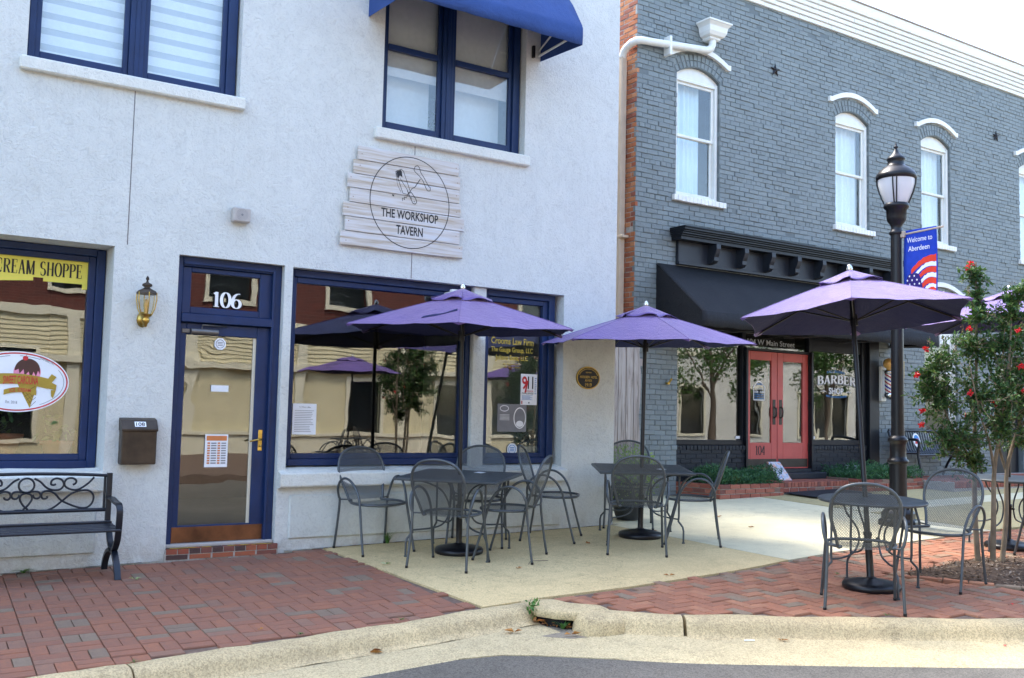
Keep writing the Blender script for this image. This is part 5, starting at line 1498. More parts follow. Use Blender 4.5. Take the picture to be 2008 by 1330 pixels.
# brick planters with junipers
def planter(label, plabel, x0, x1, y0, y1, ztop, xbl=None):
    t = thing('brick_planter', label, 'planter', ((x0 + x1) / 2, y0, gz(x0, y0)))
    xb = x0 if xbl is None else xbl
    mb = MB(); mb.prism([(x0 + .012, y0 + .012), (x1 - .012, y0 + .012), (x1 - .012, y1), (xb + .012, y1)], lambda u, v, h: (u, v, h), .05, ztop - .035); mb.build('core', 'mortar', t)
    zb = gz(x0, y0); nrow = 3; ch = (ztop - zb) / nrow
    faces = [((x0, y0), (x1, y0)), ((x1, y0), (x1, y1)), ((xb, y1), (x0, y0))]
    for (a, b) in faces:
        a, b = Vector(a), Vector(b); L = (b - a).length; d = (b - a).normalized(); nrm = (d.y, -d.x, 0)
        ps = Pieces((a.x, a.y, zb), (d.x, d.y, 0), (0, 0, 1), nrm)
        for r in range(nrow):
            x = 0 if r % 2 == 0 else -.105
            while x < L - .01:
                s0, s1 = max(0, x), min(L, x + .21)
                if s1 - s0 > .02: ps.add((s0 + s1) / 2, (r + .5) * ch, (s1 - s0) / 2 - .005, ch / 2 - .005, random.gauss(0, .006), -.08, random.gauss(0, .003))
                x += .21
        ps.flush(t, 'brick', 'planter_brick', 100, .004, org=root_of(t))
    mb = MB(); mb.prism([(x0 + .09, y0 + .09), (x1 - .09, y0 + .09), (x1 - .09, y1 - .01), (xb + .09, y1 - .01)], lambda u, v, h: (u, v, h), ztop - .05, ztop - .02); mb.build('soil', 'soil', t)
    s = thing('juniper_shrub', plabel, 'shrub', ((x0 + x1) / 2, (y0 + y1) / 2, ztop - .02))
    mb = MB(); 
    for i in range(5200):
        x, y = random.uniform(x0 + .06, x1 + .02), random.uniform(y0 + .0, y1 - .04)
        hh = .20 * (.5 + .5 * sin(x * 5.3 + 1) * cos(y * 4)) + .09
        p = Vector((x, y, ztop - .02 + random.random() * hh)); d = rdir(); d.z = abs(d.z) * .7 + .2
        leaf(mb, p, d, rdir(), random.uniform(.03, .08), .016, .2)
    mb.build('foliage', 'juniper_leaf', s, kind='stuff')
    return t
planter('low brick planter left of the red doors', 'dark green juniper spilling over planter left of red doors', 10.60, 11.96, 1.26, 2.03, .415, 10.44)
planter('low brick planter right of the red doors behind the lamp post', 'dark green juniper in planter right of red doors', 13.64, 15.16, 1.05, 2.03, .45)
def tuft(label, x, y, z, n, L, spread, mat='grass_blade', name='grass_tuft', w=.012, cat='plant'):
    mb = MB()
    for i in range(n):
        a = random.uniform(0, 2 * pi); d = Vector((cos(a), sin(a), 0)); h = L * random.uniform(.6, 1.1); sp_ = spread * random.uniform(.3, 1)
        s = Vector((-d.y, d.x, 0)) * w / 2; p0 = Vector((x, y, z)) + d * .012
        P = []
        for k in range(5):
            t = k / 4; c = p0 + d * sp_ * h * t ** 1.5 + Vector((0, 0, h * (t - .45 * spread * t * t)))
            P += [c - s * (1 - t * .85), c + s * (1 - t * .85)]
        mb.add(P, [(2 * k, 2 * k + 1, 2 * k + 3, 2 * k + 2) for k in range(4)], True)
    return tmesh(mb, name, mat, label, cat, (x, y, z))
tuft('pale striped grass tuft in planter left of red doors', 11.10, 1.42, .39, 70, .24, .9)
tuft('pale striped grass tuft at right end of planter behind lamp post', 15.0, 1.22, .42, 50, .26, .9)
tuft('pale striped grass tuft in middle of planter behind lamp post', 14.35, 1.20, .42, 40, .2, .9)
# other things at the barber shop
tmesh(MB().bbox(12.05, 13.35, .72, 1.34, .252, .268, .006), 'door_mat', 'rubber_mat', 'black rubber mat in front of the red doors', 'mat', (12.7, 1.0, .25)).rotation_euler = (.03, -.02, 0)
t = thing('art_board', 'small colourful printed board leaning against red doors', 'board', (12.45, 1.75, .42))
mb = MB(); mb.add([(12.30, 1.64, .42), (12.56, 1.62, .42), (12.50, 1.82, .70), (12.25, 1.84, .70), (12.30, 1.67, .42), (12.56, 1.65, .42), (12.50, 1.85, .70), (12.25, 1.87, .70)], [(0, 1, 2, 3), (7, 6, 5, 4), (0, 4, 5, 1), (1, 5, 6, 2), (2, 6, 7, 3), (3, 7, 4, 0)]); mb.build('panel', 'art_print', t)
bp = thing('barber_pole', 'red white and blue barber pole with orange globe on grey wall', 'barber pole', (15.35, 2.0, 1.7)); c = (15.33, 1.83, 0)
mb = MB(); mb.bbox(15.26, 15.40, 1.93, 2.0, 1.74, 2.36, .01); mb.bbox(15.29, 15.37, 1.80, 1.95, 1.80, 1.83, .01); mb.bbox(15.29, 15.37, 1.80, 1.95, 2.27, 2.30, .01); mb.build('wall_bracket', 'white_paint', bp)
mb = MB(); mb.lathe([(.07, 1.885), (.07, 2.225)], 24, c); o = mb.build('striped_cylinder', 'barber_stripes', bp, org=(15.33, 1.83, 1.885)); o.location = (-.02, -.17, .185)
mb = MB(); mb.lathe([(.0, 1.765), (.035, 1.77), (.06, 1.80), (.085, 1.825), (.085, 1.86), (.075, 1.885)], 20, c); mb.lathe([(.075, 2.225), (.085, 2.245), (.085, 2.275), (.05, 2.295), (.04, 2.31)], 20, c); mb.build('chrome_cap', 'chrome', bp)
mb = MB(); mb.lathe([(.03, 2.305)] + [(.098 * sin(radians(a)), 2.405 - .098 * cos(radians(a))) for a in range(24, 181, 12)], 20, c); mb.build('globe', 'barber_globe', bp)
tmesh(MB().bbox(17.02, 17.34, 1.93, 1.97, 2.86, 3.07, .004), 'hanging_sign', 'white_paint', 'blank white hanging sign at right end of the black awning', 'sign', (17.2, 1.95, 2.86))
hk = MB(); hk.tube([(10.21, 2.0, 1.88), (10.21, 1.94, 1.88), (10.25, 1.92, 1.95)], .016, 8); hk.lathe([(.03, 0), (.03, .03)], 10, (10.20, 1.95, 1.86)); tmesh(hk, 'wall_spigot', 'brass', 'small brass tap on the grey brick pier beside the shop window', 'tap', (10.21, 1.95, 1.86))
mb = MB(); f = front(YG + .035)
tp_ = thing('outlet_cover', 'pair of small white outlet plates low on black brick base', 'outlet', (14.55, 2.03, .5))
mb.bbox(14.42, 14.50, YG + .015, YG + .05, .50, .62, .004); mb.bbox(14.66, 14.74, YG + .015, YG + .05, .50, .62, .004); mb.build('plate', 'ink_white', tp_)

# alley fence between the two buildings
fe = thing('board_fence', 'weathered vertical board fence in the alley between buildings', 'fence', (8.5, 1.72, .15))
x = 7.62; i = 0
while x < 9.44:
    w = min(.142, 9.46 - x); mb = MB(); zt = 2.60 + random.uniform(-.03, .03)
    n = 8; L_ = []; 
    for k in range(n + 1):
        zz = .16 + (zt - .16) * k / n; j0, j1 = random.uniform(-.003, .003), random.uniform(-.003, .003)
        L_.append((x + j0, x + w - .012 + j1 - (.03 * (k % 3 == 1) if x + w > 9.4 else 0), zz))
    V = [];
    for a, b, zz in L_: V += [(a, 1.70, zz), (b, 1.70, zz), (b, 1.722, zz), (a, 1.722, zz)]
    mb.add(V, [(4 * k + q, 4 * k + (q + 1) % 4, 4 * k + 4 + (q + 1) % 4, 4 * k + 4 + q) for k in range(n) for q in range(4)] + [(4 * n, 4 * n + 1, 4 * n + 2, 4 * n + 3)])
    mb.build('board', 'fence_board', fe); x += w; i += 1
mb = MB(); mb.box(7.6, 9.5, 1.722, 1.76, .5, .6); mb.box(7.6, 9.5, 1.722, 1.76, 2.1, 2.2); mb.build('rail', 'fence_board', fe)
# ================================================================== CAFE FURNITURE
def catmull(P, n=6, closed=False):
    P = [Vector(p) for p in P]; out = []
    N = len(P)
    for i in range(N if closed else N - 1):
        g = lambda k: P[k % N] if closed else P[max(0, min(N - 1, k))]
        a, b, c, d = g(i - 1), g(i), g(i + 1), g(i + 2)
        for k in range(n):
            t = k / n
            out.append(.5 * ((2 * b) + (c - a) * t + (2 * a - 5 * b + 4 * c - d) * t * t + (3 * b - a - 3 * c + d) * t ** 3))
    if not closed: out.append(P[-1])
    return out
def lattice(mb, fn, inside, u0, u1, v0, v1, du, dv, w):
    """expanded metal: a diamond net of thin flat strands"""
    nu, nv = int((u1 - u0) / du) + 1, int((v1 - v0) / dv) + 1
    for i in range(nu):
        for j in range(nv):
            if (i + j) % 2: continue
            a = (u0 + i * du, v0 + j * dv)
            if not inside(*a): continue
            for sj in (-1, 1):
                b = (u0 + (i + 1) * du, v0 + (j + sj) * dv)
                if not inside(*b): continue
                A, B = Vector(fn(*a)), Vector(fn(*b)); 
                N = (Vector(fn(a[0] + .01, a[1])) - A).cross(Vector(fn(a[0], a[1] + .01)) - A).normalized()
                s = N.cross(B - A).normalized() * w / 2
                mb.add([A - s, B - s, B + s, A + s], [(0, 1, 2, 3)])
chair = thing('mesh_chair', '-', 'chair', group='grey steel mesh armchairs of the pavement tables')
SZ_ = .445
# hoop of the back, sitter faces -Y
def backp(u, v):                                  # u across, v up along the back from the seat
    t = v / .49
    return (u, .205 + .165 * t + .02 * sin(pi * t) - .035 * (u / .22) ** 2 * .5, SZ_ + .005 + .475 * t)
hoop2d = [(a * 1.09, b) for a, b in [(-.165, .0), (-.185, .10), (-.212, .20), (-.222, .29), (-.205, .38), (-.155, .45), (-.08, .485), (0, .495), (.08, .485), (.155, .45), (.205, .38), (.222, .29), (.212, .20), (.185, .10), (.165, .0)]]
seat2d = [(.165, .175), (.215, .10), (.245, .0), (.235, -.10), (.19, -.19), (.105, -.235), (0, -.245), (-.105, -.235), (-.19, -.19), (-.235, -.10), (-.245, .0), (-.215, .10), (-.165, .175)]
def seatp(x, y): return (x, y, SZ_ - .012 + .012 * ((x / .24) ** 2) + (.012 * max(0, (-y - .15) / .1) * -1))
path = [backp(u, v) for u, v in hoop2d] + [(.163, .20, SZ_ + .004)] + [(x, y, SZ_) for x, y in seat2d] + [(-.163, .20, SZ_ + .004)]
mb = MB(); mb.tube(catmull(path, 4, True), .012, 8, True); mb.build('hoop_frame', 'chair_metal', chair)
hp = [(p.x, p.y) for p in [Vector((a, b, 0)) for a, b in hoop2d]]
mb = MB(); lattice(mb, backp, lambda u, v: inpoly(u, v, hp), -.25, .25, .004, .50, .0090, .0060, .0033); mb.build('back_mesh', 'chair_metal', chair)
mb = MB(); lattice(mb, seatp, lambda u, v: inpoly(u, v, seat2d), -.25, .25, -.25, .19, .0090, .0060, .0034); mb.build('seat_mesh', 'chair_metal', chair)
for s in (-1, 1):
    P = [(.268, -.25, .006), (.258, -.19, .22), (.248, -.135, .43), (.250, -.105, .52), (.262, -.05, .605), (.275, .03, .658), (.284, .11, .665), (.288, .18, .63), (.284, .225, .56), (.268, .235, .49), (.256, .235, .44), (.262, .262, .22), (.272, .295, .006)]
    mb = MB(); mb.tube(catmull([(s * x, y, z) for x, y, z in P], 4), .0115, 8); mb.tube([(s * .235, -.10, SZ_), (s * .250, -.12, SZ_ + .005)], .007, 6); mb.tube([(s * .17, .19, SZ_ + .012), (s * .257, .235, SZ_ + .015)], .007, 6)
    mb.build('arm_and_legs', 'chair_metal', chair)
    for q in (P[0], P[-1]): mb = MB(); mb.lathe([(.0135, 0), (.0135, .02)], 8, (s * q[0], q[1], 0)); mb.build('foot_cap', 'black_metal', chair)
spots = [
 (4.34, -.33, 4, 'mesh chair against the tavern wall facing the street, beside the weeds'),
 (4.61, -1.30, 127, 'mesh chair with its back to the street before the first square table'),
 (5.42, -.44, -37, 'mesh chair behind the first square table, its back under the narrow window'),
 (5.29, -1.22, -139, 'mesh chair seen in profile right of the first square table, facing left'),
 (6.33, -.52, 45, 'mesh chair turned away from the first table, facing right below the plaque'),
 (7.66, -.16, -39, 'mesh chair behind the second square table beside the potted plant'),
 (6.63, -1.50, 141.5, 'mesh chair with its back to the street before the second square table'),
 (7.53, -1.33, -133.5, 'mesh chair in profile right of the second table, on the pale concrete joint'),
 (6.63, -4.15, 132, 'mesh chair nearest the kerb with its back to the street at round table'),
 (7.90, -3.98, -78, 'mesh chair beside the mulch bed, facing left at the round table'),
 (10.20, -3.78, 160, 'mesh chair cut off by right edge of picture at the far round table'),
]
for i, (x, y, a, lab) in enumerate(spots):
    o = chair if i == 0 else copy_tree(chair)
    place(o, x, y, radians(a)); o['label'] = lab; o.scale = (1.04, 1.04, 1.04)

def table(square, label):
    t = thing('cafe_table', label, 'table', group='grey steel pavement tables')
    H = .745; h = .50 if square else .435
    mb = MB()
    if square:
        mb.bbox(-h, h, -h, -h + .03, H - .028, H, .006); mb.bbox(-h, h, h - .03, h, H - .028, H, .006); mb.bbox(-h, -h + .03, -h + .03, h - .03, H - .028, H, .006); mb.bbox(h - .03, h, -h + .03, h - .03, H - .028, H, .006)
    else:
        mb.lathe([(h - .02, H - .025), (h, H - .022), (h + .003, H - .006), (h - .006, H), (h - .02, H - .003)], 48)
    mb.build('table_rim', 'table_metal', t)
    mb = MB()
    if square:
        x = -h + .03
        while x < h - .03: mb.box(x, min(h - .03, x + .0115), -h + .03, h - .03, H - .010, H - .002); x += .0165
        mb.box(-h + .03, h - .03, -.02, .02, H - .025, H - .012); mb.box(-.02, .02, -h + .03, h - .03, H - .028, H - .0125)
    else:
        lattice(mb, lambda u, v: (u, v, H - .006), lambda u, v: u * u + v * v < (h - .012) ** 2, -h, h, -h, h, .0145, .0105, .0085)
        mb.box(-h + .03, h - .03, -.02, .02, H - .025, H - .012)
    mb.build('table_top', 'table_metal', t)
    for k in range(4):
        a = pi / 4 + k * pi / 2; c, s = cos(a), sin(a); R = .50 if square else .36
        P = [(R, H - .02), (R, .50), (R, .27), (R - .005, .225), (R + .05, .17), (R + .062, .13), (R + .062, .012)]
        mb = MB(); mb.tube([(r * c, r * s, z) for r, z in P], .0105, 8); mb.lathe([(.016, 0), (.016, .012)], 8, ((R + .062) * c, (R + .062) * s, 0)); lg = mb.build('leg', 'table_metal', t)
        P = [(R, H - .045), (R - .10, H - .05), (.22, .62), (.13, .50), (.115, .40), (.16, .30), (.27, .255), (R, .245)]
        mb = MB(); mb.tube(catmull([(r * c, r * s, z) for r, z in P], 4), .0085, 8); mb.build('brace', 'table_metal', lg)
    return t
T1 = place(table(True, 'square steel table before the tavern windows holding a napkin'), 5.0, -.80, radians(42))
T2 = place(table(True, 'square steel table on the concrete slab near the alley'), 7.26, -.84, radians(-33))
T3 = place(table(False, 'round steel table on the brick paving nearest the kerb'), 7.23, -3.80, radians(20))
T4 = place(table(False, 'round steel table cut off by the right edge behind the tree'), 10.40, -3.16, radians(50))

def umbrella(label, bx, by, apex, axis, R, th, drop, strap=False):
    t = thing('patio_umbrella', label, 'umbrella', (bx, by, gz(bx, by)), 'purple patio umbrellas over the tables')
    ap, ax = Vector(apex), Vector(axis).normalized(); base = Vector((bx, by, gz(bx, by)))
    e1 = Vector((0, 1, 0)).cross(ax).normalized(); e2 = ax.cross(e1)
    tip = [ap - ax * drop + (e1 * cos(th + pi / 3 * k) + e2 * sin(th + pi / 3 * k)) * R for k in range(6)]
    def panel(k, s, q, lift=0, S=1.0):
        a, b = tip[k] - ap, tip[(k + 1) % 6] - ap
        edge = a.lerp(b, q); inn = 1 - .045 * S * sin(pi * q)
        p = ap + edge * s * inn
        p += -ax * (.035 * sin(pi * q) * s * (1 - s) * 4 * .5 + .05 * s * (1 - s)) * -1.0 * (.6) - ax * (.040 + .010 * sin(k * 2.3 + R * 9)) * sin(pi * q) * s * .75 + ax * .006 * sin(q * 19 + k * 3) * s * (1 - abs(2 * q - 1))
        return p + ax * lift
    mb = MB()
    for k in range(6): mb.grid(10, 12, lambda u, v, k=k: tuple(panel(k, .06 + .94 * v, u)))
    can = mb.build('canopy', 'umbrella_fabric', t)
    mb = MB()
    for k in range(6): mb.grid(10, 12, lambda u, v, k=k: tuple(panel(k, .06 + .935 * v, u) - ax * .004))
    mb.build('shaded_layer', 'umbrella_shaded', can)  # added layer under the same cloth, coloured dark as the canopy's own shade
    for k in range(6):                            # stitched seam over each rib
        mb = MB(); mb.tube([panel(k, .1 + .89 * i / 8, 0) + ax * .001 for i in range(9)], .0035, 5); mb.build('seam', 'umbrella_fabric', can)
    if strap:
        mb = MB(); P = []
        for i in range(9):
            w_ = i / 8; p = panel(3, .84 - .22 * w_, .60 + .36 * w_) + ax * (.006 + .004 * sin(i)); p2 = panel(3, .84 - .22 * w_ + .035, .60 + .36 * w_) + ax * .004; P += [tuple(p), tuple(p2)]
        mb.add(P, [(2 * i, 2 * i + 2, 2 * i + 3, 2 * i + 1) for i in range(8)]); mb.build('tie_strap', 'umbrella_shaded', can, solid=.004)
    for k in range(6):                            # hem and pocket at each tip
        mb = MB(); a = tip[k]; i0 = (ap - a).normalized()
        n1, n2 = panel(k, 1, .06), panel((k + 5) % 6, 1, .94)
        mb.add([a + (a - ap).normalized() * .012, n1, a + i0 * .12 - ax * .012, n2, a - ax * .028 + i0 * .01], [(0, 1, 4), (1, 2, 4), (2, 3, 4), (3, 0, 4)]); mb.build('tip_pocket', 'umbrella_fabric', can, solid=.002)
    mb = MB()                                     # vent cap with a fluttering edge
    for k in range(6):
        def vf(u, v, k=k):
            s = .02 + .27 * v; p = panel(k, s, u); return tuple(p + ax * (.055 - .030 * v + .018 * sin(pi * u * 2 + k) * v * v))
        mb.grid(8, 5, vf)
    mb.build('vent_cap', 'umbrella_fabric', can, solid=.003)
    for k in range(6):
        mb = MB(); a0 = ap - ax * .05; pts = [a0.lerp(tip[k] - ax * .016, s) for s in (0.03, .5, .985)]
        mb.tube(pts, .0095, 6); rib = mb.build('rib', 'black_metal', t)
        mb = MB(); hub = ap - ax * .42; md = a0.lerp(tip[k] - ax * .016, .52); mb.tube([hub + (md - hub).normalized() * .02, md], .007, 6); mb.build('strut', 'black_metal', rib)
    foot = base + Vector((0, 0, .02))
    pd = (ap - foot); 
    mb = MB(); mb.tube([foot + pd * .0, ap - ax * .02], .0215, 12); mb.build('pole', 'black_metal', t)
    mb = MB(); mb.tube([ap - ax * .46, ap - ax * .36], .034, 12); mb.build('runner_hub', 'black_metal', t); mb = MB(); mb.tube([ap - ax * .09, ap - ax * .02], .036, 12); mb.build('top_hub', 'black_metal', t)
    mb = MB(); mb.tube([ap + ax * (.03 + z) for z in (0, .012, .03, .05, .068, .078)], .02, 10, rr=[.013, .022, .027, .025, .016, .003]); mb.build('finial', 'chrome', t)
    q = Vector((0, 0, 1)).rotation_difference(GN).to_matrix()
    mb = MB(); mb.lathe([(.23, 0), (.236, .012), (.236, .035), (.225, .05), (.15, .068), (.07, .082), (.045, .09), (.037, .095)], 32); mb.v = [tuple(base + q @ Vector(v)) for v in mb.v]; bs = mb.build('base', 'black_metal', t)
    mb = MB(); mb.lathe([(.033, .09), (.030, .11), (.030, .42), (.036, .43), (.036, .455), (.028, .46)], 14); mb.v = [tuple(base + Vector((v[0] + (ap - base).x / (ap - base).z * v[2], v[1] + (ap - base).y / (ap - base).z * v[2], v[2]))) for v in mb.v]
    mb.lathe([(0, 0), (.018, .004), (.018, .02), (0, .026)], 10, (base.x + .05, base.y - .03, base.z + .40)); mb.build('base_stem', 'black_metal', bs)
    return t
umbrella('purple umbrella over the first square table, before the tavern windows', 5.0, -.80, (4.975, -.785, 2.53), (-.012, -.022, 1), 1.2, -.033, .352, True)
umbrella('purple umbrella over the second square table, before the alley', 7.26, -.84, (7.33, -.81, 2.548), (-.02, -.02, 1), 1.19, .17, .365)
umbrella('leaning pale-lit purple umbrella over the round table by the kerb', 7.23, -3.80, (7.50, -3.39, 2.685), (.0, .095, 1), 1.075, .64, .387)
umbrella('pale-lit purple umbrella behind the flowering tree at right edge', 10.40, -3.16, (10.80, -2.99, 2.83), (-.02, .06, 1), 1.15, .30, .31)

mb = MB(); mb.box(-.055, .055, -.04, .04, 0, .0015)
o = mb.build('paper_napkin', 'paper', None); tag(o, 'white paper napkin lying on the first square table', 'napkin'); o.location = (5.28, -.70, gz(5.28, -.7) + .7465); o.rotation_euler = (.03, -.02, .5)
o2 = o.copy(); COL.objects.link(o2); o2['label'] = 'white paper napkin lying on the second square table'; o2.location = (7.34, -1.08, gz(7.34, -1.08) + .7465)

# ------------------------------------------------------------------ scrolled bench by the tavern wall
be = thing('scroll_bench', 'dark metal bench with scrolled back against the tavern wall', 'bench', (1.26, -.4, gz(1.26, -.4)))
bx0, bx1 = .63, 1.905; by = -.17; g0 = gz(1.26, -.4)
mb = MB()
for X in (bx0, bx1): mb.bbox(X - .022, X + .022, by - .02, by + .012, g0 + .36, g0 + .83, .004)
mb.build('back_post', 'bench_metal', be)
def arcz(x): return .022 * (1 - ((x - 1.267) / .64) ** 2)
mb = MB(); mb.tube([(x, by, g0 + .806 + arcz(x)) for x in [bx0 + .02 + (bx1 - bx0 - .04) * i / 16 for i in range(17)]], .0135, 8); mb.tube([(bx0, by - .004, g0 + .522), (bx1, by - .004, g0 + .522)], .016, 8); mb.tube([(bx1 - .035, by, g0 + .53), (bx1 - .035, by, g0 + .80)], .010, 6); mb.tube([(bx0 + .035, by, g0 + .53), (bx0 + .035, by, g0 + .80)], .010, 6); mb.build('back_rail', 'bench_metal', be)
# scrolls drawn for the right half and mirrored, x measured from the bench centre
mb = MB(); xm = (bx0 + bx1) / 2 + .0
def sc2(P, n=5):
    for s in (-1, 1): mb.tube([(xm + s * p.x, by, g0 + p.y) for p in catmull([(a, b, 0) for a, b in P], n)], .0085, 6)
mb.tube([(xm + .058 * cos(a), by, g0 + .735 + .058 * sin(a)) for a in [2 * pi * i / 24 for i in range(24)]], .0085, 6, True)
sc2([(0, .672), (.035, .66), (.045, .625), (.025, .585), (0, .555), (-.02, .54)])
sc2([(.0, .675), (.04, .685), (.09, .682), (.108, .655), (.095, .632), (.07, .63), (.055, .645), (.05, .66)])
sc2([(.055, .79), (.10, .765), (.15, .715), (.20, .695), (.255, .70), (.28, .735), (.265, .775), (.225, .79), (.19, .775), (.182, .745), (.20, .735), (.22, .742)])
sc2([(.515, .795), (.47, .745), (.40, .698), (.345, .695), (.295, .72), (.285, .755), (.305, .785), (.345, .79), (.375, .77), (.37, .745), (.35, .735)])
sc2([(.005, .53), (.06, .535), (.13, .525), (.20, .545), (.27, .60), (.34, .66), (.41, .685), (.475, .685), (.515, .645), (.51, .585), (.47, .545), (.41, .545), (.34, .57), (.265, .61), (.215, .665), (.165, .688), (.125, .68), (.113, .65), (.13, .625), (.155, .63), (.16, .645)])
mb.build('scroll_work', 'bench_metal', be)
for i in range(6):
    y = -.235 - i * .072
    mb = MB(); mb.bbox(bx0 - .01, bx1 + .012, y - .056, y, g0 + .405 - .004 * i + (.012 if i in (0, 5) else 0) - (.012 if i == 5 else 0), g0 + .425 - .004 * i + (.012 if i == 0 else 0), .006); mb.build('seat_slat', 'bench_metal', be)
for X in (bx0, bx1):
    mb = MB()
    def bar(P, w=.024, d=.022):
        P = catmull([(0, a, b) for a, b in P], 5); V = []
        for i, p in enumerate(P):
            t = (P[min(len(P) - 1, i + 1)] - P[max(0, i - 1)]).normalized(); nn = Vector((0, -t.z, t.y)) * d / 2
            for sx, sn in ((-1, -1), (1, -1), (1, 1), (-1, 1)): V.append((X + sx * w, p.y + sn * nn.y, g0 + p.z + sn * nn.z))
        mb.add(V, [(4 * i + q, 4 * i + (q + 1) % 4, 4 * i + 4 + (q + 1) % 4, 4 * i + 4 + q) for i in range(len(P) - 1) for q in range(4)] + [(3, 2, 1, 0), tuple(4 * (len(P) - 1) + q for q in range(4))])
    bar([(by + .0, .62), (-.30, .625), (-.45, .605), (-.56, .595), (-.605, .56), (-.61, .50), (-.60, .42), (-.575, .32), (-.52, .255), (-.46, .22), (-.38, .225), (-.30, .28), (-.25, .36), (-.22, .42)], .024)
    bar([(-.13, .0), (-.17, .10), (-.26, .18), (-.38, .215), (-.47, .205), (-.56, .14), (-.615, .07), (-.65, .0)], .024, .03)
    mb.build('end_frame', 'bench_metal', be)

# slatted black bench on the brick terrace
b2 = thing('slat_bench', 'black steel strap bench with a colourful emblem on grey wall terrace', 'bench', (16.1, 1.4, TZ))
X0, X1_ = 15.30, 17.10; gb = TZ
for i in range(25):
    X = X0 + .06 + (X1_ - X0 - .12) * i / 24
    mb = MB(); P = catmull([(X, 1.82, gb + .80), (X, 1.80, gb + .72), (X, 1.76, gb + .56), (X, 1.71, gb + .45), (X, 1.62, gb + .42), (X, 1.42, gb + .435), (X, 1.28, gb + .43), (X, 1.25, gb + .40)], 4)
    V = []
    for p in P: V += [(p.x - .027, p.y, p.z), (p.x + .027, p.y, p.z)]
    mb.add(V, [(2 * k, 2 * k + 1, 2 * k + 3, 2 * k + 2) for k in range(len(P) - 1)], True); mb.build('strap', 'bench_metal', b2, solid=.006)
mb = MB()
for y, zz in ((1.82, .81), (1.66, .42), (1.25, .40)): mb.tube([(X0, y, gb + zz), (X1_, y, gb + zz)], .022, 8)
mb.build('cross_bar', 'bench_metal', b2)
for X in (X0, X1_):
    mb = MB(); mb.tube(catmull([(X, 1.18, gb), (X, 1.20, gb + .2), (X, 1.24, gb + .42), (X, 1.22, gb + .60), (X, 1.28, gb + .66), (X, 1.50, gb + .66), (X, 1.76, gb + .62)], 4), .024, 8); mb.tube(catmull([(X, 1.95, gb), (X, 1.86, gb + .2), (X, 1.74, gb + .45), (X, 1.82, gb + .80)], 4), .024, 8); mb.build('end_frame', 'bench_metal', b2)
f = lambda u, v, h: (u, 1.735 + .55 * (v - gb - .55) * .45 - h, v)
mb = MB(); mb.prism([(15.98 + .10 * cos(2 * pi * i / 24), gb + .64 + .125 * sin(2 * pi * i / 24)) for i in range(24)], f, .02, .03); eb = mb.build('emblem', 'ink_white', b2)
mb = MB(); disc(mb, f, 15.98, gb + .67, .07, .065, .032, 20); mb.build('emblem_blue', 'ink_blue', eb)
mb = MB(); mb.flat([(15.91, gb + .58), (16.05, gb + .58), (16.04, gb + .65), (15.99, gb + .68), (15.93, gb + .63)], f, .034); mb.build('emblem_red', 'ink_red', eb)

# ------------------------------------------------------------------ street lamp and banner
lx, ly = 10.79, -1.55; lz = gz(lx, ly)
la = thing('street_lamp', 'black fluted street lamp with acorn globe beside the purple umbrella', 'street lamp', (lx, ly, lz)); c = (lx, ly, 0)
mb = MB(); mb.lathe([(.235, lz - .03), (.235, lz + .05), (.225, lz + .07), (.20, lz + .085), (.20, lz + .15), (.185, lz + .17), (.15, lz + .20), (.155, lz + .24), (.125, lz + .27)], 8, c, False)
mb.build('plinth', 'black_metal', la)
mb = MB(); mb.lathe([(.112, lz + .26), (.104, .47), (.102, .865)], 32, c, True, (.3, .9, .09)); mb.build('fluted_base', 'black_metal', la)
mb = MB(); mb.lathe([(.102, .862), (.120, .875), (.128, .895), (.120, .915), (.102, .93), (.095, .96), (.095, 1.10), (.102, 1.125), (.118, 1.145), (.118, 1.165), (.105, 1.185), (.084, 1.205), (.078, 1.21)], 32, c); mb.build('collar', 'black_metal', la)
mb = MB(); mb.lathe([(.078, 1.19), (.073, 2.5), (.070, 3.72)], 32, c); mb.build('shaft', 'black_metal', la)
mb = MB(); mb.lathe([(.073, 3.70), (.088, 3.715), (.088, 3.74), (.07, 3.755), (.066, 3.80), (.075, 3.83), (.11, 3.88), (.120, 3.92), (.122, 4.02), (.15, 4.045), (.155, 4.065), (.15, 4.09), (.135, 4.10)], 32, c, True, (3.84, 4.03, .10)); mb.build('capital', 'black_metal', la)
mb = MB(); mb.lathe([(.125, 4.10), (.15, 4.15), (.185, 4.24), (.212, 4.34), (.222, 4.42), (.22, 4.45)], 32, c); mb.build('globe', 'globe_glass', la)
mb = MB(); mb.lathe([(.225, 4.40), (.245, 4.415), (.245, 4.455), (.235, 4.47), (.215, 4.50), (.165, 4.545), (.12, 4.575), (.105, 4.59), (.10, 4.64), (.112, 4.655), (.112, 4.675), (.085, 4.70), (.05, 4.735), (.03, 4.765), (.022, 4.79), (.016, 4.80), (.03, 4.815), (.03, 4.825), (.012, 4.84), (.012, 4.855), (.006, 4.87), (0, 4.89)], 32, c); mb.build('roof', 'black_metal', la)
for k in range(4):
    for da in (-.10, .10):
        a = pi / 4 + k * pi / 2 + da - .25
        mb = MB(); mb.tube([(lx + r * cos(a), ly + r * sin(a), z) for r, z in ((.14, 4.09), (.165, 4.15), (.20, 4.24), (.227, 4.34), (.238, 4.44))], .0075, 6); mb.build('globe_rib', 'black_metal', la)
mb = MB(); mb.bbox(lx + .06, lx + .10, ly - .03, ly + .01, 1.92, 2.13, .004); mb.build('yellow_tag', 'ink_yellow', la)
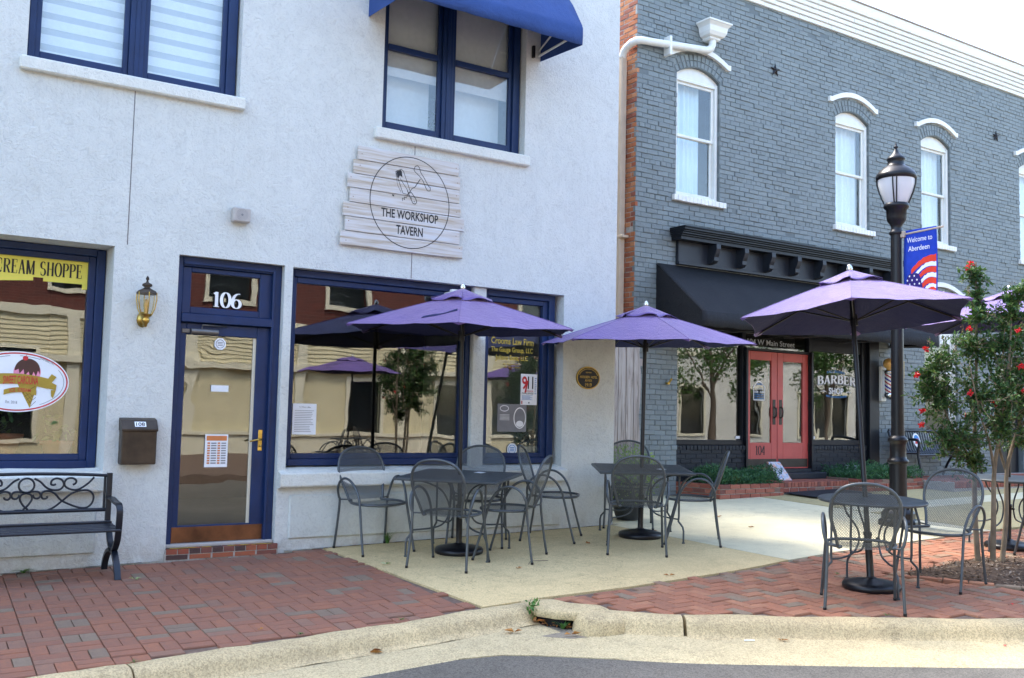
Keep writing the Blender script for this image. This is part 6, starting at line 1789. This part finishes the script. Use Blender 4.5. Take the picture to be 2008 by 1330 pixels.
for za, zb in ((3.70, 3.725), (2.93, 2.93)):
    mb = MB(); mb.tube([(lx + .02, ly - .06, za), (lx + .02, ly - .63, zb)], .012, 8); mb.bbox(lx - .02, lx + .06, ly - .115, ly - .06, za - .04, za + .04, .006); mb.build('banner_arm', 'beige_paint', la)
ba = thing('welcome_banner', 'blue cloth banner reading Welcome to Aberdeen with painted flag', 'banner', (lx + .02, ly - .4, 2.93))
BW, BH = .585, .86
def bf(u, v, h): return (lx + .02 - h - .018 * sin(u * 5 + 1) * sin(v * 4), ly - .095 - u * .76, 3.745 - BH + v)   # u away from the post, v up
mb = MB(); mb.grid(8, 12, lambda a, b: bf(a * BW, b * BH, 0)); cl_ = mb.build('cloth', 'flag_blue', ba, solid=.0016)
mb = MB(); put_text(mb, 'Welcome to', bf, .055, .505, .700, .765, .003, .006, 0, .02); mb.build('lettering', 'flag_white', ba); mb = MB(); put_text(mb, 'Aberdeen', bf, .085, .455, .590, .655, .003, .006, 0, .02); mb.build('lettering', 'flag_white', ba)
def brush(mat, name, bands):
    mb = MB()
    for i, (a0, a1, b0, b1, c0, c1) in enumerate(bands):
        n = 10; P = []
        for k in range(n + 1):
            t = k / n; u = a0 + (a1 - a0) * t; v0 = b0 + (b1 - b0) * t + .05 * sin(pi * t); wd = c0 + (c1 - c0) * t + .006 * sin(k * 2.7)
            P += [bf(u, v0, .003 + i * .0002), bf(u, v0 + wd, .003 + i * .0002)]
        mb.add(P, [(2 * k, 2 * k + 2, 2 * k + 3, 2 * k + 1) for k in range(n)])
    return mb.build(name, mat, ba)
brush('flag_red', 'red_stripes', [(.14, .565, .30, .435, .06, .085), (.24, .565, .205, .295, .05, .075), (.29, .565, .085, .155, .06, .075), (.38, .565, -.005, .02, .05, .085)])
brush('flag_white', 'white_stripes', [(.22, .565, .27, .375, .045, .055), (.28, .565, .15, .235, .05, .055), (.33, .565, .035, .10, .045, .05)])
mb = MB(); P = []
for i in range(26):
    a = 2 * pi * i / 26; rr = 1 + .07 * sin(i * 5.1); P.append((.175 + .155 * rr * cos(a) * (1 if cos(a) > 0 else .9), .155 + .165 * rr * sin(a)))
mb.flat(P, bf, .004); mb.build('star_field', 'flag_navy', ba)
mb = MB()
for r in range(6):
    for q in range(3):
        u, v = .07 + q * .085 + (r % 2) * .04, .03 + r * .05
        if (u - .175) ** 2 / .14 ** 2 + (v - .155) ** 2 / .15 ** 2 > 1: continue
        mb.flat([(u + (.018 if k % 2 == 0 else .008) * cos(pi / 2 + k * pi / 5), v + (.018 if k % 2 == 0 else .008) * sin(pi / 2 + k * pi / 5)) for k in range(10)], bf, .0048)
mb.build('stars', 'flag_white', ba)

# ------------------------------------------------------------------ crape myrtle
ROOTZ = gz(9.15, -3.68) + .03
tr = thing('crape_myrtle', 'multi-stemmed crape myrtle with red blossoms in the mulch bed', 'tree', (9.15, -3.68, ROOTZ))
RT = Vector((cos(YAW), -sin(YAW), 0)); DP = Vector((sin(YAW), cos(YAW), 0)); T0 = Vector((9.15, -3.68, 0))
def tp3(a, b, z): return T0 + RT * a + DP * b + Vector((0, 0, z))
stems = [
 [(-.07, .05, .03), (-.09, .06, .5), (-.08, .08, 1.0), (-.06, .10, 1.5), (-.05, .08, 2.0), (-.06, .05, 2.5), (-.07, .02, 2.95)],
 [(.03, -.03, .03), (.04, -.04, .5), (.05, -.05, .95), (.10, -.10, 1.4), (.16, -.12, 1.9), (.20, -.12, 2.4)],
 [(.05, -.05, .9), (-.03, -.12, 1.2), (-.16, -.2, 1.5), (-.25, -.22, 1.9)],
 [(.13, .0, .03), (.19, .02, .5), (.22, .05, .95), (.36, .10, 1.35), (.50, .12, 1.8), (.60, .10, 2.2)],
 [(.22, .05, .9), (.15, .12, 1.3), (.20, .16, 1.8), (.30, .15, 2.3)],
 [(-.08, .08, 1.0), (-.25, .02, 1.2), (-.42, -.05, 1.5), (-.52, -.05, 1.85)],
 [(-.08, .06, .9), (-.22, -.05, 1.05), (-.35, -.12, 1.15), (-.48, -.15, 1.25)],
 [(.36, .1, 1.35), (.62, .05, 1.6), (.85, .0, 1.9)],
]
r0 = [.026, .026, .013, .024, .013, .013, .011, .012]
for k, S_ in enumerate(stems):
    P = catmull([tp3(*q) for q in S_], 5); n = len(P)
    mb = MB(); mb.tube(P, .02, 8, rr=[r0[k] * (1 - .78 * i / (n - 1)) + .002 for i in range(n)]); mb.build('trunk' if k in (0, 1, 3) else 'limb', 'trunk_bark', tr)
clumps = [(-.07, .03, 2.82, .11), (-.04, .05, 2.62, .13), (-.07, .05, 2.40, .17), (-.15, 0, 2.12, .22), (.10, -.05, 2.15, .22), (.20, -.1, 2.42, .14), (-.42, -.05, 2.02, .14), (-.54, -.05, 1.84, .17), (-.42, -.08, 1.60, .24), (-.60, -.05, 1.70, .12), (-.28, -.15, 1.28, .24), (-.08, -.1, 1.62, .30), (.17, -.1, 1.72, .30), (.37, 0, 1.90, .25), (.35, .1, 1.52, .28), (.38, .1, 2.22, .17), (.08, -.1, 1.33, .24), (-.18, -.1, 1.02, .15), (.62, .1, 1.75, .28), (.62, .1, 2.15, .18), (.80, .0, 1.95, .22), (.75, .0, 1.5, .25), (.45, .05, 1.22, .2), (-.46, -.15, 1.20, .17), (.30, -.15, 2.68, .06), (.18, -.12, 2.60, .08)]
twigs = MB(); lv = MB(); sd = MB(); fw = MB()
allst = [p for S_ in stems for p in catmull([tp3(*q) for q in S_], 5)]
for (a, b, z, r) in clumps:
    C = tp3(a, b, z)
    near = min(allst, key=lambda p: (p - C).length + max(0, p.z - C.z) * 1.5)
    nt = max(12, int(r * 150))
    for i in range(nt):
        e = C + Vector((random.gauss(0, .6), random.gauss(0, .6), random.gauss(.08, .6))) * r
        st = near.lerp(C, random.uniform(.2, .8))
        mid_ = st.lerp(e, .5) + rdir() * .03
        twigs.tube([st, mid_, e], .003, 4, rr=[.004, .003, .0015], cap=False)
        nl = random.randint(20, 30)
        for k in range(nl):
            t = random.uniform(.15, 1.05); p = st.lerp(mid_, t * 2) if t < .5 else mid_.lerp(e, (t - .5) * 2)
            d = rdir() * .9 + (e - st).normalized() * .35 + Vector((0, 0, .05)); nn = Vector((random.gauss(0, .55), random.gauss(0, .55), 1))
            leaf(lv, p + d * .012, d, nn, random.uniform(.03, .062), random.uniform(.018, .033), random.uniform(.05, .3))
        if e.z > C.z - .1 * r and random.random() < .22:
            top = e + Vector((random.gauss(0, .02), random.gauss(0, .02), random.uniform(.04, .11)))
            twigs.tube([e, top], .0012, 4, cap=False)
            for q in range(10):
                p = e.lerp(top, random.random()) + rdir() * .022; leaf(sd, p, rdir(), rdir(), .014, .012, .5)
            if random.random() < .10:
                for q in range(26): leaf(fw, top + rdir() * random.uniform(.004, .026), rdir(), rdir(), .024, .022, .4)
twigs.build('twigs', 'trunk_bark', tr)
lv.build('leaves', 'myrtle_leaf', tr, kind='stuff')
for (a, b, z) in ((-.13, .0, 2.93), (-.16, 0, 2.89), (-.62, -.1, 2.08), (-.70, -.1, 1.83), (-.66, -.1, 1.49), (-.66, -.1, 1.35), (-.27, -.25, 1.66), (.17, -.3, 2.26), (.29, -.3, 2.25), (.30, -.3, 1.99), (.19, -.3, 1.92), (.39, -.2, 1.98), (-.20, -.1, 2.28), (.45, -.1, 2.3)):
    C = tp3(a, b, z)
    for q in range(34): leaf(fw, C + rdir() * random.uniform(.004, .028), rdir(), rdir(), .022, .02, .4)
fw.build('blossoms', 'myrtle_flower', tr, kind='stuff'); sd.build('seed_heads', 'myrtle_seed', tr, kind='stuff')

# ------------------------------------------------------------------ potted plant by the alley
px, py = 8.02, .26; pz = gz(px, py)
pp = thing('potted_plant', 'bright green bush in a dark pot by the alley fence', 'pot plant', (px, py, pz))
mb = MB(); mb.lathe([(.13, 0), (.165, .06), (.205, .22), (.215, .34), (.20, .40), (.21, .42), (.21, .45), (.185, .455), (.175, .42), (0, .42)], 24, (px, py, pz)); mb.build('pot', 'pot_dark', pp)
mb = MB()
for i in range(2200):
    d = rdir(); r = .33 * random.random() ** .4
    p = Vector((px, py, pz + .62)) + Vector((d.x * r * 1.05, d.y * r * 1.05, d.z * r * .85)) - Vector((0, 0, .18 * (random.random() < .3)))
    if p.z < pz + .38 and (p.xy - Vector((px, py))).length < .2: continue
    leaf(mb, p, d + rdir() * .6, rdir(), random.uniform(.025, .05), .016, .2)
mb.build('foliage', 'lime_leaf', pp)
mb = MB()
for i in range(160):
    a = random.uniform(0, 2 * pi); p = Vector((px + .17 * cos(a), py + .17 * sin(a), pz + .46 + random.uniform(-.12, .05))); leaf(mb, p, Vector((cos(a), sin(a), -.5)) + rdir() * .5, rdir(), .05, .03, .3)
mb.build('dry_foliage', 'dry_leaf', pp)

# ------------------------------------------------------------------ weeds, fallen leaves and litter
tuft('tall green weed growing at the tavern wall behind the first chair', 4.62, -.03, gz(4.62, 0), 46, .20, .8, 'weed_leaf', 'weed', .007, 'weed')
tuft('flat green weed at the wall below the scrolled bench', 1.30, -.03, gz(1.3, 0), 40, .09, 1.6, 'weed_leaf', 'weed', .010, 'weed')
tuft('green weed sprouting in the middle of the drain inlet', 4.44, -3.24, gz(4.5, -3.2) - .125, 34, .09, 1.0, 'weed_leaf', 'weed', .012, 'weed')
mb = MB()
for i in range(60):
    p = Vector((4.335 + random.gauss(0, .025), -3.0 + random.gauss(0, .03), gz(4.3, -3) - .11 + random.random() * .15)); leaf(mb, p, rdir() + Vector((0, 0, .3)), rdir(), .045, .022, .2)
tmesh(mb, 'weed', 'weed_leaf', 'leafy green weed at the left end of the drain inlet', 'weed', (4.335, -3.0, gz(4.3, -3) - .12))
mb = MB()
for i in range(120):
    t = random.random(); p = Vector((4.36 + .15 * t + random.gauss(0, .02), -2.99 - .27 * t + random.gauss(0, .025), gz(4.4, -3.1) - .122 + random.random() * .02)); d = rdir(); d.z *= .3
    leaf(mb, p, d, Vector((0, 0, 1)) + rdir() * .4, .035, .018, .3)
tmesh(mb, 'leaf_litter', 'dry_leaf', 'heap of brown leaf litter caught in the drain inlet', 'litter', (4.43, -3.1, gz(4.4, -3.1) - .12))
def fallen(x, y, s, lab, mat='dry_leaf', dz=0.0):
    mb = MB(); z = gz(x, y) + dz + .006
    for k in range(3):
        a = random.uniform(0, 2 * pi); leaf(mb, Vector((x, y, z)), Vector((cos(a), sin(a), random.uniform(.05, .35))), Vector((random.gauss(0, .3), random.gauss(0, .3), 1)), s * random.uniform(.6, 1.1), s * .45, .35)
    tmesh(mb, 'fallen_leaf', mat, lab, 'leaf', (x, y, z))
G_ = -.122
fallen(2.92, -3.16, .14, 'large curled orange leaf in the gutter left of the drain', 'dry_leaf', G_)
fallen(4.06, -3.17, .09, 'brown leaf in the gutter just left of the drain inlet', 'dry_leaf', G_)
fallen(4.38, -3.42, .08, 'red-brown leaf on the wet apron in front of the drain', 'dry_leaf', G_)
fallen(4.32, -3.06, .08, 'orange leaf against left kerb end at the drain inlet', 'dry_leaf', G_ + .02)
fallen(2.02, -.72, .06, 'small yellow leaf on brick paving beside the scrolled bench', 'grass_blade')
fallen(4.1, -1.05, .06, 'pale yellow leaf at right edge of the brick basket-weave', 'grass_blade')
fallen(7.62, -.62, .07, 'orange leaf on the pale concrete behind the second table')
fallen(8.9, -.9, .06, 'small brown leaf on pale concrete right of profile chair')
fallen(9.2, -.1, .06, 'reddish leaf on pale concrete before the left brick planter')
fallen(5.05, -1.75, .05, 'tiny brown leaf on the yellow slab left of profile chair')
fallen(6.05, -2.62, .06, 'small orange leaf at the front edge of yellow slab')
fallen(5.6, -4.27, .05, 'tiny orange leaf in the gutter right of kerb joint', 'dry_leaf', G_)
fallen(6.45, -.95, .06, 'dark curled leaf on the slab between the two square tables')
fallen(2.35, -2.72, .04, 'tiny orange leaf near kerb on the brick basket-weave')
for i, (x, y, lab) in enumerate(((8.05, -3.2, 'red petal on the bricks behind the mulch bed'), (8.6, -3.1, 'red petal on the bricks nearest the concrete walk'), (8.35, -4.55, 'red petal on bricks in front of the mulch bed'), (6.9, -5.15, 'red petal in the gutter at the far right'), (7.7, -4.75, 'red petal on bricks right of the kerb chair'))):
    fallen(x, y, .03, lab, 'myrtle_flower', G_ if 'gutter' in lab else 0)
mb = MB(); mb.tube([(5.35, -4.15, 0), (5.415, -4.185, 0)], .0045, 8); mb.v = [(a, b, c_ + gz(a, b) - .113) for a, b, c_ in mb.v]
tmesh(mb, 'cigarette_butt', 'paper', 'white cigarette butt in the gutter right of kerb joint', 'litter', (5.38, -4.17, gz(5.38, -4.17) - .113))
mb = MB(); mb.tube([(5.25, -1.62, .004), (5.36, -1.50, .006), (5.52, -1.55, .004)], .003, 5); mb.v = [(a, b, c_ + gz(a, b)) for a, b, c_ in mb.v]
tmesh(mb, 'twig', 'trunk_bark', 'thin twig on the slab in front of profile chair', 'twig', (5.36, -1.55, gz(5.36, -1.55)))
for i, (x, y, lab) in enumerate(((1.47, -3.07, 'grass sprig in the kerb joint at lower left'), (2.55, -2.93, 'grass sprig along the kerb near the brick edge'), (3.3, -2.90, 'grass sprig along the kerb nearest the slab'), (7.5, -3.25, 'grass sprig in bricks behind the round table'), (6.5, -4.48, 'grass sprig in bricks under the kerb chair'), (8.5, -4.5, 'grass sprig at front edge of mulch bed'))):
    tuft(lab, x, y, gz(x, y), 14, .035, 1.5, 'weed_leaf', 'grass_sprig', .005, 'weed')
# ================================================================== ACROSS THE STREET (seen in the window reflections)
def far_building(name, label, x0, x1, Y, zsplit, ztop, lowmat, upmat, storefronts, wins, siding):
    t = thing(name, label, 'building', ((x0 + x1) / 2, Y, -.4))
    holes = [(a, b, c, d, -.15) for a, b, c, d in storefronts]
    mb = MB(); holed_wall(mb, x0, x1, -.6, zsplit, [(a, b, c, d, -.15) for a, b, c, d in storefronts], Y); mb.build('lower_wall', lowmat, t)
    if siding:
        z = 2.62; mb = MB()
        while z < zsplit - .1:
            xs = [x0] + [v for s in sorted(storefronts) if s[2] < z + .05 < s[3] for v in (s[0] - .1, s[1] + .1)] + [x1]
            for i in range(0, len(xs), 2):
                if xs[i + 1] > xs[i]: mb.add([(xs[i], Y + .002, z + .115), (xs[i + 1], Y + .002, z + .115), (xs[i + 1], Y + .03, z), (xs[i], Y + .03, z), (xs[i], Y, z), (xs[i + 1], Y, z)], [(0, 3, 2, 1), (3, 4, 5, 2)])
            z += .115
        mb.build('lap_siding', lowmat, t, kind='stuff')
    mb = MB(); holed_wall(mb, x0, x1, zsplit, ztop, [(a, b, c, d, -.12) for a, b, c, d in wins], Y); mb.build('upper_wall', upmat, t)
    mb = MB(); mb.box(x0, x1, Y - 9, Y - .9, -.6, ztop - .2); mb.build('core', 'interior_dark', t)
    mb = MB(); mb.box(x0 - .1, x1 + .1, Y - .2, Y + .25, ztop, ztop + .35); mb.build('cornice', 'cream_trim', t)
    mb = MB(); mb.box(x0, x1, Y, Y + .09, zsplit - .16, zsplit + .06); mb.build('string_course', 'cream_trim', t)
    for a, b, c, d in wins:
        mb = MB()
        for q in ((a - .12, a, c - .12, d + .12), (b, b + .12, c - .12, d + .12), (a, b, c - .12, c), (a, b, d, d + .12), (a, b, (c + d) / 2 - .04, (c + d) / 2 + .04)): mb.box(q[0], q[1], Y - .05, Y + .06, q[2], q[3])
        w = mb.build('window', 'cream_trim', t); mb = MB(); mb.box(a, b, Y - .1, Y - .09, c, d); mb.build('pane', 'upper_glass', w)
    for a, b, c, d in storefronts:
        mb = MB()
        for q in ((a - .1, a, c - .1, d + .1), (b, b + .1, c - .1, d + .1), (a, b, c - .1, c), (a, b, d, d + .1)): mb.box(q[0], q[1], Y - .08, Y + .06, q[2], q[3])
        n = int((b - a) / 1.6)
        for k in range(1, n + 1): X = a + (b - a) * k / (n + 1); mb.box(X - .03, X + .03, Y - .08, Y + .02, c, d)
        w = mb.build('shop_window', 'cream_trim', t); mb = MB(); mb.box(a, b, Y - .12, Y - .11, c, d); mb.build('pane', 'upper_glass', w)
    return t
FY = -17.5
fb = far_building('brick_store', 'cream sided shop with dark brick upper floor across the street', -9, 20.5, FY, 3.75, 8.3, 'cream_siding', 'dark_brick_far',
    [(-6, -1.5, .5, 2.6), (.5, 3.9, .5, 2.7), (5.6, 6.6, -.35, 2.1), (12.2, 13.3, -.35, 2.2), (15.2, 16.3, .7, 2.2), (17.2, 20.0, .7, 2.6)],
    [(-6.5, -5.3, 4.35, 6.4), (-3, -1.8, 4.35, 6.4), (.6, 1.8, 4.35, 6.4), (4.2, 5.4, 4.35, 6.4), (8.0, 9.2, 4.35, 6.4), (11.5, 12.7, 4.35, 6.4), (15, 16.2, 4.35, 6.4), (18.3, 19.5, 4.35, 6.4)], True)
mb = MB(); mb.box(-9, 20.5, FY, FY + .22, 2.45, 2.60); mb.build('canopy_ledge', 'cream_trim', fb)
mb = MB(); mb.box(6.8, 15.0, FY, FY + .18, -.5, .62); mb.box(6.8, 15.0, FY, FY + .24, .62, .72); mb.build('dado', 'cream_trim', fb)
for X in (4.6, 7.4, 10.6, 13.8, 16.9): mb = MB(); mb.box(X, X + .28, FY, FY + .12, -.5, 3.74); mb.build('pilaster', 'cream_trim', fb)
mb = MB(); rect(mb, lambda u, v, h: (u, FY + .05 + h, v), 6.72, 7.34, 1.5, 2.3, 0); pn = mb.build('sign_panel', 'ink_black', fb)
mb = MB(); put_text(mb, 'custom', lambda u, v, h: (7.03 - (u - 7.03), FY + .06 + h, v), 6.78, 7.28, 2.0, 2.2, 0, .01); put_text(mb, 'draperies', lambda u, v, h: (7.03 - (u - 7.03), FY + .06 + h, v), 6.78, 7.28, 1.65, 1.85, 0, .01); mb.build('lettering', 'ink_white', pn)
far_building('pale_store', 'pale grey shop with brown shuttered windows across the street', 24.0, 46, FY - .5, 4.2, 7.2, 'pale_wall', 'pale_wall',
    [(26, 27.2, -.3, 2.2), (29.5, 30.9, .7, 2.7), (33.2, 34.4, .7, 2.7), (37.0, 40.5, .6, 2.6)], [(26.5, 27.6, 4.8, 6.4), (30.5, 31.6, 4.8, 6.4), (34.5, 35.6, 4.8, 6.4), (39, 40, 4.8, 6.4)], False)
mb = MB(); mb.prism([(-60, -17.4), (60, -17.4), (60, -12.9), (22, -12.9), (19, -11.0), (7.5, -11.0), (5, -12.9), (-60, -12.9)], lambda u, v, h: (u, v, gz(u, -5.5) + h), -.15, .0)
struct(mb, 'far_sidewalk', 'paver_sand')
def street_tree(x, y, h, r, label, seed, n=4200):
    rnd = random.Random(seed); z0 = gz(x, y)
    t = thing('street_tree', label, 'tree', (x, y, z0))
    mb = MB(); mb.tube([(x, y, z0), (x + .05, y, z0 + h * .3), (x - .05, y + .05, z0 + h * .6), (x, y, z0 + h * .85)], .1, 8, rr=[.13, .10, .06, .02])
    for k in range(7):
        a = rnd.uniform(0, 2 * pi); e = Vector((x + r * .7 * cos(a), y + r * .7 * sin(a), z0 + h * rnd.uniform(.55, .9))); s = Vector((x, y, z0 + h * rnd.uniform(.3, .6))); mb.tube([s, s.lerp(e, .5) + Vector((0, 0, .1)), e], .03, 6, rr=[.045, .03, .01])
    mb.build('trunk', 'tree_bark', t)
    cl2 = [(Vector((x + rnd.gauss(0, .45) * r, y + rnd.gauss(0, .45) * r, z0 + h * (.68 + rnd.gauss(0, .13)))), r * rnd.uniform(.22, .42)) for _ in range(26)]
    lv = MB()
    for i in range(n):
        C, rr = rnd.choice(cl2); d = rdir(); p = C + d * rr * rnd.random() ** .5
        leaf(lv, p, rdir(), rdir(), rnd.uniform(.10, .17), rnd.uniform(.06, .1), .2)
    lv.build('crown', 'street_leaf', t, kind='stuff')
street_tree(26.6, -13.2, 5.6, 2.0, 'leafy green street tree before the pale shop across the street', 3)
street_tree(33.5, -13.6, 5.0, 1.7, 'second leafy street tree further right across the street', 8)
street_tree(1.6, -14.5, 2.6, .8, 'small bushy tree before the cream sided shop across the street', 5, 1600)
street_tree(8.45, 5.6, 9.5, 1.9, 'unseen tree added behind the board fence to block sun through the alley', 12, 11000)  # out of view, added and thickened to cut the sun patch on the walk
# a second cafe corner across the street, reflected in the wide window
t2 = copy_tree(tr); t2.location = (11.7, -13.0, gz(11.7, -5.5)); t2.scale = (1.3, 1.3, 1.3); t2.rotation_euler = (0, 0, 1.9); t2['label'] = 'crape myrtle across the street, reflected in the wide tavern window'
t3 = copy_tree(T3); t3.location = (9.8, -12.0, gz(9.8, -5.5)); t3['label'] = 'round steel table across the street from the tavern'
umbrella('purple umbrella across the street from the tavern', 9.8, -12.0, (9.8, -12.0, 2.6), (0, 0, 1), 1.2, .3, .35)
umbrella('second purple umbrella across the street, further along', 14.6, -12.2, (14.6, -12.2, 2.65), (0, 0, 1), 1.2, .1, .35)
for x, y, a, lab in ((10.6, -12.5, 100, 'mesh chair right of the round table across the street'), (9.1, -11.6, -60, 'mesh chair left of the round table across the street')):
    c3 = copy_tree(chair); place(c3, x, y, radians(a), gz(x, -5.5), False); c3['label'] = lab
